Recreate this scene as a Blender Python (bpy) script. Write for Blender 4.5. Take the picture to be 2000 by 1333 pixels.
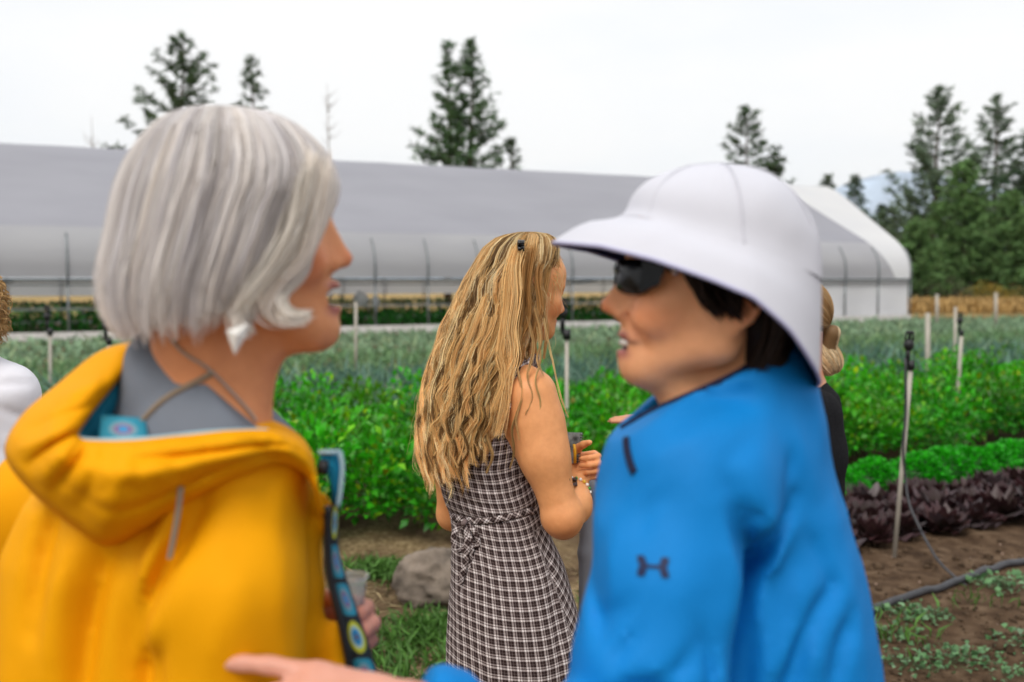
import bpy, math, random
import numpy as np
from mathutils import Vector, Matrix
RAD = math.radians
random.seed(7)
for _o in list(bpy.data.objects):
    bpy.data.objects.remove(_o)
SC = bpy.context.scene
COL = SC.collection

# ------------------------------------------------------------------ camera
CAM_Z = 1.55
FPX = 35.0 / 36.0 * 2000.0
PITCH = math.atan((666.5 - 545.0) / FPX)
cam_d = bpy.data.cameras.new('camera')
cam = bpy.data.objects.new('camera', cam_d)
COL.objects.link(cam)
cam.location = (0, 0, CAM_Z)
cam.rotation_euler = (math.pi / 2 - PITCH, 0, 0)
cam_d.lens = 35.0
cam_d.sensor_width = 36.0
cam_d.clip_start = 0.05
cam_d.clip_end = 30000
cam_d.dof.use_dof = True
cam_d.dof.focus_distance = 2.04
cam_d.dof.aperture_fstop = 3.1
SC.camera = cam

# ------------------------------------------------------------------ sky
SUN_EL, SUN_AZ = 52.0, 200.0      # azimuth clockwise from +Y (the view direction)
world = bpy.data.worlds.new('World')
SC.world = world
world.use_nodes = True
wn = world.node_tree
wn.nodes.clear()
out = wn.nodes.new('ShaderNodeOutputWorld')
bg = wn.nodes.new('ShaderNodeBackground')
sky = wn.nodes.new('ShaderNodeTexSky')
sky.sky_type = 'NISHITA'
sky.sun_disc = False
sky.sun_elevation = RAD(SUN_EL)
sky.sun_rotation = RAD(SUN_AZ)
sky.air_density = 1.0
sky.dust_density = 2.0
tc = wn.nodes.new('ShaderNodeTexCoord')
mp = wn.nodes.new('ShaderNodeMapping')
mp.inputs['Scale'].default_value = (1.0, 1.0, 3.2)
nz = wn.nodes.new('ShaderNodeTexNoise')
nz.inputs['Scale'].default_value = 1.7
nz.inputs['Detail'].default_value = 5
nz.inputs['Roughness'].default_value = 0.5
rp = wn.nodes.new('ShaderNodeValToRGB')
rp.color_ramp.elements[0].position = 0.34
rp.color_ramp.elements[0].color = (6.7, 7.05, 7.5, 1)
rp.color_ramp.elements[1].position = 0.62
rp.color_ramp.elements[1].color = (7.75, 7.7, 7.6, 1)
mx = wn.nodes.new('ShaderNodeMix')
mx.data_type = 'RGBA'
mx.inputs[0].default_value = 0.94          # closed cloud cover with a little clear sky behind it
wn.links.new(tc.outputs['Generated'], mp.inputs['Vector'])
wn.links.new(mp.outputs[0], nz.inputs['Vector'])
wn.links.new(nz.outputs['Fac'], rp.inputs['Fac'])
wn.links.new(sky.outputs[0], mx.inputs[6])
wn.links.new(rp.outputs[0], mx.inputs[7])
wn.links.new(mx.outputs[2], bg.inputs['Color'])
bg.inputs['Strength'].default_value = 0.1
wn.links.new(bg.outputs[0], out.inputs['Surface'])

sun_d = bpy.data.lights.new('sun', 'SUN')
sun_d.energy = 1.5
sun_d.angle = RAD(25)
sun_d.color = (1.0, 0.95, 0.88)
sun = bpy.data.objects.new('sun', sun_d)
COL.objects.link(sun)
_az, _el = RAD(SUN_AZ), RAD(SUN_EL)
sdir = Vector((math.sin(_az) * math.cos(_el), math.cos(_az) * math.cos(_el), math.sin(_el)))
sun.rotation_euler = sdir.to_track_quat('Z', 'Y').to_euler()
sun.location = (0, -5, 20)

SC.view_settings.view_transform = 'Standard'
SC.view_settings.look = 'None'
SC.view_settings.exposure = 0.52
SC.view_settings.gamma = 1.0
SC.cycles.use_denoising = True
SC.cycles.max_bounces = 8
SC.cycles.transparent_max_bounces = 16
try:
    SC.cycles.sample_clamp_indirect = 6.0
except Exception:
    pass

# ------------------------------------------------------------------ helpers
_cp, _sp = math.cos(PITCH), math.sin(PITCH)
def W(px, py, D):
    """point of the place seen at photo pixel (px,py) of the 2000x1333 frame, D metres ahead"""
    x = (px - 1000.0) / FPX
    y = (666.5 - py) / FPX
    d = np.array([x, y * _sp + _cp, y * _cp - _sp])
    return np.array([0, 0, CAM_Z]) + d * (D / d[1])

def XP(px, D):
    return (np.asarray(px, float) - 1000.0) / FPX * D

def link(o, parent=None):
    COL.objects.link(o)
    if parent is not None:
        o.parent = parent
    return o

def tag(o, label=None, cat=None, group=None, kind=None):
    if label: o['label'] = label
    if cat: o['category'] = cat
    if group: o['group'] = group
    if kind: o['kind'] = kind
    return o

def empty(name, loc):
    o = bpy.data.objects.new(name, None)
    o.location = loc
    o.empty_display_size = 0.05
    COL.objects.link(o)
    return o

def origin_of(p):
    v = Vector((0, 0, 0))
    while p is not None:
        v += p.location
        p = p.parent
    return np.array(v)

def mesh_data(name, V, Fc, mat, smooth=True, cols=None, uvs=None):
    V = np.asarray(V, dtype=np.float32)
    Fc = np.asarray(Fc, dtype=np.int32)
    me = bpy.data.meshes.new(name)
    k = Fc.shape[1]
    me.vertices.add(len(V))
    me.vertices.foreach_set('co', V.ravel())
    me.loops.add(Fc.size)
    me.loops.foreach_set('vertex_index', Fc.ravel())
    me.polygons.add(len(Fc))
    me.polygons.foreach_set('loop_start', np.arange(0, Fc.size, k, dtype=np.int32))
    me.polygons.foreach_set('use_smooth', np.full(len(Fc), bool(smooth)))
    me.update(calc_edges=True)
    if cols is not None:
        c = np.ones((len(V), 4), dtype=np.float32)
        c[:, :3] = cols
        a = me.color_attributes.new('Col', 'FLOAT_COLOR', 'POINT')
        a.data.foreach_set('color', c.ravel())
    if uvs is not None:
        u = me.uv_layers.new(name='UV')
        u.data.foreach_set('uv', np.asarray(uvs, dtype=np.float32)[Fc.ravel()].ravel())
    if mat is not None:
        me.materials.append(mat)
    return me

def mk(name, V, Fc, mat, parent=None, smooth=True, cols=None, uvs=None, loc=None):
    """one mesh object from world-space vertices"""
    V = np.asarray(V, dtype=np.float64)
    org = origin_of(parent) if parent is not None else np.zeros(3)
    o = bpy.data.objects.new(name, None) if False else None
    l = np.zeros(3) if loc is None else np.asarray(loc, float) - org
    me = mesh_data(name, V - org - l, Fc, mat, smooth, cols, uvs)
    o = bpy.data.objects.new(name, me)
    o.location = l
    return link(o, parent)

class MB:
    """collects quads; a triangle repeats its last corner index and is stored as a degenerate-free tri list"""
    def __init__(s): s.V = []; s.F = []; s.C = []; s.n = 0
    def add(s, V, F, c=None):
        V = np.asarray(V, float); F = np.asarray(F, int)
        if F.shape[1] == 4:
            F = np.concatenate([F[:, [0, 1, 2]], F[:, [0, 2, 3]]])
        s.V.append(V); s.F.append(F + s.n); s.n += len(V)
        if c is not None:
            c = np.asarray(c, float)
            s.C.append(np.broadcast_to(c, (len(V), 3)))
        return s
    def box(s, a, b, c=None):
        x0, y0, z0 = a; x1, y1, z1 = b
        V = [(x0,y0,z0),(x1,y0,z0),(x1,y1,z0),(x0,y1,z0),(x0,y0,z1),(x1,y0,z1),(x1,y1,z1),(x0,y1,z1)]
        F = [(0,3,2,1),(4,5,6,7),(0,1,5,4),(1,2,6,5),(2,3,7,6),(3,0,4,7)]
        return s.add(V, F, c)
    def obox(s, o, ax, ay, az, c=None):
        """box from corner o along three edge vectors"""
        o, ax, ay, az = map(lambda q: np.asarray(q, float), (o, ax, ay, az))
        V = [o, o+ax, o+ax+ay, o+ay, o+az, o+ax+az, o+ax+ay+az, o+ay+az]
        F = [(0,3,2,1),(4,5,6,7),(0,1,5,4),(1,2,6,5),(2,3,7,6),(3,0,4,7)]
        return s.add(V, F, c)
    def tube(s, P, r, sides=8, c=None, cap=True):
        V, F = tube_mesh(P, r, sides, cap)
        return s.add(V, F, c)
    def build(s, name, mat, parent=None, smooth=True, loc=None):
        V = np.concatenate(s.V); F = np.concatenate(s.F)
        C = np.concatenate(s.C) if s.C and sum(map(len, s.C)) == len(V) else None
        return mk(name, V, F, mat, parent, smooth, C, None, loc)

def frames_for(P):
    P = np.asarray(P, float)
    T = np.gradient(P, axis=0)
    T /= np.linalg.norm(T, axis=1, keepdims=True) + 1e-12
    ref = np.array([0, 0, 1.0]) if abs(T[0, 2]) < 0.9 else np.array([1.0, 0, 0])
    N = np.cross(T, ref)
    bad = np.linalg.norm(N, axis=1) < 1e-3
    N[bad] = np.cross(T[bad], np.array([0.3, 1.0, 0.1]))
    N /= np.linalg.norm(N, axis=1, keepdims=True)
    # keep consistent orientation
    for i in range(1, len(N)):
        n = N[i - 1] - T[i] * np.dot(N[i - 1], T[i])
        L = np.linalg.norm(n)
        if L > 1e-6:
            N[i] = n / L
    B = np.cross(T, N)
    return T, N, B

def tube_mesh(P, r, sides=8, cap=True):
    P = np.asarray(P, float)
    n = len(P)
    r = np.broadcast_to(np.asarray(r, float), (n,))
    T, N, B = frames_for(P)
    a = np.arange(sides) * 2 * math.pi / sides
    V = P[:, None, :] + r[:, None, None] * (np.cos(a)[None, :, None] * N[:, None, :] + np.sin(a)[None, :, None] * B[:, None, :])
    V = V.reshape(-1, 3)
    i = np.arange(n - 1)[:, None] * sides
    j = np.arange(sides)[None, :]
    j2 = (j + 1) % sides
    F = np.stack([i + j, i + j2, i + sides + j2, i + sides + j], -1).reshape(-1, 4)
    F = np.concatenate([F[:, [0, 1, 2]], F[:, [0, 2, 3]]])
    if cap:
        V = np.concatenate([V, P[:1], P[-1:]])
        c0, c1 = n * sides, n * sides + 1
        jj = np.arange(sides)
        F = np.concatenate([F, np.stack([np.full(sides, c0), (jj + 1) % sides, jj], -1),
                            np.stack([np.full(sides, c1), (n - 1) * sides + jj, (n - 1) * sides + (jj + 1) % sides], -1)])
    return V, F

def spline(P, n):
    """Catmull-Rom through points, n samples"""
    P = np.asarray(P, float)
    m = len(P)
    Q = np.concatenate([2 * P[:1] - P[1:2], P, 2 * P[-1:] - P[-2:-1]])
    t = np.linspace(0, m - 1 - 1e-9, n)
    i = t.astype(int); u = (t - i)[:, None]
    p0, p1, p2, p3 = Q[i], Q[i + 1], Q[i + 2], Q[i + 3]
    return 0.5 * (2*p1 + (p2 - p0)*u + (2*p0 - 5*p1 + 4*p2 - p3)*u**2 + (3*p1 - p0 - 3*p2 + p3)*u**3)

# value noise on arrays
_rng0 = np.random.default_rng(11)
_NT = _rng0.random((64, 64, 64)).astype(np.float32)
def vnoise(P, scale=1.0, seed=0):
    P = np.asarray(P, float) * scale + seed * 7.31 + 100.0
    i = np.floor(P).astype(int); f = P - i
    f = f * f * (3 - 2 * f)
    def g(a, b, c): return _NT[(i[..., 0] + a) % 64, (i[..., 1] + b) % 64, (i[..., 2] + c) % 64]
    x, y, z = f[..., 0], f[..., 1], f[..., 2]
    c00 = g(0,0,0)*(1-x)+g(1,0,0)*x; c10 = g(0,1,0)*(1-x)+g(1,1,0)*x
    c01 = g(0,0,1)*(1-x)+g(1,0,1)*x; c11 = g(0,1,1)*(1-x)+g(1,1,1)*x
    return ((c00*(1-y)+c10*y)*(1-z)+(c01*(1-y)+c11*y)*z) * 2 - 1

# ------------------------------------------------------------------ materials
def mat_new(name):
    m = bpy.data.materials.new(name)
    m.use_nodes = True
    nt = m.node_tree
    return m, nt, nt.nodes['Principled BSDF']

def pmat(name, col, rough=0.6, noise=0.0, nscale=20.0, bump=0.0, bscale=60.0, attr=False, spec=0.3,
         sss=0.0, transl=0.0, metal=0.0, detail=4.0, sheen=0.0):
    """principled material: base colour, mottled by a noise, optional vertex colours, bump, translucency"""
    m, nt, b = mat_new(name)
    L = nt.links.new
    b.inputs['Roughness'].default_value = rough
    b.inputs['Specular IOR Level'].default_value = spec
    b.inputs['Metallic'].default_value = metal
    c_out = None
    if attr:
        a = nt.nodes.new('ShaderNodeVertexColor'); a.layer_name = 'Col'
        c_out = a.outputs['Color']
    else:
        rgb = nt.nodes.new('ShaderNodeRGB'); rgb.outputs[0].default_value = (*col, 1)
        c_out = rgb.outputs[0]
    tcx = nt.nodes.new('ShaderNodeTexCoord')
    if noise > 0:
        n = nt.nodes.new('ShaderNodeTexNoise')
        n.inputs['Scale'].default_value = nscale
        n.inputs['Detail'].default_value = detail
        L(tcx.outputs['Object'], n.inputs['Vector'])
        mr = nt.nodes.new('ShaderNodeMapRange')
        mr.inputs['From Min'].default_value = 0.3; mr.inputs['From Max'].default_value = 0.7
        mr.inputs['To Min'].default_value = 1 - noise; mr.inputs['To Max'].default_value = 1 + noise
        L(n.outputs['Fac'], mr.inputs['Value'])
        mul = nt.nodes.new('ShaderNodeMix'); mul.data_type = 'RGBA'; mul.blend_type = 'MULTIPLY'
        mul.inputs[0].default_value = 1.0
        L(c_out, mul.inputs[6]); L(mr.outputs[0], mul.inputs[7])
        c_out = mul.outputs[2]
    L(c_out, b.inputs['Base Color'])
    if bump > 0:
        n2 = nt.nodes.new('ShaderNodeTexNoise')
        n2.inputs['Scale'].default_value = bscale
        n2.inputs['Detail'].default_value = 5
        L(tcx.outputs['Object'], n2.inputs['Vector'])
        bp = nt.nodes.new('ShaderNodeBump')
        bp.inputs['Strength'].default_value = bump
        bp.inputs['Distance'].default_value = 0.01
        L(n2.outputs['Fac'], bp.inputs['Height'])
        L(bp.outputs[0], b.inputs['Normal'])
    if sss > 0:
        b.inputs['Subsurface Weight'].default_value = sss
        b.inputs['Subsurface Radius'].default_value = (0.012, 0.005, 0.003)
        b.inputs['Subsurface Scale'].default_value = 0.6
    if sheen > 0:
        b.inputs['Sheen Weight'].default_value = sheen
    if transl > 0:
        t = nt.nodes.new('ShaderNodeBsdfTranslucent')
        L(c_out, t.inputs['Color'])
        ms = nt.nodes.new('ShaderNodeMixShader')
        ms.inputs[0].default_value = transl
        o = nt.nodes['Material Output']
        L(b.outputs[0], ms.inputs[1]); L(t.outputs[0], ms.inputs[2]); L(ms.outputs[0], o.inputs['Surface'])
    return m

M = {}
# ================================================================== ground
def ground_height(X, Y):
    P = np.stack([X, Y, np.zeros_like(X)], -1)
    near = np.clip(1 - (np.hypot(X, Y - 4) - 7) / 6, 0, 1)
    h = 0.022 * vnoise(P, 1.6, 1) + 0.014 * vnoise(P, 5, 2) + 0.009 * vnoise(P, 13, 3)
    return h * near - 0.02 * (1 - near)

def ground_mat():
    m, nt, b = mat_new('soil')
    L = nt.links.new
    tcx = nt.nodes.new('ShaderNodeTexCoord')
    def noise(scale, det=6):
        n = nt.nodes.new('ShaderNodeTexNoise'); n.inputs['Scale'].default_value = scale
        n.inputs['Detail'].default_value = det; L(tcx.outputs['Object'], n.inputs['Vector']); return n.outputs['Fac']
    def ramp(f, stops):
        r = nt.nodes.new('ShaderNodeValToRGB'); cr = r.color_ramp
        while len(cr.elements) < len(stops): cr.elements.new(0.5)
        for e, (p, c) in zip(cr.elements, stops): e.position = p; e.color = (*c, 1)
        L(f, r.inputs['Fac']); return r.outputs[0]
    soil = ramp(noise(9), [(0.3, (0.040, 0.023, 0.013)), (0.5, (0.085, 0.052, 0.030)), (0.72, (0.15, 0.10, 0.062))])
    straw = ramp(noise(38), [(0.3, (0.10, 0.07, 0.03)), (0.52, (0.23, 0.16, 0.085)), (0.75, (0.42, 0.33, 0.19))])
    sep = nt.nodes.new('ShaderNodeSeparateXYZ'); L(tcx.outputs['Object'], sep.inputs[0])
    # straw mulch lies on the path left of the beds
    mr = nt.nodes.new('ShaderNodeMapRange'); mr.inputs['From Min'].default_value = 1.15; mr.inputs['From Max'].default_value = 0.2
    L(sep.outputs['X'], mr.inputs['Value'])
    mm = nt.nodes.new('ShaderNodeMath'); mm.operation = 'MULTIPLY'
    mr2 = nt.nodes.new('ShaderNodeMapRange'); mr2.inputs['From Min'].default_value = 0.44; mr2.inputs['From Max'].default_value = 0.6
    L(noise(1.7, 4), mr2.inputs['Value'])
    L(mr.outputs[0], mm.inputs[0]); L(mr2.outputs[0], mm.inputs[1])
    mix1 = nt.nodes.new('ShaderNodeMix'); mix1.data_type = 'RGBA'
    L(mm.outputs[0], mix1.inputs[0]); L(soil, mix1.inputs[6]); L(straw, mix1.inputs[7])
    # dry pasture beyond the beds
    dry = ramp(noise(0.35), [(0.3, (0.20, 0.15, 0.06)), (0.55, (0.36, 0.25, 0.10)), (0.75, (0.46, 0.30, 0.13))])
    mr3 = nt.nodes.new('ShaderNodeMapRange'); mr3.inputs['From Min'].default_value = 38; mr3.inputs['From Max'].default_value = 44
    L(sep.outputs['Y'], mr3.inputs['Value'])
    mix2 = nt.nodes.new('ShaderNodeMix'); mix2.data_type = 'RGBA'
    L(mr3.outputs[0], mix2.inputs[0]); L(mix1.outputs[2], mix2.inputs[6]); L(dry, mix2.inputs[7])
    L(mix2.outputs[2], b.inputs['Base Color'])
    b.inputs['Roughness'].default_value = 0.95
    b.inputs['Specular IOR Level'].default_value = 0.1
    bp = nt.nodes.new('ShaderNodeBump'); bp.inputs['Strength'].default_value = 0.7; bp.inputs['Distance'].default_value = 0.02
    L(noise(45), bp.inputs['Height']); L(bp.outputs[0], b.inputs['Normal'])
    return m

xs = np.concatenate([-np.geomspace(9000, 6.3, 26), np.arange(-6, 7.01, 0.08), np.geomspace(7.3, 9000, 26)])
ys = np.concatenate([-np.geomspace(3000, 1.3, 20), np.arange(-1, 11.01, 0.08), np.geomspace(11.3, 9000, 30)])
GX, GY = np.meshgrid(xs, ys)
GZ = ground_height(GX, GY)
nx, ny = len(xs), len(ys)
ii = (np.arange(ny - 1)[:, None] * nx + np.arange(nx - 1)[None, :]).ravel()
tag(mk('ground', np.stack([GX, GY, GZ], -1).reshape(-1, 3), np.stack([ii, ii + 1, ii + nx + 1, ii + nx], -1), ground_mat()),
    'brown soil and dry straw ground of the farm field', 'ground', kind='structure')

# far mountain
def mountain():
    rng = np.random.default_rng(3)
    n, mrow = 60, 12
    V = []
    peak = W(1775, 338, 6000); 
    for j in range(mrow):
        f = j / (mrow - 1)
        for i in range(n):
            x = -3500 + 9000 * i / (n - 1) 
            prof = 640 * math.exp(-((x - peak[0]) / 1100) ** 2) + 300 * math.exp(-((x - 4300) / 900) ** 2) + 120 * math.exp(-((x + 800) / 900) ** 2)
            z = prof * math.sin(f * math.pi) ** 0.9 - 20
            V.append((x, 5300 + 1500 * f, z))
    V = np.array(V)
    V[:, 2] += 35 * vnoise(V, 1 / 300.0, 4) * (V[:, 2] > 10)
    k = (np.arange(mrow - 1)[:, None] * n + np.arange(n - 1)[None, :]).ravel()
    mm = pmat('mountain_hazed', (0.36, 0.43, 0.52), 0.95, noise=0.35, nscale=0.004, spec=0.0)  # pale blue of the distance haze is mixed into the rock colour
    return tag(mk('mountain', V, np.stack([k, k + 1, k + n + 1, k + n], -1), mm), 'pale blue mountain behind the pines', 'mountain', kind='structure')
mountain()

# ================================================================== greenhouse
GH_A = np.array([0.9036, 0.4283, 0.0])      # along the house
GH_N = np.array([-0.4283, 0.9036, 0.0])     # across it, away from the beds
GH_O = np.array([14.9, 37.3, 0.0])          # near corner at its far (right hand) end
GH_W = 9.0
M['shade'] = None
def sheet_mat(name, col, transl, rough, stripe=0.0, col2=None):
    m, nt, b = mat_new(name)
    L = nt.links.new
    b.inputs['Roughness'].default_value = rough
    b.inputs['Specular IOR Level'].default_value = 0.35
    tcx = nt.nodes.new('ShaderNodeTexCoord')
    n = nt.nodes.new('ShaderNodeTexNoise'); n.inputs['Scale'].default_value = 0.5; n.inputs['Detail'].default_value = 4
    mpn = nt.nodes.new('ShaderNodeMapping'); mpn.inputs['Scale'].default_value = (0.5, 1, 3)
    mpn.inputs['Rotation'].default_value = (0, 0.5, -0.44)
    L(tcx.outputs['Object'], mpn.inputs[0]); L(mpn.outputs[0], n.inputs['Vector'])
    r = nt.nodes.new('ShaderNodeValToRGB')
    r.color_ramp.elements[0].position = 0.35; r.color_ramp.elements[1].position = 0.68
    r.color_ramp.elements[0].color = (*[c * 0.98 for c in col], 1); r.color_ramp.elements[1].color = (*(col2 or col), 1)
    L(n.outputs['Fac'], r.inputs['Fac']); L(r.outputs[0], b.inputs['Base Color'])
    w = nt.nodes.new('ShaderNodeBump'); w.inputs['Strength'].default_value = 0.12; w.inputs['Distance'].default_value = 0.15
    L(n.outputs['Fac'], w.inputs['Height']); L(w.outputs[0], b.inputs['Normal'])
    t = nt.nodes.new('ShaderNodeBsdfTranslucent'); L(r.outputs[0], t.inputs['Color'])
    ms = nt.nodes.new('ShaderNodeMixShader'); ms.inputs[0].default_value = transl
    L(b.outputs[0], ms.inputs[1]); L(t.outputs[0], ms.inputs[2])
    L(ms.outputs[0], nt.nodes['Material Output'].inputs['Surface'])
    return m
M['shade'] = sheet_mat('shade_cloth', (0.345, 0.345, 0.385), 0.22, 0.6, col2=(0.375, 0.375, 0.415))
M['shade_low'] = sheet_mat('shade_cloth_single', (0.50, 0.50, 0.53), 0.4, 0.55, col2=(0.54, 0.54, 0.56))
M['film'] = sheet_mat('white_poly_film', (0.82, 0.83, 0.86), 0.35, 0.35, col2=(0.86, 0.87, 0.88))
M['curtain'] = sheet_mat('curtain_film', (0.86, 0.86, 0.88), 0.62, 0.35, col2=(0.9, 0.9, 0.9))
M['steel'] = pmat('galvanised_steel', (0.22, 0.24, 0.25), 0.45, noise=0.25, nscale=8, metal=0.6)
M['darkpipe'] = pmat('dark_purlin', (0.12, 0.14, 0.15), 0.5, noise=0.2, nscale=6)
M['board'] = pmat('painted_board', (0.62, 0.60, 0.58), 0.7, noise=0.15, nscale=6)

gh_prof = spline([(0.0, 1.55), (0.03, 2.05), (0.22, 2.5), (0.62, 2.92), (1.2, 3.32), (2.1, 3.92), (3.1, 4.60), (3.9, 5.10), (4.5, 5.36)], 40)
gh_half = gh_prof
gh_full = np.concatenate([gh_half, np.stack([GH_W - gh_half[::-1][1:, 0], gh_half[::-1][1:, 1]], -1)])
GH_LEN = 52.0
def ghp(u, n, z):     # u metres back from the right-hand end
    return GH_O - GH_A * u + GH_N * n + np.array([0, 0, z])

gh = tag(empty('greenhouse', GH_O), 'long arched greenhouse under grey shade cloth with open sides', 'greenhouse')
def gh_sheet(name, prof, u0f, u1, mat, nu=60, lift=0.0):
    V = []
    for q, (n, z) in enumerate(prof):
        u0 = u0f(z)
        for u in np.linspace(0, 1, nu):
            uu = u0 + (u1 - u0) * u
            sag = -0.035 * abs(math.sin(uu * math.pi / 2.4)) ** 0.5 * (0.5 if z > 1.7 else 0)
            p = ghp(uu, n, z + sag + lift)
            V.append(p)
    m = len(prof)
    k = (np.arange(m - 1)[:, None] * nu + np.arange(nu - 1)[None, :]).ravel()
    return mk(name, np.array(V), np.stack([k, k + 1, k + nu + 1, k + nu], -1), mat, gh)
zsplit = 14
# shade cloth: double on the slope, single on the steep side; its hem runs up short of the end hoop
hem = lambda z: 0.75 + max(0, (z - 1.55)) * 0.62
gh_sheet('shade_cloth', np.concatenate([gh_half[zsplit:], np.stack([GH_W - gh_half[::-1][1:-1, 0], gh_half[::-1][1:-1, 1]], -1)]), hem, GH_LEN, M['shade'], 120, 0.03)
gh_sheet('side_cloth', gh_half[:zsplit + 1], hem, GH_LEN, M['shade_low'], 120, 0.03)
gh_sheet('plastic_film', gh_full, lambda z: 0.0, 6.0, M['film'], 30)
# side wall of film on the last bays, curtain on the far side
def gh_wall(name, n, z0, z1, ua, ub, mat, nu=40):
    V = []; zz = np.linspace(z0, z1, 5)
    for z in zz:
        for u in np.linspace(ua, ub, nu):
            V.append(ghp(u, n + 0.03 * math.sin(u * 3.1) * (z1 - z), z))
    k = (np.arange(4)[:, None] * nu + np.arange(nu - 1)[None, :]).ravel()
    return mk(name, np.array(V), np.stack([k, k + 1, k + nu + 1, k + nu], -1), mat, gh)
gh_wall('side_wall', 0.06, 0.12, 1.5, 0.05, 5.6, M['film'])
gh_wall('side_curtain', GH_W - 0.05, 0.98, 1.55, 0.0, GH_LEN, M['curtain'])
for u in np.arange(0, 46, 1.6):
    mb = MB(); mb.tube([ghp(u, n, z - 0.06) for n, z in gh_full[::2]], 0.03, 6)
    mb.build('hoop', M['steel'], gh)
    MB().tube([ghp(u, n - 0.035, z + 0.01) for n, z in gh_half[:13]], 0.024, 6).build('hoop_silhouette', M['steel'], gh)  # added outside the cloth to stand for hoop silhouettes showing through
    for n in (0.0, GH_W):
        MB().tube([ghp(u, n, -0.05), ghp(u, n, 1.56)], 0.032, 6).build('post', M['steel'], gh)
for n, z, r in ((-0.05, 1.53, 0.04), (GH_W + 0.05, 1.53, 0.04), (-0.03, 1.40, 0.022), (1.9, 3.7, 0.025), (4.5, 5.2, 0.03)):
    MB().tube([ghp(u, n, z) for u in np.linspace(0, GH_LEN, 12)], r, 6).build('purlin', M['darkpipe'], gh)
for k in range(13):
    u0 = k * 4.0
    mb = MB(); mb.obox(ghp(u0 + 0.01, -0.08, 0.0), -GH_A * 3.98, GH_N * 0.04, np.array([0, 0, 0.22])); mb.build('base_board', M['board'], gh, False)
# cross cables with a dark trellis wire, as seen under the eave
for u in (6.2, 13.5, 22.0, 30.0):
    MB().tube([ghp(u, 0.0, 1.50), ghp(u + 1.5, 0.1, 1.36), ghp(u + 3.4, 0.2, 1.25)], 0.03, 6).build('brace', M['darkpipe'], gh)

# potting benches inside the house
M['bench'] = pmat('bench_wood', (0.60, 0.64, 0.62), 0.8, noise=0.2, nscale=5)
M['leafy'] = pmat('leafy', (0.1, 0.2, 0.05), 0.55, attr=True, spec=0.3, transl=0.25)
def leaves(P, size, dirn, rng, cols, bend=0.35, width=0.55):
    """one bent leaf (two quads, pointed) per point of P; dirn = leaf axis"""
    n = len(P)
    size = np.broadcast_to(np.asarray(size, float), (n,))
    d = dirn / (np.linalg.norm(dirn, axis=1, keepdims=True) + 1e-9)
    s = np.cross(d, rng.normal(size=(n, 3)) * 0.5 + np.array([0, 0, 1.0]))
    s /= np.linalg.norm(s, axis=1, keepdims=True) + 1e-9
    up = np.cross(s, d)
    L = size[:, None]; Wd = L * width * 0.5
    a = P
    mid = P + d * L * 0.5 + up * L * bend * 0.25
    tip = P + d * L - up * L * bend * 0.3
    V = np.stack([a, mid - s * Wd + up * L * 0.06, mid, mid + s * Wd + up * L * 0.06, tip], 1).reshape(-1, 3)
    b = np.arange(n)[:, None] * 5
    F = np.concatenate([b + np.array([[0, 1, 2]]), b + np.array([[0, 2, 3]]), b + np.array([[1, 4, 2]]), b + np.array([[2, 4, 3]])])
    C = np.repeat(cols, 5, axis=0)
    return V, F, C

bench_rng = np.random.default_rng(5)
def bench(u0, n0, length, tray):
    root = tag(empty('potting_bench', ghp(u0, n0, 0)), None, 'bench', 'benches inside the greenhouse')
    for z in (0.70, 0.34):
        for k in range(3):
            mb = MB(); mb.obox(ghp(u0, n0 + k * 0.34, z), -GH_A * length, GH_N * 0.30, np.array([0, 0, 0.05])); mb.build('plank', M['bench'], root, False)
    for u in np.linspace(0.1, length - 0.1, 4):
        for q in (0.05, 0.9):
            MB().tube([ghp(u0 + u, n0 + q, -0.05), ghp(u0 + u, n0 + q, 0.7)], 0.03, 6).build('leg', M['steel'], root)
    n = 900
    P = np.stack([GH_O * 0 + ghp(u0 + a, n0 + b, 0.75 + 0.0) for a, b in zip(bench_rng.random(n) * length, bench_rng.random(n))])
    P[:, 2] += bench_rng.random(n) * 0.12
    dirn = bench_rng.normal(size=(n, 3)); dirn[:, 2] = abs(dirn[:, 2])
    c = np.array([0.05, 0.17, 0.06]) * (0.6 + 0.9 * bench_rng.random((n, 1))) + bench_rng.random((n, 1)) * np.array([0.05, 0.05, 0.03])
    V, F, C = leaves(P, 0.13, dirn, bench_rng, c)
    o = mk('seedlings', V, F, M['leafy'], root, True, C); o['kind'] = 'stuff'
    return root
k = 0
bl = ['greenhouse bench of green seedlings showing under the eave, between the hat and the blonde hair',
      'greenhouse bench of green seedlings seen between silver hair and blonde hair',
      'greenhouse bench of green seedlings hidden mostly behind the silver hair',
      'greenhouse bench of green seedlings at the far left of the photo']
for u0, L_ in ((9.0, 7.5), (17.5, 7.5), (26.0, 7.0), (34.0, 7.5)):
    b_ = bench(u0, 2.2, L_, k); b_['label'] = bl[k]; k += 1
# low green crop growing inside, and white sacks beside it
n = 14000
rr = np.random.default_rng(8)
uu = 7 + rr.random(n) * 42; nn = np.where(rr.random(n) < 0.5, 0.7 + rr.random(n) * 1.1, 4.6 + rr.random(n) * 3.4)
far = (rr.random(n) < .35) & (uu > 22); nn = np.where(far, 9.5 + rr.random(n) * 9, nn)
P = np.stack([ghp(a, b, 0.02) for a, b in zip(uu, nn)]); P[:, 2] += rr.random(n) * 0.45
dirn = rr.normal(size=(n, 3)); dirn[:, 2] = np.abs(dirn[:, 2]) + 0.3
c = np.array([0.03, 0.19, 0.02]) * (0.5 + 0.9 * rr.random((n, 1)))
V, F, C = leaves(P, 0.2, dirn, rr, c)
tag(mk('greenhouse_crop', V, F, M['leafy'], None, True, C), 'bright green crop growing in beds inside the greenhouse', 'crop', kind='stuff')

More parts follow.
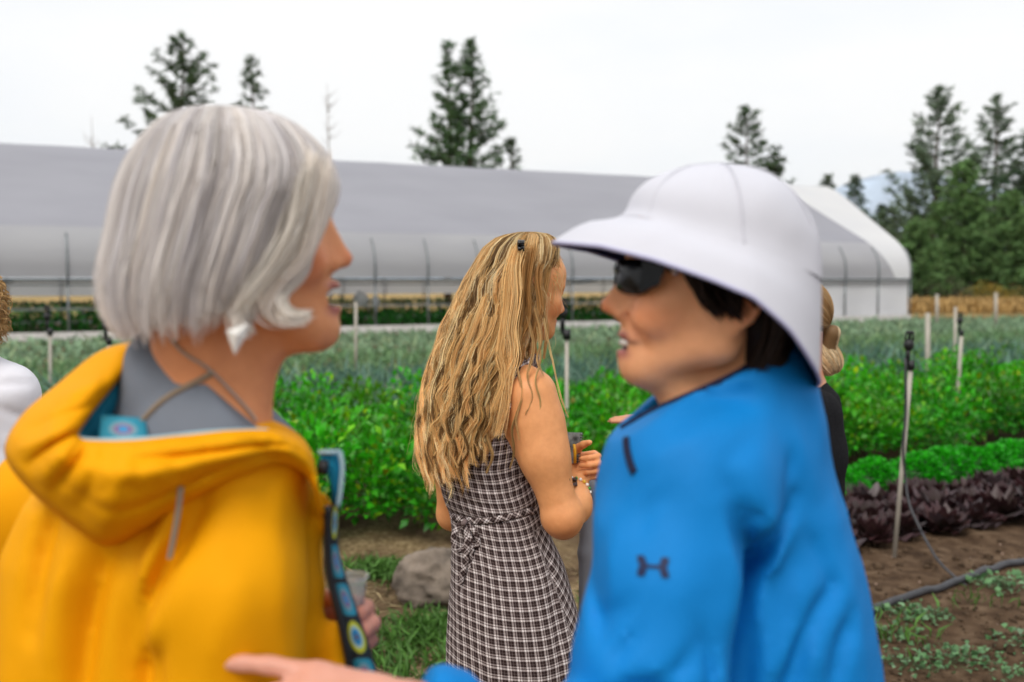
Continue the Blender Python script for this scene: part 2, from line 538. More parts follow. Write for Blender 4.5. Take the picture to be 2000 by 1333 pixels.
M['sack'] = pmat('white_sack', (0.78, 0.78, 0.76), 0.7, noise=0.1, nscale=5)
def sack(px, py, D, w, h, lab):
    c = W(px, py, D); c[2] = 0.76
    u = np.linspace(0, 2 * math.pi, 15)[:-1]; V = []; lv = [(0, .72), (.12, .98), (.35, 1.05), (.6, .95), (.82, .62), (.92, .25), (1.0, .34)]
    for t, s in lv:
        for a in u:
            V.append((c[0] + w * s * math.cos(a) * (1 + .08 * math.sin(3 * a + t * 4)), c[1] + w * .7 * s * math.sin(a), c[2] + h * t))
    V.append((c[0], c[1], c[2])); V.append((c[0], c[1], c[2] + h * .97))
    F = []
    m = 14
    for i in range(len(lv) - 1):
        for j in range(m):
            F.append((i*m+j, i*m+(j+1)%m, (i+1)*m+(j+1)%m)); F.append((i*m+j, (i+1)*m+(j+1)%m, (i+1)*m+j))
    for j in range(m):
        F.append((len(V)-2, (j+1)%m, j)); F.append((len(V)-1, (len(lv)-1)*m+j, (len(lv)-1)*m+(j+1)%m))
    return tag(mk('sack', np.array(V), np.array(F), M['sack']), lab, 'sack', 'white sacks on the greenhouse bench')
sack(704, 583, 30.7, 0.25, 0.40, 'larger white sack on the greenhouse bench beside the silver haired woman\'s chin')
sack(733, 587, 30.7, 0.13, 0.30, 'small white sack on the greenhouse bench next to the larger sack')
# ================================================================== trees
M['bark'] = pmat('bark', (0.10, 0.075, 0.055), 0.95, noise=0.35, nscale=6, spec=0.1)
M['needle'] = pmat('needles', (0.03, 0.07, 0.02), 0.7, attr=True, spec=0.15, transl=0.15)
def pine_mesh(h, width, seed, tuft=7, base=0.12, dens=1.0, col=(0.06, 0.105, 0.05), gaps=0.0, power=0.85, lean=0.0):
    rng = np.random.default_rng(seed)
    tr = MB()
    zz = np.linspace(0, 1, 10)
    wob = np.cumsum(rng.normal(size=(10, 2)) * h * 0.004, axis=0)
    P = np.stack([wob[:, 0] + lean * zz * h, wob[:, 1], zz * h], -1)
    tr.tube(P, np.interp(zz, [0, 1], [h * 0.017, 0.02]), 7)
    PV, PF, PC, nn = [], [], [], 0
    nb = int(62 * dens)
    tips = []
    for i in range(nb):
        f = base + (1 - base) * ((i + rng.random()) / nb) ** 0.9
        if rng.random() < gaps: continue
        f = min(f, 0.985)
        az = i * 2.399 + rng.normal() * 0.4
        Lb = width * (1 - f) ** power * rng.uniform(0.55, 1.12) + 0.22
        z0 = f * h
        base_p = np.array([np.interp(f, zz, P[:, 0]), np.interp(f, zz, P[:, 1]), z0])
        up = rng.uniform(-0.12, 0.30) + 0.35 * (f > 0.8)
        t = np.linspace(0, 1, 6)
        br = base_p + np.stack([np.cos(az) * Lb * t, np.sin(az) * Lb * t, Lb * (up * t + 0.25 * t ** 2 - 0.12 * np.sin(t * 3))], -1)
        tr.tube(br, np.interp(t, [0, 1], [0.03 + 0.008 * Lb, 0.008]), 3, cap=False)
        m = max(3, int(Lb * 7.5))
        tt = rng.uniform(0.18, 1.0, m) ** 0.8
        c = np.stack([np.interp(tt, t, br[:, k]) for k in range(3)], -1)
        c += rng.normal(size=(m, 3)) * np.array([0.17, 0.17, 0.07]) * min(1, Lb * 0.6)
        tips.append(c)
    f_top = np.linspace(0.86, 1.0, 8)
    tips.append(np.stack([np.interp(f_top, zz, P[:, 0]), np.interp(f_top, zz, P[:, 1]), f_top * h], -1))
    C = np.concatenate(tips)
    k = tuft
    n = len(C)
    D = rng.normal(size=(n, k, 3)); D[..., 2] = D[..., 2] * 0.55 + 0.35
    D /= np.linalg.norm(D, axis=-1, keepdims=True)
    Ln = rng.uniform(0.2, 0.44, (n, k, 1))
    S = np.cross(D, rng.normal(size=(n, k, 3))); S /= np.linalg.norm(S, axis=-1, keepdims=True)
    Wd = 0.05
    V = np.stack([C[:, None] - D * 0.05 + S * Wd, C[:, None] - D * 0.05 - S * Wd, C[:, None] + D * Ln + S * 0.02, C[:, None] + D * Ln - S * 0.02], 2).reshape(-1, 3)
    b = np.arange(n * k)[:, None] * 4
    F = np.concatenate([b + np.array([[0, 1, 3]]), b + np.array([[0, 3, 2]])])
    cc = np.array(col) * rng.uniform(0.6, 1.5, (n, 1, 1)) * rng.uniform(0.8, 1.2, (n, k, 1)) + np.array([0.018, 0.012, 0.0]) * rng.random((n, 1, 1))
    Cc = np.repeat(cc.reshape(-1, 3), 4, axis=0)
    return np.concatenate(tr.V), np.concatenate(tr.F), V, F, Cc

def pine(px, top, D, width, seed, label, group=None, **kw):
    p = W(px, top, D); h = p[2]
    TV, TF, V, F, C = pine_mesh(h, width, seed, **kw)
    root = tag(empty('pine_tree', (p[0], D, 0)), label, 'tree', group)
    o = np.array([p[0], D, 0])
    mk('trunk', TV + o, TF, M['bark'], root)
    mk('crown', V + o, F, M['needle'], root, True, C)
    return root
G1 = 'pines standing beyond the greenhouse'
pine(355, 68, 62, 6.4, 21, 'tall open pine showing above the silver haired head', G1, dens=1.7, gaps=0.06, power=0.75)
pine(487, 112, 62, 3.6, 22, 'slender pine tip just right of the pine above the silver hair', G1, dens=1.0, gaps=0.1)
pine(872, 84, 62, 4.3, 23, 'left and narrower of the dense twin pines rising above the greenhouse roof', G1, dens=1.5, power=0.9, gaps=.05, col=(0.065, 0.13, 0.055))
pine(915, 80, 62.8, 4.9, 24, 'right and broader of the dense twin pines rising above the greenhouse roof', G1, dens=1.75, power=0.9, gaps=.05, col=(0.065, 0.13, 0.055))
pine(992, 272, 64, 2.4, 25, 'small thin pine just right of the twin pines', G1, dens=0.8, gaps=0.25)
pine(1456, 210, 72, 5.6, 26, 'lone open pine rising behind the crown of the white hat', G1, dens=1.2, gaps=0.1)
pine(1512, 300, 71, 3.4, 27, 'short pine tucked at the right of the pine behind the hat', G1, dens=0.9)
G2 = 'pines at the edge of the woods'  # the two tall ones carry haze in their greyed needle colour
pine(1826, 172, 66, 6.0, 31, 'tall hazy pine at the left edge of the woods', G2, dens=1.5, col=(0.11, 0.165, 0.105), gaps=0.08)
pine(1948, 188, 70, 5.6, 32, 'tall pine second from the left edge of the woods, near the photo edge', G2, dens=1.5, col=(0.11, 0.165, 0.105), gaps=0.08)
pine(2015, 262, 66, 5.0, 33, 'pine cut by the right edge of the photo', G2, dens=1.4, col=(0.035, 0.075, 0.04))
pine(1612, 345, 84, 2.6, 34, 'small round topped pine over the white end of the greenhouse roof', G2, dens=1.2, col=(0.05, 0.095, 0.03))
pine(1668, 345, 80, 2.2, 35, 'small pointed pine over the white end of the greenhouse roof', G2, dens=1.3)
pine(1722, 405, 78, 2.6, 36, 'low pine between the greenhouse end and the woods', G2, dens=1.3)
pine(1890, 318, 58, 3.8, 37, 'bright green pine in front of the woods, below the two tall ones', G2, dens=1.9, base=0.04, col=(0.11, 0.21, 0.07))
pine(1790, 440, 56, 2.9, 38, 'young pine low at the left foot of the woods', G2, dens=1.7, base=0.03, col=(0.105, 0.20, 0.07))
pine(1975, 380, 55, 3.2, 39, 'young pine low at the right foot of the woods', G2, dens=1.7, base=0.03, col=(0.105, 0.20, 0.07))
# bare snag
def snag(px, top, D, label, seed, hgt_frac=0.0):
    rng = np.random.default_rng(seed)
    p = W(px, top, D); h = p[2]
    mb = MB()
    mb.tube([(p[0], D, 0), (p[0] + .05, D, h * .5), (p[0] - .05, D, h)], [.12, .07, .015], 6)
    for i in range(26):
        z = h * rng.uniform(.5, .95); a = rng.uniform(0, 6.28); L_ = rng.uniform(.3, 1.0)
        mb.tube([(p[0], D, z), (p[0] + L_ * .6 * math.cos(a), D + L_ * .6 * math.sin(a), z + L_ * .3), (p[0] + L_ * math.cos(a), D + L_ * math.sin(a), z + L_ * .75)], [.03, .02, .006], 3, cap=False)
    root = tag(empty('bare_tree', (p[0], D, 0)), label, 'tree', 'bare trees beyond the greenhouse')
    mb.build('trunk', M['greybark'], root)
M['greybark'] = pmat('grey_bark', (0.36, 0.33, 0.31), 0.95, noise=0.2, nscale=5)
snag(640, 165, 66, 'leafless grey tree beside the forehead of the silver haired woman', 41)
snag(180, 228, 70, 'faint leafless sapling over the far left of the greenhouse roof', 42)

def bush_mesh(w, h, seed, col, n=900, ls=0.16):
    rng = np.random.default_rng(seed)
    d = rng.normal(size=(n, 3)); d[:, 2] = np.abs(d[:, 2]); d /= np.linalg.norm(d, axis=1, keepdims=True)
    r = rng.random(n) ** 0.4
    lump = 1 + 0.25 * vnoise(d, 2.2, seed)
    P = d * (r * lump)[:, None] * np.array([w, w * .8, h])
    c = np.array(col) * rng.uniform(.55, 1.35, (n, 1))
    return leaves(P, ls, d + rng.normal(size=(n, 3)) * .5, rng, c, width=.45)
def bush(px, D, w, h, seed, col, label, group):
    p = W(px, 600, D)
    root = tag(empty('shrub', (p[0], D, 0)), label, 'shrub', group)
    V, F, C = bush_mesh(w, h, seed, col, 1600, 0.11)
    mk('foliage', V + np.array([p[0], D, 0]), F, M['needle'], root, True, C)
    mb = MB()
    for a in range(5):
        mb.tube([(p[0], D, -.02), (p[0] + w * .4 * math.cos(a * 1.3), D + w * .3 * math.sin(a * 1.3), h * .6)], [.03, .012], 4)
    mb.build('stems', M['bark'], root)
G3 = 'dry shrubs at the field edge'
bush(665, 68, 1.1, 9.4, 51, (0.06, 0.075, 0.04), 'dark bush top just above the greenhouse roof beside the silver hair', G3)
for i, (px, D, w, h, c, lab) in enumerate([
    (1850, 54, 2.2, 1.55, (0.16, 0.15, 0.10), 'grey green sagebrush left of the yellow shrub at the field edge'),
    (1935, 52, 1.5, 1.5, (0.34, 0.25, 0.05), 'yellow flowering shrub at the field edge'),
    (1985, 53, 1.4, 1.2, (0.26, 0.20, 0.07), 'dull yellow shrub cut by the right photo edge'),
    (1795, 56, 1.6, 1.2, (0.14, 0.14, 0.09), 'grey green sagebrush nearest the greenhouse end')]):
    bush(px, D, w, h, 60 + i, c, lab, G3)
# the wood behind
WV, WF, WC, wn_ = [], [], [], 0
wr = np.random.default_rng(77)
var = [pine_mesh(10, 2.9, 300 + i, tuft=5, base=0.03, dens=1.0, col=(0.16, 0.215, 0.13)) for i in range(4)]  # needle colour lightened and greyed to stand for haze
for i in range(36):
    px = wr.uniform(1735, 2150); D = wr.uniform(68, 96)
    p = W(px, 0, D)
    s = wr.uniform(0.55, 0.86)
    TV, TF, V, F, C = var[i % 4]
    a = wr.uniform(0, 6.28); ca, sa = math.cos(a), math.sin(a)
    V2 = V * s; V2 = np.stack([V2[:, 0] * ca - V2[:, 1] * sa + p[0], V2[:, 0] * sa + V2[:, 1] * ca + D, V2[:, 2]], -1)
    WV.append(V2); WF.append(F + wn_); WC.append(C); wn_ += len(V2)
tag(mk('pine_woods', np.concatenate(WV), np.concatenate(WF), M['needle'], None, True, np.concatenate(WC)), 'dark mass of pine woods behind the field', 'woods', kind='stuff')
# dry tall grass strip before the wood
n = 9000
gr = np.random.default_rng(12)
px = gr.uniform(1500, 2100, n); D = gr.uniform(44, 60, n)
P = np.stack([(px - 1000) / FPX * D, D, np.zeros(n)], -1)
d = gr.normal(size=(n, 3)) * .3; d[:, 2] = 1
c = np.array([0.46, 0.30, 0.12]) * gr.uniform(.6, 1.2, (n, 1))
V, F, C = leaves(P, gr.uniform(.35, .75, n), d, gr, c, width=.24)
M['dry'] = pmat('dry_grass', (0.4, 0.3, 0.1), 0.9, attr=True, spec=0.1)
tag(mk('dry_grass', V, F, M['dry'], None, True, C), 'band of tall tan dry grass in front of the woods', 'grass', kind='stuff')

# ================================================================== crops
ROW = np.array([1.0, 0.48]) / math.hypot(1, 0.48)
def y_on(x, x0, y0, s): return y0 + s * (x - x0)
def in_frame(P, D0=1.5, m=160):
    px = 1000 + P[:, 0] / np.maximum(P[:, 1], .1) * FPX
    return (px > -m) & (px < 2000 + m)

def bed(name, label, cat, rng, fr, bk, x0, x1, spacing, hfun, nleaf, lsize, colfun, mat, upr=0.4, width=.55, domer=0.26):
    """leafy crop: plants on a grid between the two edge functions fr(x) and bk(x)"""
    Ps, ds, cs, ls = [], [], [], []
    for x in np.arange(x0, x1, spacing):
        for y in np.arange(fr(x), bk(x), spacing * .9):
            X = x + rng.normal() * spacing * .22; Y = y + rng.normal() * spacing * .22
            if not (-190 < 1000 + X / Y * FPX < 2190) : continue
            near = y - fr(x) < spacing * 1.6
            h = hfun(X, Y) * rng.uniform(.72, 1.18)
            n = int(nleaf * (1.0 if near else .6)); pf = rng.uniform(.62, 1.32); py_ = rng.random() * .05
            d = rng.normal(size=(n, 3)); d /= np.linalg.norm(d, axis=1, keepdims=True)
            d[:, 2] = np.abs(d[:, 2]) if not near else d[:, 2] * .75 + .25
            r = rng.random(n) ** .33
            P = d * r[:, None] * np.array([domer, domer, h * .52]) + np.array([X, Y, h * .48])
            P[:, 2] = np.clip(P[:, 2], .03, None)
            Ps.append(P); ds.append(d * .9 + rng.normal(size=(n, 3)) * .45 + np.array([0, -.1, upr]))
            cs.append(colfun(rng, n, d, r) * pf + np.array([py_, py_ * .7, 0]) * np.clip(d[:, 2:], 0, 1)); ls.append(rng.uniform(lsize * .65, lsize * 1.25, n))
    P = np.concatenate(Ps)
    V, F, C = leaves(P, np.concatenate(ls), np.concatenate(ds), rng, np.concatenate(cs), width=width)
    return tag(mk(name, V, F, mat, None, True, C), label, cat, kind='stuff')
M['crop'] = pmat('crop_leaf', (0.05, 0.2, 0.02), 0.45, attr=True, spec=0.35, transl=0.35)
def col_tall(rng, n, d, r):
    base = np.array([0.034, 0.32, 0.008]) * rng.uniform(.45, 1.5, (n, 1))
    yel = (rng.random((n, 1)) < .10) * np.array([0.14, 0.11, 0.0])
    red = (rng.random((n, 1)) < .02) * np.array([0.16, 0.0, 0.0])
    pale = (rng.random((n, 1)) < .06) * np.array([0.12, 0.14, 0.09])  # glossy highlights painted in as whitish leaves
    return base + yel + red + pale
fr_tall = lambda x: 5.75 + 0.62 * (x + .87) if x > -.9 else 5.75 + .47 * (x + .87)
bk_tall = lambda x: 8.4 + .46 * (x + 1.4)
bed('leafy_crop', 'tall lush green leafy crop row behind the blonde woman', 'crop', np.random.default_rng(91), fr_tall, bk_tall, -4.6, 6.8, .34,
    lambda x, y: .66 + .13 * float(vnoise(np.array([[x, y, 0]]), 1.4, 3)[0]), 430, .068, col_tall, M['crop'])
# leeks: upright blue-green blades
def leeks(name, label, f0, f1, x0, x1, sp, col, hgt, seed, lean=.35, nb=9, wd=.09):
    rng = np.random.default_rng(seed)
    Ps, ds, cs, ls = [], [], [], []
    for r in np.arange(0, 1.001, sp):
        for x in np.arange(x0, x1, .2):
            y = f0(x) + (f1(x) - f0(x)) * r + rng.normal() * .05
            X = x + rng.normal() * .04
            if not (-150 < 1000 + X / y * FPX < 2150): continue
            n = nb
            d = rng.normal(size=(n, 3)) * lean; d[:, 2] = 1
            Ps.append(np.tile([X, y, .0], (n, 1)) + rng.normal(size=(n, 3)) * .015)
            ds.append(d); ls.append(rng.uniform(hgt * .6, hgt * 1.15, n))
            cs.append(np.array(col) * rng.uniform(.6, 1.35, (n, 1)) + (rng.random((n, 1)) < .12) * np.array([.12, .10, .04]))
    V, F, C = leaves(np.concatenate(Ps), np.concatenate(ls), np.concatenate(ds), rng, np.concatenate(cs), bend=.5, width=wd)
    return tag(mk(name, V, F, M['crop'], None, True, C), label, 'crop', kind='stuff')
leeks('leek_row', 'blue green upright leeks in rows behind the leafy crop', lambda x: 9.6 + .46 * (x + 1.4), lambda x: 12.4 + .46 * (x + 1.4), -8, 9, .2, (.13, .25, .18), .62, 92)
leeks('onion_rows', 'pale green low onion rows stretching to the greenhouse', lambda x: 13.2 + .47 * (x + 1.4), lambda x: 19 + .47 * (x + 1.4), -11, 13, .12, (.17, .31, .14), .38, 93, lean=.6, nb=7, wd=.12)
leeks('far_rows', 'pale low crop rows along the greenhouse base board', lambda x: 19.6 + .47 * (x + 1.4), lambda x: 27.0 + .47 * (x + 1.4), -16, 22, .12, (.24, .37, .22), .36, 94, lean=.8, nb=6, wd=.2)
# yellow-green low row at right behind the leafy crop
bed('chard_row', 'bright yellow green low row beyond the leafy crop', 'crop', np.random.default_rng(95), lambda x: 12.3 + .47 * (x - 3), lambda x: 13.6 + .47 * (x - 3), 3.2, 10, .3, lambda x, y: .4, 90, .12,
    lambda rng, n, d, r: np.array([.07, .22, .02]) * rng.uniform(.6, 1.4, (n, 1)), M['crop'])

# parsley clumps
def parsley_mesh(seed):
    rng = np.random.default_rng(seed)
    n = 2200
    d = rng.normal(size=(n, 3)); d[:, 2] = np.abs(d[:, 2]) * 1.0; d /= np.linalg.norm(d, axis=1, keepdims=True)
    lump = 1 + .16 * vnoise(d, 3, seed)
    P = d * (lump * rng.uniform(.78, 1.0, n))[:, None] * np.array([.23, .21, .24])
    c = np.array([.022, .38, .006]) * rng.uniform(.55, 1.4, (n, 1))
    V, F, C = leaves(P, rng.uniform(.022, .045, n), d + rng.normal(size=(n, 3)) * .5, rng, c, width=.75)
    mb = MB()
    for i in range(14):
        a = rng.uniform(0, 6.28); mb.tube([(0, 0, -.02), (.12 * math.cos(a), .12 * math.sin(a), .15)], [.006, .003], 3, cap=False)
    # dense heart of the clump
    u = np.linspace(0, 2 * math.pi, 13)[:-1]
    hv = np.concatenate([np.stack([.2 * s * np.cos(u), .19 * s * np.sin(u), np.full(12, z)], -1) for s, z in ((.75, 0.0), (1, .07), (.85, .15), (.45, .2))] + [np.array([[0, 0, .21]])])
    hf = [(i * 12 + j, i * 12 + (j + 1) % 12, (i + 1) * 12 + (j + 1) % 12) for i in range(3) for j in range(12)] + [(i * 12 + j, (i + 1) * 12 + (j + 1) % 12, (i + 1) * 12 + j) for i in range(3) for j in range(12)] + [(36 + j, 36 + (j + 1) % 12, 48) for j in range(12)]
    n0 = len(V)
    V = np.concatenate([V, hv]); F = np.concatenate([F, np.array(hf) + n0]); C = np.concatenate([C, np.tile([.012, .09, .006], (len(hv), 1))])
    return mesh_data('parsley', V, F, M['crop'], True, C), mesh_data('stems', np.concatenate(mb.V), np.concatenate(mb.F), M['stemg'])
M['stemg'] = pmat('green_stem', (.08, .2, .03), .5)
pm = [parsley_mesh(500 + i) for i in range(3)]
GP = 'curly parsley clumps in a row'
def put_parsley(px, py, i, lab, s=1.0):
    D = 3013.0 / (py - 545)
    p = W(px, py, D)
    o = bpy.data.objects.new('parsley_clump', pm[i % 3][0]); o.location = (p[0], p[1], 0.0); o.scale = (s, s, s * random.uniform(.92, 1.08)); o.rotation_euler = (0, 0, i * 1.9)
    link(o); tag(o, lab, 'plant', GP)
    st = bpy.data.objects.new('stems', pm[i % 3][1]); link(st, o)
put_parsley(1640, 985, 0, 'round curly parsley clump nearest the blue jacket', 1.0)
put_parsley(1700, 968, 1, 'curly parsley clump left of the white stake', 1.05)
put_parsley(1585, 1004, 2, 'curly parsley clump half hidden behind the blue jacket', 1.0)
par_lab = ['curly parsley clump just right of the white stake', 'second parsley clump right of the white stake', 'third parsley clump right of the white stake',
           'fourth parsley clump right of the white stake', 'fifth parsley clump right of the white stake', 'last parsley clump, cut by the right photo edge']
for i, (px, py) in enumerate([(1790, 958), (1842, 950), (1888, 944), (1934, 938), (1978, 932), (2020, 927)]):
    put_parsley(px, py, i + 1, par_lab[i], 1.12)

# red lettuce heads
M['redleaf'] = pmat('red_lettuce', (.05, .01, .02), .42, attr=True, spec=.35, transl=.12)
def lettuce_mesh(seed):
    rng = np.random.default_rng(seed)
    VV, FF, CC, n0 = [], [], [], 0
    for k in range(22):
        a = k * 2.399; tilt = .25 + 1.05 * (1 - k / 22); L_ = .13 + .06 * rng.random()
        nu, nv = 5, 7
        u = np.linspace(0, 1, nu)[:, None]; v = np.linspace(-1, 1, nv)[None, :]
        r = L_ * u * np.sin(tilt) + .012 + 0 * v; z = L_ * u * np.cos(tilt) * (1 - .25 * u * np.sin(tilt)) + .02 + 0 * v
        w = .075 * np.sin(np.clip(u * 1.25 + .12, 0, 1) * math.pi * .62) * v
        ruf = .02 * u * np.sin(v * 7 + k) + .010 * u * rng.normal(size=(nu, nv))
        r = r + ruf * .8; z = z + ruf
        X = r * math.cos(a) - w * math.sin(a); Y = r * math.sin(a) + w * math.cos(a)
        VV.append(np.stack([X, Y, z], -1).reshape(-1, 3))
        i = (np.arange(nu - 1)[:, None] * nv + np.arange(nv - 1)[None, :]).ravel() + n0
        FF.append(np.stack([i, i + 1, i + nv + 1, i + nv], -1)); n0 += nu * nv
        c = np.array([.050, .018, .022]) * rng.uniform(.5, 1.5) + (rng.random() < .25) * np.array([.05, .045, .05])
        CC.append(np.repeat(np.tile(c, (nu, 1)) * (np.linspace(1.3, .8, nu)[:, None]) + np.linspace(.02, 0, nu)[:, None] * np.array([.2, 1.2, .2]), nv, axis=0))
    return mesh_data('lettuce', np.concatenate(VV), np.concatenate(FF), M['redleaf'], True, np.concatenate(CC))
lm = [lettuce_mesh(600 + i) for i in range(4)]
lr = np.random.default_rng(9)
GL = 'dark red lettuce heads planted in the bed'
ORD = ['first', 'second', 'third', 'fourth', 'fifth', 'sixth', 'seventh', 'eighth', 'ninth', 'tenth', 'eleventh', 'twelfth']
for r in range(3):
    cnt_ = 0
    for i in range(12):
        x = 1.55 + i * .265 + (r % 2) * .12 + lr.normal() * .02
        y = 5.68 + .47 * (x - 1.96) + r * .3 + lr.normal() * .025
        px = 1000 + x / y * FPX
        if px > 2090 or px < 1560: continue
        o = bpy.data.objects.new('lettuce_head', lm[(i + r) % 4]); s = lr.uniform(.95, 1.2)
        o.location = (x, y, .0); o.rotation_euler = (0, 0, lr.uniform(0, 6.28)); o.scale = (s, s, s)
        link(o)
        row = ['front', 'middle', 'back'][r]
        tag(o, 'dark red lettuce head, %s from the blue jacket in the %s row of its bed' % (ORD[cnt_], row), 'lettuce', GL); cnt_ += 1

# ================================================================== stakes, hoses, rock, weeds
M['pvc'] = pmat('pvc_stake', (.40, .365, .31), .5, noise=.12, nscale=9)
M['black'] = pmat('black_plastic', (.012, .012, .013), .45, noise=.2, nscale=30, spec=.4)
M['hose'] = pmat('poly_hose', (.045, .045, .05), .5, noise=.25, nscale=12, spec=.4)
def stake(base_px, base_py, top_px, top_py, D, r, label, head=True, group='sprinkler stakes in the field', hs=1.0, z0=None, hosed=False):
    a = W(base_px, base_py, D); b = W(top_px, top_py, D)
    if z0 is not None:       # foot hidden in the crop: follow the stake down to the soil
        t = (z0 - b[2]) / (a[2] - b[2]); a = b + (a - b) * t
    root = tag(empty('sprinkler_stake', (a[0], a[1], 0)), label, 'stake', group)
    a2 = a.copy(); a2[2] = -.05
    MB().tube([a2, b], r, 10).build('pole', M['pvc'], root)
    if head:
        u = (b - a) / np.linalg.norm(b - a); x = np.array([1.0, 0, 0])
        mb = MB(); s = hs
        mb.tube([b - u * .02 * s, b + u * .03 * s], .021 * s, 8)
        mb.tube([b + u * .02 * s - x * .03 * s, b + u * .02 * s + x * .012 * s], .014 * s, 8)
        mb.tube([b + u * .02 * s - x * .022 * s, b + u * .11 * s - x * .022 * s], .013 * s, 8)
        mb.build('clamp', M['black'], root)
        mb = MB()
        mb.tube([b + u * .085 * s - x * .022 * s, b + u * .105 * s - x * .022 * s, b + u * .13 * s - x * .022 * s, b + u * .15 * s - x * .022 * s], [.012 * s, .026 * s, .028 * s, .012 * s], 10)
        mb.tube([b + u * .15 * s - x * .022 * s, b + u * .178 * s - x * .022 * s], .009 * s, 8)
        mb.tube([b + u * .178 * s - x * .022 * s, b + u * .195 * s - x * .022 * s], .021 * s, 10)
        mb.tube([b + u * .14 * s - x * .042 * s, b + u * .185 * s - x * .042 * s], .005 * s, 6)
        mb.tube([b + u * .14 * s - x * .002 * s, b + u * .185 * s - x * .002 * s], .005 * s, 6)
        mb.build('sprinkler_head', M['black'], root)
    return root, a, b
st, sa_, sb_ = stake(1745, 1100, 1779, 716, 5.43, .0125, 'white stake with black sprinkler head beside the red lettuce')
V_ = lambda px, py, D: W(px, py, D)
mb = MB(); mb.tube(spline([V_(1768, 700, 5.40), V_(1769, 800, 5.39), V_(1764, 870, 5.39), V_(1768, 930, 5.42), V_(1776, 985, 5.36), V_(1800, 1040, 5.27)], 30), .007, 6)
mb.tube(spline([V_(1800, 1040, 5.27), V_(1830, 1092, 5.1), V_(1862, 1125, 5.0), V_(1890, 1147, 4.93)], 20), .0075, 6)
mb.build('feed_tube', M['hose'], st)
for a_ in ([1872, 745, 1878, 652, 9.2, .017, 'thin white sprinkler stake right of the nearest stake', True, 1.0],
           [1812, 700, 1812, 612, 12.5, .030, 'pale plain stake between the two sprinkler stakes on the right', False, 1],
           [1107, 790, 1107, 656, 6.9, .014, 'white sprinkler stake right beside the blonde woman\'s nose', True, 1.35],
           [98, 760, 98, 650, 11.0, .018, 'white sprinkler stake behind the yellow hood', True, 1.5],
           [213, 700, 213, 668, 12.0, .022, 'sprinkler stake with only its black head above the yellow hood', True, 1.7],
           [695, 705, 695, 590, 15.0, .022, 'thin pale wooden stake below the bench between silver and blonde hair', False, 1],
           [1945, 640, 1945, 572, 30, .045, 'far pale fence post against the dry grass at the right', False, 1],
           [1830, 640, 1830, 575, 30, .045, 'far pale fence post near the greenhouse corner', False, 1],
           [1865, 700, 1866, 600, 13.5, .02, 'leaning pale plain stake behind the thin sprinkler stake', False, 1]):
    stake(*a_[:6], a_[6], a_[7], hs=a_[8], z0=0.0, group='stakes standing in the field')

hp = [W(1560, 1262, 4.2), W(1720, 1205, 4.56), W(1800, 1180, 4.74), W(1880, 1150, 4.97), W(1945, 1126, 5.19), W(2000, 1112, 5.32), W(2110, 1094, 5.5), W(2300, 1070, 5.75)]
hp = spline(hp, 60); hp[:, 2] = .02 + ground_height(hp[:, 0], hp[:, 1])
hose = tag(MB().tube(hp, .0185, 10).build('irrigation_hose', M['hose']), 'black irrigation hose lying across the bare soil', 'hose')

def rock():
    c = W(850, 1205, 4.62); c[2] = 0
    n = 40
    th = np.linspace(0, 2 * math.pi, 2 * n + 1)[:-1]; ph = np.linspace(-math.pi / 2, math.pi / 2, n)
    T, Pn = np.meshgrid(th, ph)
    d = np.stack([np.cos(T) * np.cos(Pn), np.sin(T) * np.cos(Pn), np.sin(Pn)], -1).reshape(-1, 3)
    s = 1 + .2 * vnoise(d, 1.6, 5) + .13 * vnoise(d, 4, 6) + .07 * vnoise(d, 9, 7) + .035 * vnoise(d, 20, 8)
    V = d * s[:, None] * np.array([.215, .17, .155]) + np.array([c[0] + .02, c[1] + .12, .085])
    m = 2 * n
    F = []
    for i in range(n - 1):
        for j in range(m):
            F.append((i * m + j, i * m + (j + 1) % m, (i + 1) * m + (j + 1) % m, (i + 1) * m + j))
    mt = pmat('field_stone', (.18, .145, .115), .9, noise=.7, nscale=7, bump=.8, bscale=28, spec=.2, detail=7)
    tag(mk('rock', V, np.array(F), mt), 'rounded grey brown rock on the straw beside the plaid dress', 'rock')
rock()

# grass and weeds
M['grass'] = pmat('grass_blade', (.1, .2, .04), .55, attr=True, spec=.3, transl=.25)
gr = np.random.default_rng(15)
def grass_at(centres, per, rad, col, hgt):
    Ps, ds, cs, ls = [], [], [], []
    for (px, py, k) in centres:
        D = 3013.0 / (py - 545); p = W(px, py, D); n = int(per * k)
        P = np.tile([p[0], p[1], 0], (n, 1)) + gr.normal(size=(n, 3)) * np.array([rad, rad, 0])
        P[:, 2] = ground_height(P[:, 0], P[:, 1])
        d = gr.normal(size=(n, 3)) * .5; d[:, 2] = 1
        Ps.append(P); ds.append(d); ls.append(gr.uniform(hgt * .5, hgt * 1.2, n)); cs.append(np.array(col) * gr.uniform(.6, 1.4, (n, 1)))
    return leaves(np.concatenate(Ps), np.concatenate(ls), np.concatenate(ds), gr, np.concatenate(cs), bend=.6, width=.13)
cent = [(740, 1130, 1.3), (720, 1135, 1), (760, 1140, .8), (830, 1245, 1.2), (862, 1235, 1), (800, 1262, .9), (740, 1300, .7), (690, 1250, .6), (850, 1275, .6), (765, 1330, .7), (1195, 1200, .4), (560, 1240, .6), (1735, 1262, .25), (1905, 1205, .15), (850, 1325, .5)]
V, F, C = grass_at(cent, 150, .085, (.085, .20, .035), .10)
straw_c = [(x, y, .6) for x, y in zip(gr.uniform(560, 1150, 40), gr.uniform(1105, 1400, 40))]
n = 2600
px = gr.uniform(540, 1180, n); py = gr.uniform(1105, 1500, n); D = 3013 / (py - 545)
P = np.stack([(px - 1000) / FPX * D, D, np.zeros(n)], -1); P[:, 2] = ground_height(P[:, 0], P[:, 1]) + .006
d = gr.normal(size=(n, 3)); d[:, 2] *= .12
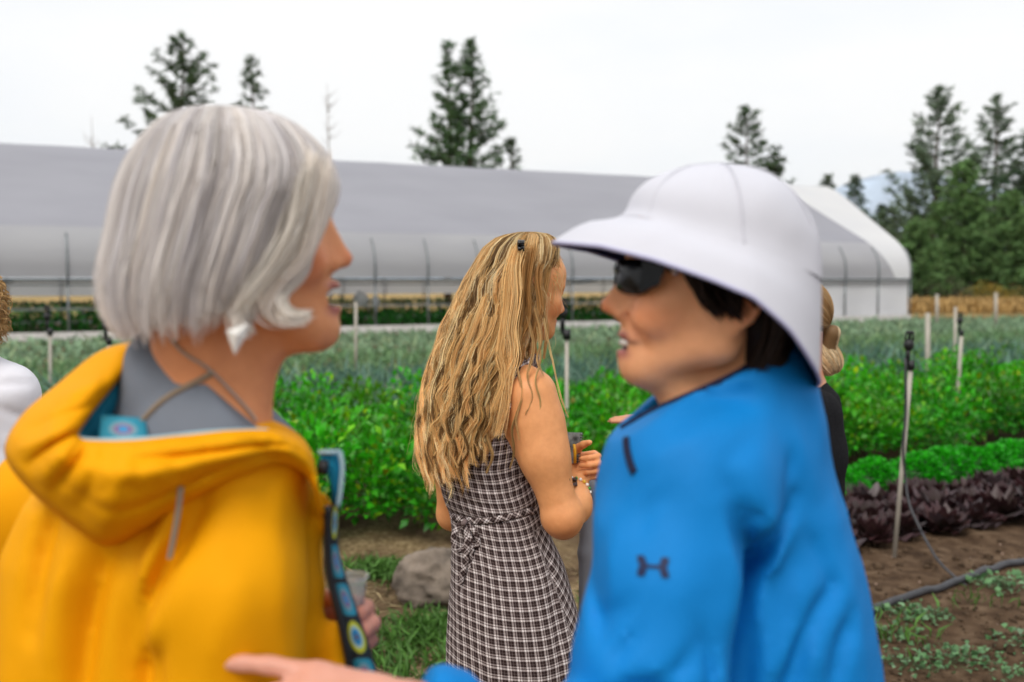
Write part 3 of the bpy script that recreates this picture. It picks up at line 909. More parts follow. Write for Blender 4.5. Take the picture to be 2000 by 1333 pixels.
V2, F2, C2 = leaves(P, gr.uniform(.05, .16, n), d, gr, np.array([.42, .33, .19]) * gr.uniform(.5, 1.15, (n, 1)), bend=.1, width=.05)
tag(mk('grass', V, F, M['grass'], None, True, C), 'patches of short green grass on the path', 'grass', kind='stuff')
tag(mk('straw', V2, F2, M['dry'], None, True, C2), 'dry straw litter scattered over the path', 'straw', kind='stuff')
# clods and pebbles on the soil
n = 1500
px = gr.uniform(1500, 2080, n); py = gr.uniform(1060, 1420, n); D = 3013 / (py - 545)
P = np.stack([(px - 1000) / FPX * D, D, np.zeros(n)], -1); P[:, 2] = ground_height(P[:, 0], P[:, 1])
s = gr.gamma(2.0, .0042, n)[:, None, None]
ico = np.array([(0, 0, 1), (.9, 0, .2), (.28, .85, .2), (-.73, .53, .2), (-.73, -.53, .2), (.28, -.85, .2), (0, 0, -.6)])
fi = np.array([(0, 1, 2), (0, 2, 3), (0, 3, 4), (0, 4, 5), (0, 5, 1), (6, 2, 1), (6, 3, 2), (6, 4, 3), (6, 5, 4), (6, 1, 5)])
V = (P[:, None] + ico[None] * s * (1 + .35 * gr.normal(size=(n, 7, 1)))).reshape(-1, 3)
F = (np.arange(n)[:, None, None] * 7 + fi[None]).reshape(-1, 3)
cc = np.where(gr.random((n, 1)) < .07, np.array([[.30, .21, .16]]), np.array([[.085, .055, .034]])) * gr.uniform(.6, 1.3, (n, 1))
M['clod'] = pmat('clod', (.1, .06, .04), .95, attr=True, spec=.1)
tag(mk('soil_clods', V, F, M['clod'], None, True, np.repeat(cc, 7, axis=0)), 'loose clods and pebbles on the bare soil', 'soil', kind='stuff')

M['weed'] = pmat('weed_leaf', (.1, .2, .1), .5, attr=True, spec=.4, transl=.2)
def weed_mesh(seed, n=64, sz=.034, col=(.10, .22, .085)):
    rng = np.random.default_rng(seed)
    a = rng.uniform(0, 6.28, n); r = rng.random(n) ** .6 * .16
    P = np.stack([np.cos(a) * r, np.sin(a) * r * .8, .012 + .045 * rng.random(n)], -1)
    d = np.stack([np.cos(a), np.sin(a), rng.uniform(-.1, .8, n)], -1) + rng.normal(size=(n, 3)) * .4
    c = np.array(col) * rng.uniform(.6, 1.35, (n, 1)) + (rng.random((n, 1)) < .08) * np.array([.07, .08, .07])
    V, F, C = leaves(P, rng.uniform(sz * .6, sz * 1.3, n), d, rng, c, width=.75, bend=.4)
    base = V[0::5]; m0 = len(V)
    V = np.concatenate([V, base + np.array([.002, .001, 0]), [[0, 0, -.01]]]); C = np.concatenate([C, c * .8, [[.06, .1, .04]]])
    F = np.concatenate([F, np.stack([np.full(n, m0 + n), np.arange(n) * 5, m0 + np.arange(n)], -1)])
    return mesh_data('weed', V, F, M['weed'], True, C)
wm = [weed_mesh(700 + i) for i in range(4)]
for i, (px, py, s, lab) in enumerate([
    (1965, 1168, 1.15, 'pale green weed under the hose at the right photo edge'),
    (1925, 1155, .7, 'small pale weed just below the irrigation hose'),
    (1990, 1285, .9, 'green weed at the right photo edge, low on the soil'),
    (1775, 1218, .9, 'flat weed below the hose next to the blue jacket'),
    (1812, 1222, .8, 'flat weed below the hose, second from the blue jacket'),
    (1850, 1312, .9, 'spreading weed near the bottom edge right of the blue jacket'),
    (1895, 1305, .8, 'pale weed near the bottom edge, right of the spreading weed'),
    (1770, 1318, .8, 'weed at the bottom edge touching the blue jacket outline'),
    (1955, 1332, .7, 'weed at the bottom edge below the right hand soil patch'),
    (1745, 1250, .8, 'narrow weed close against the blue jacket')]):
    D = 3013.0 / (py - 545); p = W(px, py, D)
    o = bpy.data.objects.new('weed', wm[i % 4]); o.location = (p[0], p[1], float(ground_height(p[0], p[1])) - .005); o.rotation_euler = (0, 0, i * 2.1); o.scale = (s, s, s)
    link(o); tag(o, lab, 'weed', 'weeds on the bare soil')
# ================================================================== sculpting: signed distance volumes
def _n(v): v = np.asarray(v, float); return v / (np.linalg.norm(v) + 1e-12)
class Vol:
    def __init__(s, lo, hi, h):
        s.lo = np.asarray(lo, float); s.h = h
        s.n = np.ceil((np.asarray(hi, float) - s.lo) / h).astype(int) + 1
        s.ax = [(s.lo[i] + h * np.arange(s.n[i])).astype(np.float32) for i in range(3)]
        s.a = np.full(s.n, 0.15, np.float32)
    def _sub(s, lo, hi, pad):
        sl = []
        for i in range(3):
            a = int(max(0, math.floor((lo[i] - pad - s.lo[i]) / s.h))); b = int(min(s.n[i], math.ceil((hi[i] + pad - s.lo[i]) / s.h) + 1))
            if b <= a: return None
            sl.append(slice(a, b))
        X = s.ax[0][sl[0]][:, None, None]; Y = s.ax[1][sl[1]][None, :, None]; Z = s.ax[2][sl[2]][None, None, :]
        return tuple(sl), X, Y, Z
    def _mix(s, sl, d, k, sub=False):
        a = s.a[sl]
        if not sub:
            if k <= 0: s.a[sl] = np.minimum(a, d)
            else:
                h = np.clip(.5 + .5 * (a - d) / k, 0, 1)
                s.a[sl] = a + (d - a) * h - k * h * (1 - h)
        else:
            d = -d
            if k <= 0: s.a[sl] = np.maximum(a, d)
            else:
                h = np.clip(.5 - .5 * (a - d) / k, 0, 1)
                s.a[sl] = a + (d - a) * h + k * h * (1 - h)
    def rc(s, a, b, r1, r2=None, k=.01, sub=False):
        a = np.asarray(a, float); b = np.asarray(b, float); r2 = r1 if r2 is None else r2
        R = max(r1, r2)
        q = s._sub(np.minimum(a, b) - R, np.maximum(a, b) + R, k + .02)
        if q is None: return s
        sl, X, Y, Z = q
        ba = b - a; L = float(ba @ ba) + 1e-12
        t = np.clip(((X - a[0]) * ba[0] + (Y - a[1]) * ba[1] + (Z - a[2]) * ba[2]) / L, 0, 1)
        d = np.sqrt((X - a[0] - ba[0] * t) ** 2 + (Y - a[1] - ba[1] * t) ** 2 + (Z - a[2] - ba[2] * t) ** 2) - (r1 + (r2 - r1) * t)
        s._mix(sl, d.astype(np.float32), k, sub)
        return s
    def chain(s, P, r, k=.01, sub=False):
        for i in range(len(P) - 1): s.rc(P[i], P[i + 1], r[i], r[i + 1], k, sub)
        return s
    def ell(s, c, rad, Rm=None, k=.01, sub=False):
        c = np.asarray(c, float); rad = np.asarray(rad, float); m = rad.max() if Rm is not None else rad
        q = s._sub(c - m, c + m, k + .02)
        if q is None: return s
        sl, X, Y, Z = q
        x, y, z = X - c[0], Y - c[1], Z - c[2]
        if Rm is not None:      # columns of Rm are the ellipsoid's axes
            x, y, z = (x * Rm[0, i] + y * Rm[1, i] + z * Rm[2, i] for i in range(3))
        k0 = np.sqrt((x / rad[0]) ** 2 + (y / rad[1]) ** 2 + (z / rad[2]) ** 2)
        k1 = np.sqrt((x / rad[0] ** 2) ** 2 + (y / rad[1] ** 2) ** 2 + (z / rad[2] ** 2) ** 2) + 1e-9
        d = k0 * (k0 - 1) / k1
        s._mix(sl, np.clip(d, -.2, .2).astype(np.float32), k, sub)
        return s
    def loft(s, zs, cx, cy, rx, ry, ex=2.0, rot=0.0, k=.02, sub=False):
        """stack of superellipse sections between zs[0] and zs[-1]"""
        o = np.argsort(zs); zs, cx, cy, rx, ry = (np.asarray(np.broadcast_to(v, (len(zs),)), float)[o] for v in (zs, cx, cy, rx, ry))
        R = max(rx.max(), ry.max())
        q = s._sub((cx.min() - R, cy.min() - R, zs[0]), (cx.max() + R, cy.max() + R, zs[-1]), k + .02)
        if q is None: return s
        sl, X, Y, Z = q
        z = Z.ravel()
        f = lambda v: np.interp(z, zs, v)[None, None, :]
        x = X - f(cx); y = Y - f(cy)
        if rot: c_, s_ = math.cos(rot), math.sin(rot); x, y = x * c_ + y * s_, -x * s_ + y * c_
        A, B = f(rx), f(ry)
        rho = (np.abs(x / A) ** ex + np.abs(y / B) ** ex) ** (1 / ex)
        g = np.sqrt((x / A ** 2) ** 2 + (y / B ** 2) ** 2) / np.maximum(rho, 1e-4) + 1e-6
        d = np.clip((rho - 1) / g, -.2, .2)
        dz = np.maximum(zs[0] - Z, Z - zs[-1])
        d = np.where(dz > 0, np.sqrt(np.maximum(d, 0) ** 2 + dz ** 2), np.maximum(d, np.maximum(dz, -.2)))
        s._mix(sl, d.astype(np.float32), k, sub)
        return s
    def plane_cut(s, p, nrm):
        """removes what lies on the side the normal points to"""
        nrm = _n(nrm)
        d = (s.ax[0][:, None, None] - p[0]) * nrm[0] + (s.ax[1][None, :, None] - p[1]) * nrm[1] + (s.ax[2][None, None, :] - p[2]) * nrm[2]
        s.a = np.maximum(s.a, d.astype(np.float32)); return s
    def field_xz(s, G, ymax, fade=.05):
        """adds a displacement G(x,z) (positive = groove) to the surface nearer than ymax"""
        w = np.clip((ymax - s.ax[1]) / fade, 0, 1)[None, :, None]
        s.a += (G[:, None, :] * w).astype(np.float32); return s
    def noise(s, amp, scale, seed=0, stretch=(1, 1, 1)):
        m = np.abs(s.a) < .03
        idx = np.nonzero(m)
        P = np.stack([s.ax[i][idx[i]] * stretch[i] for i in range(3)], -1)
        s.a[m] += (amp * vnoise(P, scale, seed)).astype(np.float32); return s
    def mesh(s, smooth=1):
        return surface_nets(s.a, s.lo, s.h, smooth)

def crease_field(vol, segs):
    """segs: list of (polyline of (x,z), amplitude, width); amplitude > 0 carves, < 0 raises"""
    X = vol.ax[0][:, None].astype(float); Z = vol.ax[2][None, :].astype(float)
    G = np.zeros((len(vol.ax[0]), len(vol.ax[2])))
    for P, A, w in segs:
        P = np.asarray(P, float)
        if len(P) > 2: P = spline(P, 4 * len(P))
        best = np.full(G.shape, 1e9); prof = np.zeros(G.shape)
        m = len(P) - 1
        for i in range(m):
            a, b = P[i], P[i + 1]; ba = b - a; L = ba @ ba + 1e-12
            t = np.clip(((X - a[0]) * ba[0] + (Z - a[1]) * ba[1]) / L, 0, 1)
            d = (X - a[0] - ba[0] * t) ** 2 + (Z - a[1] - ba[1] * t) ** 2
            u = (i + t) / m
            c = d < best
            best = np.where(c, d, best); prof = np.where(c, u, prof)
        G += A * np.exp(-best / w ** 2) * np.clip(np.sin(np.pi * np.clip(prof, .04, .96)), 0, 1) ** .5
    return G

def surface_nets(A, lo, h, smooth=1):
    S = A < 0
    nx, ny, nz = A.shape
    c = np.zeros((nx - 1, ny - 1, nz - 1), np.uint8)
    for i in (0, 1):
        for j in (0, 1):
            for k in (0, 1):
                c += S[i:nx - 1 + i, j:ny - 1 + j, k:nz - 1 + k]
    cells = np.nonzero((c > 0) & (c < 8))
    n = len(cells[0])
    idx = np.full(c.shape, -1, np.int32); idx[cells] = np.arange(n)
    acc = np.zeros((n, 3)); cnt = np.zeros(n)
    I, J, K = cells
    offs = [(i, j, k) for i in (0, 1) for j in (0, 1) for k in (0, 1)]
    val = {o: A[I + o[0], J + o[1], K + o[2]] for o in offs}
    for a in offs:
        for ax in range(3):
            if a[ax] == 1: continue
            b = list(a); b[ax] = 1; b = tuple(b)
            va, vb = val[a], val[b]
            m = (va < 0) != (vb < 0)
            t = np.where(m, va / np.where(m, va - vb, 1), 0)
            p = np.array(a, float)[None, :].repeat(n, 0); p[:, ax] = t
            acc += p * m[:, None]; cnt += m
    V = np.stack([I, J, K], -1) + acc / np.maximum(cnt, 1)[:, None]
    F = []
    # edge along x
    for ax in range(3):
        a1, a2 = (ax + 1) % 3, (ax + 2) % 3
        sl0 = [slice(1, -1)] * 3; sl1 = [slice(1, -1)] * 3
        sl0[ax] = slice(0, A.shape[ax] - 1); sl1[ax] = slice(1, A.shape[ax])
        s0 = S[tuple(sl0)]; s1 = S[tuple(sl1)]
        e = np.nonzero(s0 != s1)
        fl = s0[e]
        P = [e[0].copy(), e[1].copy(), e[2].copy()]
        for q in range(3):
            if q != ax: P[q] = P[q] + 1
        def cell(d1, d2):
            Q = [P[0].copy(), P[1].copy(), P[2].copy()]
            Q[a1] = Q[a1] - d1; Q[a2] = Q[a2] - d2
            return idx[Q[0], Q[1], Q[2]]
        q = np.stack([cell(1, 1), cell(0, 1), cell(0, 0), cell(1, 0)], -1)
        q[~fl] = q[~fl][:, ::-1]
        F.append(q)
    F = np.concatenate(F); F = F[(F >= 0).all(1)]
    for _ in range(smooth):
        acc = np.zeros_like(V); cnt = np.zeros(len(V))
        for a in range(4):
            for b in ((a + 1) % 4,):
                np.add.at(acc, F[:, a], V[F[:, b]]); np.add.at(acc, F[:, b], V[F[:, a]])
                np.add.at(cnt, F[:, a], 1); np.add.at(cnt, F[:, b], 1)
        V = .5 * V + .5 * acc / np.maximum(cnt, 1)[:, None]
    return lo + V * h, F

def rot_frame(fwd, up=(0, 0, 1)):
    """matrix whose columns are forward, left, up"""
    f = _n(fwd); l = _n(np.cross(np.asarray(up, float), f)); u = np.cross(f, l)
    return np.stack([f, l, u], 1)

class Head:
    """head with a face; local frame x forward, y left, z up, origin at eye level between the ears"""
    def __init__(s, c, Rm, sc=1.0, **kw):
        s.c = np.asarray(c, float); s.R = Rm; s.s = sc; s.kw = kw
    def w(s, x, y, z): return s.c + s.R @ (np.array([x, y, z]) * s.s)
    def local(s, P): return ((np.asarray(P) - s.c) @ s.R) / s.s
    def carve(s, V):
        w, S, R = s.w, s.s, s.R
        g = s.kw.get
        mo = g('mouth', 0.0)            # mouth opening
        cn = g('chin', 0.0); cz = g('chinz', 0.0)
        no = g('nose', 0.0)             # longer nose
        nu = g('nup', 0.0)              # upturned tip
        E = lambda c, r, k, sub=False: V.ell(w(*c), np.array(r) * S, R, k * S, sub)
        C = lambda a, b, r1, r2, k, sub=False: V.rc(w(*a), w(*b), r1 * S, r2 * S, k * S, sub)
        E((-.007, 0, .028), (.087, .072, .083), .01)
        E((.028, 0, -.01), (.064, .060, .088), .035)
        E((.052, 0, .040), (.042, .052, .040), .03)               # forehead
        E((.060, 0, -.064 - mo * .3), (.036, .034, .034), .02)     # muzzle
        for q in (-1, 1):
            C((.006, q * .049, -.062), (.072 + cn, q * .016, -.096 - mo + cz), .017, .016, .03)
            C((.006, q * .055, -.03), (.006, q * .049, -.062), .012, .015, .03)
            E((.064, q * .040, -.030), (.020, .018, .017), .022)   # cheekbone
            E((.070, q * .034, -.048), (.018 + g('smile', 0) * .004, .015, .015), .02)
            C((.089, q * .010, .016), (.077, q * .043, .013), .0085, .007, .014)    # brow
        C((.082 + cn, 0, -.098 - mo + cz), (.081 + cn, 0, -.094 - mo + cz), .0165, .016, .02)          # chin
        E((.060 + cn, 0, -.104 - mo + cz), (.03, .022, .012), .02)
        for q in (-1, 1):
            E((.099, q * .031, -.001), (.016, .0165, .0115), .010, True)
            E((.0765, q * .031, -.001), (.0135, .0145, .0120), .004)
            C((.0895, q * .020, .0065), (.0835, q * .043, .0050), .0028, .0024, .004)   # upper lid
            C((.0885, q * .021, -.0085), (.0835, q * .042, -.0065), .0022, .0018, .004)
        C((.093, 0, .004), (.1135 + no, 0, -.039 + nu), .0062, .0088, .012)              # nose
        C((.084, 0, .0), (.096 + no * .5, 0, -.038 + nu * .5), .0085, .0135, .010); C((.080, .010, -.02), (.090, .012, -.045), .008, .010, .012); C((.080, -.010, -.02), (.090, -.012, -.045), .008, .010, .012)
        E((.1145 + no, 0, -.043 + nu), (.0105, .0098, .0088), .007)
        for q in (-1, 1):
            E((.1015 + no * .6, q * .0125, -.0475 + nu * .6), (.0105, .0072, .0072), .006)
            E((.1055 + no * .6, q * .0062, -.0545 + nu * .6), (.0050, .0032, .0036), .003, True)
        # lips
        lr_, lx_ = g('lipr', 1.0), g('lipx', 0.0)
        for q in (-1, 1):
            C((.1005 + lx_, q * .004, -.0685), (.0865, q * (.024 + g('smile', 0) * .005), -.0735 + g('smile', 0) * .006), .0052 * lr_, .0030, .005)
            C((.0985 + lx_, q * .004, -.0800 - mo), (.0865, q * .022, -.0755 - mo * .5 + g('smile', 0) * .004), .0060 * lr_, .0032, .005)
        if mo > .002:
            E((.094, 0, -.0745 - mo * .5), (.016, .020, .0025 + mo * .5), .003, True)
        else:
            C((.104, 0, -.0742), (.089, .024, -.0738), .0012, .0010, .002, True); C((.104, 0, -.0742), (.089, -.024, -.0738), .0012, .0010, .002, True)
        # ears
        for q in (-1, 1):
            ed = g('eard', 0.0)
            a = [(-.004, q * .071, -.036), (-.018, q * .077, -.022), (-.026, q * .084, -.002), (-.022, q * .085, .014), (-.008, q * .079, .016), (.002, q * .073, .006)]
            a = [(x_, y_, z_ - ed) for x_, y_, z_ in a]
            for i in range(len(a) - 1): C(a[i], a[i + 1], .0048, .0048, .003)
            E((-.010, q * .073, -.010 - ed), (.015, .0045, .022), .004)
            E((-.004, q * .0725, -.036 - ed), (.0065, .0045, .0075), .004)
        # neck
        nb = g('neck', (-.055, 0, -.215))
        C((-.028, 0, -.05), nb, g('nt', .050), g('nr', .054), g('nk', .03))
        C((.022, 0, -.098), tuple(np.array(nb) + np.array([.03, 0, 0])), .022, .030, g('nk', .03) + .005)
        return s
    def colour(s, P, base):
        L = s.local(P)
        x, y, z = L[:, 0], L[:, 1], L[:, 2]
        mo = s.kw.get('mouth', 0.0)
        col = np.tile(np.array(base), (len(P), 1))
        g = lambda c, r: np.exp(-(((L - np.array(c)) / np.array(r)) ** 2).sum(1))
        red = np.array([1.0, .62, .55])
        ay = np.stack([x, np.abs(y), z], -1)
        ga = lambda c, r: np.exp(-(((ay - np.array(c)) / np.array(r)) ** 2).sum(1))
        t = np.clip(ga((.075, .042, -.042), (.03, .024, .02)) * .55 + g((.118, 0, -.043), (.014, .014, .012)) * .7 + ga((-.012, .08, -.01), (.025, .012, .03)) * .5, 0, 1)[:, None]
        col = col * (1 - t) + col * red * t
        lipc = np.array(s.kw.get('lip', (.42, .12, .09)))
        lip = np.clip((ga((.096, .008, -.0685), (.010, .018, .0042)) + ga((.096, .008, -.0800 - mo), (.010, .017, .0055))) * 1.5, 0, 1)[:, None] * (x > .08)[:, None]
        col = col * (1 - lip) + lipc * lip
        if s.kw.get('smile', 0) > .5:
            cr = np.clip(ga((.086, .024, -.0722 - mo * .3), (.009, .011, .0026)) * 1.3, 0, 1)[:, None] * (x > .06)[:, None]  # shade of the mouth-corner crease, painted into the skin colour
            col = col * (1 - cr * .75) + np.array([.16, .05, .035]) * cr * .75
        if mo > .002:
            ins = ((np.abs(z + .0745 + mo * .5) < .003 + mo * .4) & (x > .06) & (x < .0945) & (np.abs(y) < .02))[:, None]
            col = np.where(ins, np.array([.16, .03, .025]), col)
        br = np.clip(ga((.085, .028, .0195), (.016, .018, .0042)) * 1.3, 0, 1)[:, None] * s.kw.get('brow_w', .7) * (x > .05)[:, None]
        col = col * (1 - br) + np.array(s.kw.get('brow', (.16, .09, .05))) * br
        lash = np.clip(ga((.0885, .031, .0055), (.012, .013, .0024)) * 1.2, 0, 1)[:, None] * (x > .05)[:, None] * .75
        col = col * (1 - lash) + np.array([.05, .03, .02]) * lash
        return col

def eyes(head, parent, iris=(.08, .12, .16), closed=False):
    """eyeballs: white, iris and pupil"""
    for q in (-1, 1):
        c = head.w(.0762, q * .031, -.0015); r = .0122 * head.s
        th = np.linspace(0, math.pi, 14); ph = np.linspace(0, 2 * math.pi, 21)[:-1]
        V = np.array([[math.cos(t), math.sin(t) * math.cos(p), math.sin(t) * math.sin(p)] for t in th for p in ph])
        col = np.where((V[:, :1] > .985), np.array([.005, .005, .005]), np.where(V[:, :1] > .88, np.array(iris), np.array([.50, .47, .45])))
        Vw = c + (V * r) @ head.R.T
        m = len(ph); F = [(i * m + j, i * m + (j + 1) % m, (i + 1) * m + (j + 1) % m, (i + 1) * m + j) for i in range(len(th) - 1) for j in range(m)]
        mk('eye', Vw, np.array(F), M['eye'], parent, True, col)
M['eye'] = pmat('eye', (.7, .7, .7), .15, attr=True, spec=.6)

def hand(V, wrist, fdir, back, side, curls, thumb=(.3, .4), sc=1.0, spread=0.0, fk=.004):
    """fdir: wrist to knuckles; back: out of the back of the hand; side +1 when the thumb lies along cross(back,fdir)
       curls: 4 triples of joint bends (index..little), in degrees. Returns fingertip positions."""
    x = _n(fdir); z = _n(np.asarray(back, float) - x * np.dot(back, x)); y = np.cross(z, x) * side
    P = lambda a, b, c: np.asarray(wrist, float) + (x * a + y * b + z * c) * sc
    ys = (.027, .009, -.0095, -.0265)
    kx = (.086, .090, .085, .077)
    tips = []
    for i in range(4):
        V.rc(P(.0, ys[i] * .62, 0), P(kx[i] * .9, ys[i], .001), .0145 * sc, .0125 * sc, .014 * sc)
    lens = ((.042, .026, .021), (.046, .029, .022), (.042, .027, .022), (.033, .020, .019))
    rad = ((.0098, .0088, .0080, .0068), (.0100, .0090, .0082, .0070), (.0095, .0086, .0078, .0066), (.0084, .0076, .0068, .0058))
    for i in range(4):
        p = np.array([kx[i] * .93, ys[i], .0015]); ang = 0.0
        sp = spread * (1.5 - i)
        for j in range(3):
            ang += RAD(curls[i][j])
            q = p + lens[i][j] * np.array([math.cos(ang) * math.cos(sp), math.cos(ang) * math.sin(sp), -math.sin(ang)])
            V.rc(P(*p), P(*q), rad[i][j] * sc, rad[i][j + 1] * sc, fk * sc)
            p = q
        tips.append(P(*p))
    t0 = np.array([.018, .022, -.006]); a1, a2 = thumb
    d1 = _n([math.cos(a1), math.sin(a1), -.45]); d2 = _n([math.cos(a2), math.sin(a2) * .5, -.55])
    t1 = t0 + d1 * .042; t2 = t1 + d2 * .030; t3 = t2 + _n(d2 + np.array([.2, -.1, 0])) * .024
    V.rc(P(*t0), P(*t1), .0155 * sc, .0118 * sc, .012 * sc); V.rc(P(*t1), P(*t2), .0112 * sc, .0100 * sc, .004 * sc); V.rc(P(*t2), P(*t3), .0098 * sc, .0075 * sc, .004 * sc)
    tips.append(P(*t3))
    return tips, P

def legs(V, pelvis, hips, feet, r=.085, fwd=(0, 1, 0)):
    f = _n(fwd)
    for h_, ft in zip(hips, feet):
        h_ = np.asarray(h_, float); ft = np.asarray(ft, float)
        kn = (h_ + ft) / 2 + f * .02; kn[2] = .47
        V.rc(h_, kn, r, .058, .03); V.rc(kn, kn * .55 + ft * .45 - f * .02, .056, .058, .03); V.rc(kn * .55 + ft * .45 - f * .02, ft + np.array([0, 0, .09]), .058, .036, .03)
        V.rc(ft + np.array([0, 0, .06]) - f * .04, ft + f * .15 + np.array([0, 0, .03]), .036, .028, .03)

def skin_mat(name, tint=(1, 1, 1)):
    m, nt, b = mat_new(name)
    L = nt.links.new
    a = nt.nodes.new('ShaderNodeVertexColor'); a.layer_name = 'Col'
    tcx = nt.nodes.new('ShaderNodeTexCoord')
    n = nt.nodes.new('ShaderNodeTexNoise'); n.inputs['Scale'].default_value = 55; n.inputs['Detail'].default_value = 5
    L(tcx.outputs['Object'], n.inputs['Vector'])
    r = nt.nodes.new('ShaderNodeValToRGB')
    r.color_ramp.elements[0].position = .3; r.color_ramp.elements[0].color = (.93, .90, .88, 1)
    r.color_ramp.elements[1].position = .7; r.color_ramp.elements[1].color = (1.04, 1.05, 1.06, 1)
    L(n.outputs['Fac'], r.inputs['Fac'])
    mu = nt.nodes.new('ShaderNodeMix'); mu.data_type = 'RGBA'; mu.blend_type = 'MULTIPLY'; mu.inputs[0].default_value = 1
    L(a.outputs[0], mu.inputs[6]); L(r.outputs[0], mu.inputs[7]); L(mu.outputs[2], b.inputs['Base Color'])
    n2 = nt.nodes.new('ShaderNodeTexNoise'); n2.inputs['Scale'].default_value = 420; n2.inputs['Detail'].default_value = 3
    L(tcx.outputs['Object'], n2.inputs['Vector'])
    bp = nt.nodes.new('ShaderNodeBump'); bp.inputs['Strength'].default_value = .18; bp.inputs['Distance'].default_value = .002
    L(n2.outputs['Fac'], bp.inputs['Height']); L(bp.outputs[0], b.inputs['Normal'])
    b.inputs['Roughness'].default_value = .48
    b.inputs['Specular IOR Level'].default_value = .35
    b.inputs['Subsurface Weight'].default_value = .12
    b.inputs['Subsurface Radius'].default_value = (1.0, .35, .2)
    b.inputs['Subsurface Scale'].default_value = .008
    return m
M['skin'] = skin_mat('skin')

def strands(guides, r0, rng, cols, parent, name, mat, taper=.35, sides=2):
    """hair: guides is (n, m, 3); every guide a thin tapering tube"""
    G = np.asarray(guides, float); n, m, _ = G.shape
    T = np.gradient(G, axis=1); T /= np.linalg.norm(T, axis=2, keepdims=True) + 1e-12
    ref = rng.normal(size=(n, 1, 3)); ref = np.broadcast_to(ref, G.shape)
    N = np.cross(T, ref); N /= np.linalg.norm(N, axis=2, keepdims=True) + 1e-9
    B = np.cross(T, N)
    r = np.broadcast_to(np.asarray(r0, float).reshape(-1, 1), (n, 1)) * np.interp(np.linspace(0, 1, m), [0, .08, .75, 1], [.7, 1, 1, taper])[None, :]
    if sides == 2: r = r * 1.3
    a = np.arange(sides) * 2 * math.pi / sides
    V = G[:, :, None, :] + r[:, :, None, None] * (np.cos(a)[None, None, :, None] * N[:, :, None, :] + np.sin(a)[None, None, :, None] * B[:, :, None, :])
    base = (np.arange(n)[:, None] * m + np.arange(m - 1)[None, :])[..., None] * sides
    j = np.arange(sides)[None, None, :]; j2 = (j + 1) % sides
    F = np.stack([base + j, base + j2, base + sides + j2, base + sides + j], -1)
    if sides == 2: F = F[:, :, :1]
    F = F.reshape(-1, 4)
    C = np.asarray(cols, float)
    if C.ndim == 2: C = np.repeat(C[:, None, :], m, 1)
    C = np.repeat(C[:, :, None, :], sides, 2).reshape(-1, 3)
    return mk(name, V.reshape(-1, 3), F, mat, parent, True, C)

def hair_mat(name, rough=.5, spec=.25, transl=.2):
    m, nt, b = mat_new(name)
    a = nt.nodes.new('ShaderNodeVertexColor'); a.layer_name = 'Col'
    nt.links.new(a.outputs[0], b.inputs['Base Color'])
    b.inputs['Roughness'].default_value = rough
    b.inputs['Specular IOR Level'].default_value = spec
    t = nt.nodes.new('ShaderNodeBsdfTranslucent'); nt.links.new(a.outputs[0], t.inputs['Color'])
    ms = nt.nodes.new('ShaderNodeMixShader'); ms.inputs[0].default_value = transl
    nt.links.new(b.outputs[0], ms.inputs[1]); nt.links.new(t.outputs[0], ms.inputs[2]); nt.links.new(ms.outputs[0], nt.nodes['Material Output'].inputs['Surface'])
    return m
M['hair'] = hair_mat('hair')
M['hair_silver'] = hair_mat('silver_hair', transl=.42)
M['hair_blond'] = hair_mat('blond_hair', transl=.36)
def bbox_vol(P, pad, h):
    P = np.asarray(P, float)
    return Vol(P.min(0) - pad, P.max(0) + pad, h)
def uv_fix(fn, V): return fn(V)
def cloth_mat(name, col, rough=.6, noise=.06, bump=.25, bscale=900, spec=.25, sheen=.0, transl=0):
    return pmat(name, col, rough, noise=noise, nscale=9, bump=bump, bscale=bscale, spec=spec, sheen=sheen, transl=transl)

def caster(*objs):
    """first point and normal met on any of the objects along the sight line through a pixel"""
    from mathutils.bvhtree import BVHTree
    T = [(BVHTree.FromPolygons([v.co.copy() for v in o.data.vertices], [p.vertices[:] for p in o.data.polygons]), Vector(origin_of(o))) for o in objs]
    def f(px, py):
        a = Vector((0, 0, CAM_Z)); d = Vector(W(px, py, 1.0)) - a; d.normalize(); best = None
        for t, org in T:
            h, n_, i_, l_ = t.ray_cast(a - org, d)
            if h is not None and (best is None or l_ < best[2]): best = (np.array(h + org), np.array(n_), l_)
        return best
    return f
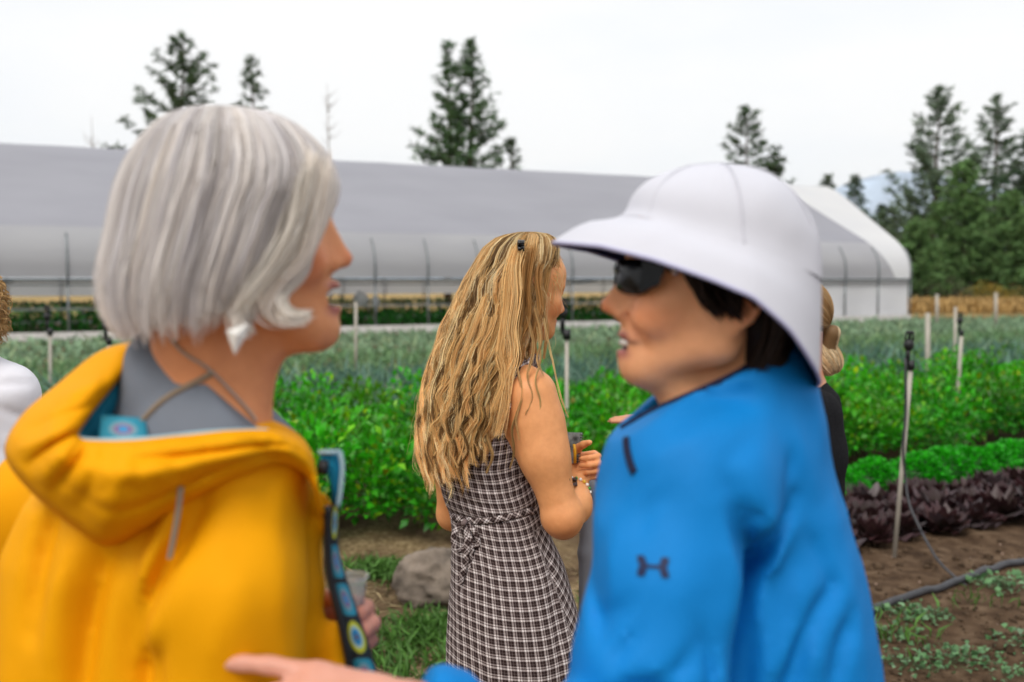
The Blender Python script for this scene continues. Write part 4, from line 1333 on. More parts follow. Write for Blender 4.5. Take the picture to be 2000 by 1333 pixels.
# ================================================================== woman in the yellow jacket
def loft_hair(env, cy_f, ry_f, D, nclump, per, rng, zend, phi_rng, layer=(.90, 1.02), m=22, wave=None, jit=.004, curl_in=.06, clump_r=.012, tight=0.0):
    """strands running down a lofted envelope. env: rows (py, left px, right px) at depth D; phi 0 = photo right, -90 deg = towards the camera"""
    env = np.asarray(env, float)
    zt = np.array([W(1000, e[0], D)[2] for e in env]); xl = (env[:, 1] - 1000) / FPX * D; xr = (env[:, 2] - 1000) / FPX * D
    o = np.argsort(zt); zt, xl, xr = zt[o], xl[o], xr[o]
    ztop = zt[-1]
    G = np.zeros((nclump * per, m, 3)); cid = np.repeat(np.arange(nclump), per)
    t = np.linspace(0, 1, m)
    for c in range(nclump):
        ph = RAD(rng.uniform(*phi_rng)); lay = rng.uniform(*layer)
        ze = zend(math.degrees(ph), rng)
        A = wave(rng) if wave else None
        for k in range(per):
            p = ph + rng.normal() * clump_r * 6 * (1 - tight * t); l = lay + rng.normal() * .008
            off = rng.normal(size=3) * clump_r * .35
            z = ztop - .001 - (ztop - ze - rng.normal() * .006) * t ** 1.25
            cx = (np.interp(z, zt, xl) + np.interp(z, zt, xr)) / 2; rx = (np.interp(z, zt, xr) - np.interp(z, zt, xl)) / 2
            ci = 1 - curl_in * np.clip((t - .82) / .18, 0, 1) ** 1.5
            P = np.stack([cx + rx * np.cos(p) * l * ci, cy_f(z) + ry_f(z) * np.sin(p) * l * ci, z], -1)
            P += off[None] * np.clip(t[:, None] * 2, 0, 1) * (1 - tight * .7 * t[:, None])
            if A is not None:
                amp, wl, pz, amp2 = A
                s = (ztop - z)
                gr = np.clip(s / .12, 0, 1) ** 1.3
                w1 = amp * gr * np.sin(2 * math.pi * s / wl + pz); w2 = amp * .3 * gr * np.cos(2 * math.pi * s / wl + pz)
                tang = np.array([-math.sin(ph), math.cos(ph), 0]); rad = np.array([math.cos(ph), math.sin(ph), 0])
                P += tang[None] * w1[:, None] + rad[None] * w2[:, None]
            G[c * per + k] = P
    return G, cid

def person_yellow():
    q = W
    root = tag(empty('person', (q(330, 900, 1.05)[0], 1.08, 0)), 'woman with silver bob in yellow hooded rain jacket, turned away at left', 'person', 'people talking at the farm')
    R = rot_frame((math.cos(RAD(13)), math.sin(RAD(13)), .07))
    tip = q(689, 506, 1.02)
    H = Head(tip - R @ np.array([.1200, 0, -.043]), R, 1.0, mouth=.013, nose=-.005, neck=(-.045, .0, -.235), nr=.048, lip=(.40, .13, .10), brow=(.25, .17, .12), smile=.3)
    V = Vol((-.62, .80, .82), (-.10, 1.36, 1.78), .0042)
    H.carve(V)
    nb = H.w(-.045, 0, -.235)
    chest = q(330, 1050, 1.10)
    V.ell(chest, (.135, .12, .17), None, .05)
    V.ell(chest - np.array([0, 0, .28]), (.13, .115, .2), None, .05)
    shr, shl = q(480, 975, .99), q(110, 985, 1.22)
    V.rc(nb, shr, .042, .045, .05); V.rc(nb - np.array([0, 0, .03]), shl - np.array([0, 0, .02]), .036, .042, .04)
    er = q(450, 1430, .97); wr = q(690, 1440, 1.06)
    V.rc(shr, er, .045, .038, .03); V.rc(er, wr, .038, .028, .02)
    el = q(60, 1440, 1.26); wl = q(560, 1262, 1.16)
    V.rc(shl, el, .045, .038, .03); V.rc(el, q(380, 1400, 1.2), .038, .034, .02); V.rc(q(380, 1400, 1.2), wl, .034, .026, .02)
    # her left hand around the little cup
    hand(V, q(585, 1236, 1.13), (1, -.42, .25), (.25, 1, 0), -1, ((34, 42, 22), (36, 46, 24), (38, 46, 24), (40, 46, 24)), thumb=(.6, .2), sc=.98)
    hand(V, wr, (1, .2, 0), (0, -1, .3), 1, ((20, 25, 15),) * 4)
    P, F = V.mesh(1)
    col = H.colour(P, (.74, .31, .135))
    lowz = np.clip((1.25 - P[:, 2]) / .1, 0, 1)[:, None]
    hand_m = ((P[:, 0] > q(560, 1200, 1.1)[0]) & (P[:, 2] < q(600, 1080, 1.1)[2]))[:, None]
    col = np.where(hand_m, np.array([.58, .24, .17]), col)
    body = mk('body', P, F, M['skin'], root, True, col)
    eyes(H, root, (.10, .13, .15))
    # teeth
    mb = MB(); mb.tube([H.w(.083, .016, -.0755), H.w(.090, .008, -.0755), H.w(.0925, 0, -.0755), H.w(.090, -.008, -.0755), H.w(.083, -.016, -.0755)], .0042, 8)
    mb.build('teeth', M['teeth'], root)

    # ---- grey shirt
    V = Vol((-.50, .84, 1.05), (-.16, 1.26, 1.55), .005)
    V.rc(q(372, 742, 1.03), q(400, 900, 1.03), .064, .112, .03)
    V.rc(q(330, 705, 1.02), q(450, 840, .99), .030, .050, .03)
    V.rc(q(375, 765, 1.0), q(430, 870, .99), .062, .085, .03)
    V.ell(q(320, 1100, 1.10), (.14, .13, .22), None, .06)
    # neckline: the neck comes out to the right of the line behind the ear
    a, b = q(333, 655, 1.0), q(520, 838, 1.0)
    nrm = np.array([(b - a)[2], 0, -(b - a)[0]]); nrm = nrm if nrm[0] > 0 else -nrm
    V.plane_cut(q(338, 662, .985), nrm + np.array([0, .012, 0]))
    V.plane_cut(q(400, 905, .93), (0, 0, -1))
    P, F = V.mesh(1)
    shirt = mk('shirt', P, F, M['greyshirt'], root)
    # seam / strap line on the shirt
    cs = caster(body, shirt)
    def lay(pts, off):
        r = [cs(a, b) for a, b in pts]
        return np.array([h[0] + h[1] * off for h in r if h is not None])
    st_ = lay([(415, 728), (395, 740), (370, 754), (345, 766), (320, 782), (300, 800), (282, 820), (268, 840)], .0008)
    if len(st_) > 3: mb = MB(); mb.tube(spline(st_, 24), .0030, 6); mb.build('strap', M['strap'], shirt)

    # ---- jacket body and sleeves
    V = Vol((-.68, .76, .50), (-.10, 1.44, 1.45), .006)
    V.loft([q(0, 890, 1.1)[2], q(0, 960, 1.1)[2], q(0, 1060, 1.1)[2], q(0, 1333, 1.1)[2], .52],
           [XP(320, 1.08), XP(318, 1.08), XP(312, 1.08), XP(305, 1.08), XP(305, 1.08)], [1.10, 1.10, 1.10, 1.10, 1.10],
           [.10, .145, .165, .178, .19], [.11, .145, .158, .17, .18], 2.2, 0, .03)
    V.rc(q(400, 915, 1.04), q(465, 962, .985), .055, .064, .06)             # right shoulder
    V.chain([q(468, 970, .985), q(452, 1150, .955), q(446, 1440, .95)], [.066, .075, .082], .03)
    V.chain([q(446, 1440, .95), q(640, 1470, 1.02)], [.08, .07], .03)
    V.rc(q(240, 920, 1.12), q(105, 975, 1.2), .055, .066, .05)              # left shoulder
    V.chain([q(100, 985, 1.2), q(55, 1200, 1.24), q(40, 1460, 1.26)], [.068, .072, .075], .03)
    # front panel reaching past the arm
    V.chain([q(586, 928, 1.02), q(606, 1010, 1.02), q(608, 1150, 1.02), q(624, 1250, 1.02), q(642, 1333, 1.02), q(650, 1600, 1.03)], [.016, .019, .020, .021, .022, .03], .03)
    # chest hollow of the jacket where the shirt shows
    V.ell(q(395, 765, 1.06), (.095, .10, .072), None, .015, True)
    V.rc(q(330, 965, 1.01), q(520, 935, .99), .050, .048, .04)
    xz = lambda *pts, D=.93: [(q(a, b, D)[0], q(a, b, D)[2]) for a, b in pts]
    G = crease_field(V, [
        (xz((415, 935), (385, 1010), (345, 1090), (305, 1180), (290, 1333), (285, 1480)), .020, .013),   # armhole
        (xz((365, 960), (330, 1040), (300, 1120), (270, 1333)), -.009, .010),
        (xz((590, 915), (578, 1000), (592, 1100), (600, 1250), (600, 1400)), .016, .010),
        (xz((575, 1010), (590, 1100), (600, 1200)), -.004, .012),
        (xz((330, 1160), (310, 1220), (292, 1275)), -.012, .011),
        (xz((350, 1220), (335, 1290), (330, 1400)), .010, .008),
        (xz((205, 1070), (170, 1180), (150, 1333), (140, 1450)), .020, .013),
        (xz((150, 1040), (105, 1150), (85, 1333)), -.012, .014),
        (xz((85, 960), (50, 1080), (35, 1250)), .018, .013),
        (xz((250, 1060), (225, 1200), (215, 1400)), -.011, .015),
        (xz((545, 1150), (548, 1240), (530, 1333)), .004, .014),
        (xz((480, 1130), (455, 1250), (440, 1333)), -.004, .018),
    ])
    V.field_xz(G, 1.12, .12)
    V.noise(.0045, 9, 3, (1, 1, .40)); V.noise(.0030, 22, 4, (1, 1, .35)); V.noise(.0012, 50, 8, (1, 1, .5))
    P, F = V.mesh(1)
    jac = mk('jacket', P, F, M['yellow'], root)
    # reflective piping on the back seam
    mb = MB()
    pip = spline([q(352, 952, .885), q(347, 1000, .884), q(340, 1042, .886), q(330, 1092, .890)], 14)
    T = np.array([.0020, 0, 0])
    Vp = np.concatenate([pip - T, pip + T, pip - T + [0, .004, 0], pip + T + [0, .004, 0]]); k = 14
    i = np.arange(k - 1)
    Fp = np.concatenate([np.stack([i, i + 1, i + k + 1, i + k], -1), np.stack([i + 2 * k, i + 3 * k, i + 3 * k + 1, i + 2 * k + 1], -1), np.stack([i, i + 2 * k, i + 2 * k + 1, i + 1], -1), np.stack([i + k, i + k + 1, i + 3 * k + 1, i + 3 * k], -1)])
    mk('piping', Vp, Fp, M['piping'], jac)

    # ---- hood lying on the back: a cloth sheet between its opening and its hem
    rim = [(283, 662, 1.03), (262, 697, 1.01), (235, 735, .985), (205, 772, .965), (175, 810, .945), (152, 846, .925), (160, 859, .912), (185, 862, .905), (222, 862, .90), (272, 860, .895), (330, 855, .895), (400, 847, .895), (470, 843, .90), (535, 844, .92), (582, 860, .94), (606, 884, .96)]
    hem = [(266, 668, 1.035), (192, 692, 1.02), (110, 757, 1.0), (50, 808, .985), (16, 862, .965), (20, 905, .945), (70, 965, .93), (140, 1022, .925), (208, 1062, .922), (282, 1036, .920), (342, 998, .918), (412, 958, .915), (482, 926, .915), (552, 905, .925), (606, 935, .945), (632, 1010, .975)]
    ns, nt_ = 150, 44
    A = spline([(a, b, c) for a, b, c in rim], ns); B = spline([(a, b, c) for a, b, c in hem], ns)
    S_ = np.linspace(0, 1, ns)[:, None]; T_ = np.linspace(0, 1, nt_)[None, :]
    px_ = A[:, 0:1] * (1 - T_) + B[:, 0:1] * T_; py_ = A[:, 1:2] * (1 - T_) + B[:, 1:2] * T_
    wid = np.hypot(A[:, 0] - B[:, 0], A[:, 1] - B[:, 1])[:, None]
    # belly of the fabric, rolled at the rim and turned under at the hem
    bul = np.minimum(wid, 190) * .00026 * (np.sin(np.pi * T_ ** .8)) ** .85
    dd = A[:, 2:3] * (1 - T_) + B[:, 2:3] * T_ - bul
    dd += .030 * np.clip((T_ - .90) / .10, 0, 1) ** 2 + .012 * np.clip((.06 - T_) / .06, 0, 1) ** 2
    g = lambda s0, ss, t0, ts: np.exp(-((S_ - s0) / ss) ** 2 - ((T_ - t0) / ts) ** 2)
    # folds that run along the hood
    dd += .010 * np.exp(-((T_ - .30 - .10 * np.sin(S_ * 9)) / .07) ** 2) * np.exp(-((S_ - .70) / .16) ** 2)
    dd -= .007 * np.exp(-((T_ - .46 - .10 * np.sin(S_ * 9)) / .10) ** 2) * np.exp(-((S_ - .72) / .18) ** 2)
    dd += .009 * np.exp(-((T_ - .66 - .05 * np.sin(S_ * 12)) / .06) ** 2) * np.exp(-((S_ - .66) / .14) ** 2)
    # pleats across it where it turns the corner
    for s0, sl, am, wd_ in ((.335, .05, .014, .016), (.385, .02, -.010, .018), (.435, -.03, .012, .016), (.30, .02, -.006, .015), (.50, -.05, .007, .018), (.24, .03, .006, .02), (.56, -.06, -.005, .02), (.16, .02, -.005, .03), (.82, .05, .007, .02), (.88, .04, -.005, .02)):
        dd += am * np.exp(-((S_ - s0 - sl * (T_ - .3)) / wd_) ** 2) * np.clip(np.sin(np.pi * np.clip(T_ * 1.15, 0, 1)), 0, 1) ** .7
    P3 = np.stack([px_ / 100, py_ / 100, np.zeros_like(px_)], -1)
    dd += .005 * vnoise(P3, 1.3, 3) + .0035 * vnoise(P3, 3.1, 5) + .0012 * vnoise(P3, 7, 6)
    HV = np.array([[W(px_[i_, j_], py_[i_, j_], dd[i_, j_]) for j_ in range(nt_)] for i_ in range(ns)]).reshape(-1, 3)
    kk = (np.arange(ns - 1)[:, None] * nt_ + np.arange(nt_ - 1)[None, :]).ravel()
    hood = mk('hood', HV, np.stack([kk, kk + 1, kk + nt_ + 1, kk + nt_], -1), M['yellow'], jac)
    sm = hood.modifiers.new('thickness', 'SOLIDIFY'); sm.thickness = .004; sm.offset = 0
    # teal rim and printed lining inside the hood
    def ribbon(name, A, B, mat, par, n=20, uv=True, thick=.003):
        A = spline(A, n); B = spline(B, n)
        Vv = np.concatenate([A, B, A + [0, thick, 0], B + [0, thick, 0]]); i = np.arange(n - 1)
        Fv = np.concatenate([np.stack([i, i + n, i + n + 1, i + 1], -1), np.stack([i + 2 * n, i + 2 * n + 1, i + 3 * n + 1, i + 3 * n], -1), np.stack([i, i + 1, i + 2 * n + 1, i + 2 * n], -1), np.stack([i + n, i + 3 * n, i + 3 * n + 1, i + n + 1], -1)])
        L_ = np.concatenate([[0], np.cumsum(np.linalg.norm(np.diff((A + B) / 2, axis=0), axis=1))])
        U = np.concatenate([np.stack([np.zeros(n), L_], -1), np.stack([np.ones(n), L_], -1)] * 2)
        return mk(name, Vv, Fv, mat, par, True, None, U)
    ribbon('hood_lining', [q(280, 664, 1.02), q(235, 742, .985), q(180, 805, .955), q(151, 848, .935)], [q(306, 690, 1.03), q(262, 765, 1.0), q(222, 815, .985), q(190, 868, .965)], M['teal'], hood)
    ribbon('hood_print', [q(198, 812, .940), q(192, 870, .915)], [q(282, 818, .935), q(290, 870, .912)], M['print2'], hood, 6)
    mb = MB(); mb.tube(np.array([W(a, b - 1, c + .004) for a, b, c in A[:128]]), .0024, 6)
    mb.build('hood_hem', M['hem'], hood)
    # ---- open front edge with printed lining, zip
    ribbon('front_lining', [q(640, 905, 1.0), q(648, 985, 1.0), q(645, 1070, 1.0), q(650, 1130, 1.0), q(668, 1200, 1.0), q(684, 1280, 1.0), q(690, 1345, 1.0), q(700, 1500, 1.0)],
           [q(668, 905, 1.02), q(662, 985, 1.02), q(661, 1070, 1.02), q(676, 1130, 1.02), q(700, 1200, 1.02), q(726, 1280, 1.02), q(742, 1345, 1.02), q(760, 1500, 1.02)], M['print'], jac, 40)
    ribbon('collar_flap', [q(622, 884, .985), q(634, 912, .985), q(650, 955, .985), q(656, 985, .985)], [q(668, 882, 1.0), q(671, 912, 1.0), q(668, 955, 1.0), q(662, 988, 1.0)], M['teal'], jac, 12)
    mb = MB(); mb.tube(spline([q(664, 884, .99), q(669, 912, .99), q(665, 960, .99), q(660, 990, .99)], 10), .0026, 6); mb.tube([q(622, 884, .985), q(666, 883, .99)], .0026, 6); mb.build('flap_hem', M['hem'], jac)
    mb = MB(); mb.tube([q(622, 912, .98), q(640, 914, .98)], .0075, 8); mb.build('toggle', M['black'], jac)
    mb = MB(); mb.tube(spline([q(640, 990, .985), q(640, 1075, .985), q(646, 1135, .985), q(664, 1205, .985), q(680, 1285, .985), q(687, 1350, .985)], 40), .0042, 6); mb.build('zip', M['black'], jac)

    # ---- hair
    rng = np.random.default_rng(31)
    D = float(H.c[1]) - .005
    env = [(212, 428, 466), (217, 385, 512), (230, 355, 552), (252, 328, 588), (292, 298, 622), (335, 277, 640), (375, 266, 640), (410, 259, 622), (460, 250, 606), (525, 235, 580), (570, 226, 566), (606, 222, 560), (630, 236, 545)]
    cy = float(H.c[1]) - .005
    cyf = lambda z: np.full_like(z, cy); ztop = q(0, 212, D)[2]
    ryf = lambda z: np.interp(ztop - z, [0, .004, .012, .03, .07, .13, .24], [.01, .04, .062, .084, .100, .106, .108])
    def zend(ph, r):
        base = 620 if ph < -120 or ph > 100 else 612
        if -62 < ph < 20: base = 590
        return q(0, base + r.normal() * 9, D)[2]
    NC = 480
    G, cid = loft_hair(env, cyf, ryf, D, NC, 14, rng, zend, (-195, 30), layer=(.93, 1.02), m=20, curl_in=.10, wave=lambda r: (r.uniform(.001, .0035), r.uniform(.16, .3), r.uniform(0, 6.28), 0))
    pal = .45 * np.array([.86, .82, .79]) + .55 * np.array([[.88, .83, .79], [.96, .92, .88], [.78, .76, .78], [.66, .63, .66], [.92, .85, .77], [.86, .84, .86], [.50, .48, .53]])
    cc = pal[rng.choice(7, NC, p=[.24, .22, .16, .08, .13, .13, .04])][cid] * rng.uniform(.85, 1.12, (len(cid), 1))
    hair = strands(G, .00068, rng, cc, root, 'hair', M['hair_silver'])
    # mass under the strands
    V = Vol((-.46, .84, 1.44), (-.14, 1.20, 1.76), .005)
    e = np.array(env, float); zz = np.array([q(0, a, D)[2] for a in e[:, 0]])
    cx = np.array([(XP(l, D) + XP(r, D)) / 2 for l, r in e[:, 1:]]); rx = np.array([(XP(r, D) - XP(l, D)) / 2 for l, r in e[:, 1:]])
    V.loft(zz[:-1], cx[:-1], cy, rx[:-1] * .93, ryf(zz[:-1]) * .93, 2, 0, 0); V.rc(q(560, 600, 1.0), q(470, 640, .98), .03, .03, .01, True)
    V.noise(.004, 40, 3, (1, 1, .15))
    P, F = V.mesh(1)
    mk('hair_mass', P, F, M['hair_silver'], hair, True, np.tile([.80, .77, .75], (len(P), 1)) * (1 + .3 * vnoise(P * np.array([1, 1, .12]), 90, 2))[:, None])
    # locks across the cheek
    locks = []; lc = []
    def lock(pts, n, sp, col, tipf=.5):
        g = spline([q(*p) for p in pts], 20)
        for k in range(n):
            o = rng.normal(size=3) * sp
            tt = np.linspace(0, 1, 20)[:, None]
            locks.append(g + o * (1 - (1 - tipf) * tt) + .0015 * np.sin(tt * 6 + rng.uniform(0, 6))); lc.append(np.array(col) * rng.uniform(.85, 1.15))
    lock([(632, 340, .955), (624, 395, .945), (604, 455, .935), (575, 520, .93), (548, 560, .925), (548, 600, .92), (572, 618, .925), (602, 616, .935)], 120, .0052, (.90, .85, .78))
    lock([(622, 320, .94), (606, 420, .93), (585, 500, .925), (545, 545, .92), (520, 590, .915), (540, 622, .92), (590, 628, .93)], 120, .0062, (.84, .77, .70))
    lock([(634, 360, .96), (620, 430, .95), (604, 480, .945), (590, 530, .94), (565, 565, .94), (545, 580, .94)], 60, .003, (.9, .84, .78))
    lock([(600, 330, .93), (575, 440, .92), (530, 520, .915), (490, 570, .91), (470, 610, .91), (480, 640, .915)], 120, .007, (.80, .75, .68))
    lock([(480, 560, .91), (462, 610, .905), (470, 640, .905), (490, 650, .91)], 70, .004, (.86, .8, .74))
    strands(np.array(locks), .0008, rng, np.array(lc), hair, 'front_lock', M['hair_silver'])['kind'] = 'stuff'
    # fly-away wisps on the crown and at the nape
    # ---- earring, necklace
    ec = q(461, 640, .925)
    pts = [(462, 640), (484, 632), (479, 660), (459, 694), (447, 664), (442, 646)]
    Pf = np.array([q(a, b, .895) for a, b in pts]); Pb = np.array([q(a, b, .901) for a, b in pts])
    mid = np.array([q(462, 655, .888), q(462, 655, .905)])
    Ve = np.concatenate([Pf, Pb, mid]); n = 6
    Fe = [(12, (i + 1) % n, i) for i in range(n)] + [(13, n + i, n + (i + 1) % n) for i in range(n)] + [(i, (i + 1) % n, n + (i + 1) % n) for i in range(n)] + [(i, n + (i + 1) % n, n + i) for i in range(n)]
    ear = mk('earring', Ve, np.array(Fe), M['shell'], root, False)
    mb = MB(); mb.tube([q(462, 637, .897), q(466, 622, .93), q(464, 612, .93)], .0008, 5); mb.build('hook', M['steel'], ear)
    nk = spline(lay([(338, 664), (352, 682), (372, 698), (395, 712), (415, 728), (432, 745), (450, 764), (468, 784), (485, 804), (498, 822)], .0016), 60)
    mb = MB()
    for k in range(0, 59):
        p = nk[k]; mb.tube([p - (nk[k + 1] - p) * .1, p + (nk[k + 1] - p) * .7], .0017, 5)
    mb.build('necklace', M['silver'], root)
    # ---- trousers
    V = Vol((-.62, .86, -.02), (-.20, 1.36, .98), .012)
    pel = q(320, 1300, 1.10); pel = np.array([pel[0], 1.10, .88])
    V.ell(pel, (.16, .13, .13), None, .03)
    legs(V, pel, [pel + [.05, -.06, -.03], pel + [-.06, .06, -.03]], [np.array([pel[0] + .06, 1.03, 0]), np.array([pel[0] - .07, 1.18, 0])], .095, (.8, .5, 0))
    P, F = V.mesh(1); mk('trousers', P, F, M['denim'], root)
    # ---- sample cup (a thing of its own, held in the hand)
    cc_ = q(685, 1126, 1.055)
    prof = [(.0, -.034), (.0125, -.034), (.0140, -.033), (.0172, -.003), (.0195, -.001), (.0195, .001), (.0178, .0015), (.0162, -.003), (.0132, -.031), (.0, -.032)]
    n = 28; a = np.arange(n) * 2 * math.pi / n
    Vc = np.concatenate([np.stack([cc_[0] + r * np.cos(a), cc_[1] + r * np.sin(a), np.full(n, cc_[2] + z)], -1) for r, z in prof])
    Fc = [(i * n + j, i * n + (j + 1) % n, (i + 1) * n + (j + 1) % n, (i + 1) * n + j) for i in range(len(prof) - 1) for j in range(n)]
    tag(mk('sample_cup', Vc, np.array(Fc), M['clearcup']), 'small clear plastic sample cup held beside the yellow jacket', 'cup')
    return H

M['teeth'] = pmat('teeth', (.78, .72, .64), .25, spec=.5)
M['greyshirt'] = cloth_mat('grey_knit', (.165, .185, .22), .8, .08, .3, 700)
M['strap'] = pmat('tan_strap', (.26, .20, .14), .7)
M['yellow'] = cloth_mat('yellow_shell', (.79, .335, .0), .7, .05, .15, 500, spec=.12)
M['piping'] = pmat('reflective_piping', (.35, .33, .28), .4, metal=.3)
M['teal'] = cloth_mat('teal_lining', (.012, .25, .42), .6, .08)
M['hem'] = cloth_mat('pale_hem', (.36, .52, .58), .7)
M['shell'] = pmat('shell_earring', (.80, .78, .74), .3, noise=.1, nscale=60, spec=.6)
M['silver'] = pmat('silver_chain', (.55, .5, .45), .3, metal=.9)
M['denim'] = cloth_mat('dark_denim', (.03, .04, .07), .85)
def print_mat(period=.041, ground=(.012, .014, .018)):
    """lining print: dark ground, rounded tiles with ringed ovals in blue, yellow and cream"""
    m, nt, b = mat_new('printed_lining'); L = nt.links.new
    uv = nt.nodes.new('ShaderNodeUVMap'); uv.uv_map = 'UV'
    sep = nt.nodes.new('ShaderNodeSeparateXYZ'); L(uv.outputs[0], sep.inputs[0])
    def math_(op, a, bb=None, c=None):
        n = nt.nodes.new('ShaderNodeMath'); n.operation = op
        for i, v in enumerate((a, bb, c)):
            if v is None: continue
            if isinstance(v, (int, float)): n.inputs[i].default_value = v
            else: L(v, n.inputs[i])
        return n.outputs[0]
    tile = math_('DIVIDE', sep.outputs['Y'], period)
    fl = math_('FLOOR', tile); fr = math_('FRACT', tile)
    dv = math_('MULTIPLY', math_('SUBTRACT', fr, .5), 2.0)
    du = math_('MULTIPLY', math_('SUBTRACT', sep.outputs['X'], .5), 2.0)
    rad = math_('SQRT', math_('ADD', math_('POWER', math_('ABSOLUTE', du), 2.0), math_('POWER', math_('ABSOLUTE', dv), 2.0)))
    boxd = math_('POWER', math_('ADD', math_('POWER', math_('ABSOLUTE', du), 6.0), math_('POWER', math_('ABSOLUTE', dv), 6.0)), 1 / 6)
    wn2 = nt.nodes.new('ShaderNodeTexWhiteNoise'); wn2.noise_dimensions = '1D'; L(fl, wn2.inputs['W'])
    def ramp(f, stops, const=True):
        r = nt.nodes.new('ShaderNodeValToRGB'); cr = r.color_ramp; cr.interpolation = 'CONSTANT' if const else 'LINEAR'
        while len(cr.elements) < len(stops): cr.elements.new(.5)
        for e, (p, c) in zip(cr.elements, stops): e.position = p; e.color = (*c, 1)
        L(f, r.inputs['Fac']); return r.outputs[0]
    ringA = ramp(rad, [(0, (.16, .05, .05)), (.14, (.015, .20, .42)), (.45, (.35, .52, .55)), (.6, (.50, .52, .02)), (.85, (.02, .03, .03))])
    ringB = ramp(rad, [(0, (.02, .25, .5)), (.25, (.22, .10, .22)), (.42, (.16, .30, .36)), (.62, (.02, .25, .36)), (.95, (.02, .25, .36))])
    sel = math_('GREATER_THAN', wn2.outputs['Value'], .5)
    mx1 = nt.nodes.new('ShaderNodeMix'); mx1.data_type = 'RGBA'; L(sel, mx1.inputs[0]); L(ringA, mx1.inputs[6]); L(ringB, mx1.inputs[7])
    inb = math_('LESS_THAN', boxd, .86)
    mx2 = nt.nodes.new('ShaderNodeMix'); mx2.data_type = 'RGBA'; L(inb, mx2.inputs[0]); mx2.inputs[6].default_value = (*ground, 1); L(mx1.outputs[2], mx2.inputs[7])
    L(mx2.outputs[2], b.inputs['Base Color']); b.inputs['Roughness'].default_value = .7
    return m
M['print'] = print_mat()
M['print2'] = print_mat(.030, (.012, .22, .33))
def clear_mat(name, col=(.95, .97, .97), rough=.08):
    m, nt, b = mat_new(name)
    b.inputs['Base Color'].default_value = (*col, 1); b.inputs['Roughness'].default_value = rough
    b.inputs['Transmission Weight'].default_value = .8; b.inputs['IOR'].default_value = 1.2
    return m
M['clearcup'] = clear_mat('clear_plastic')
HA = person_yellow()
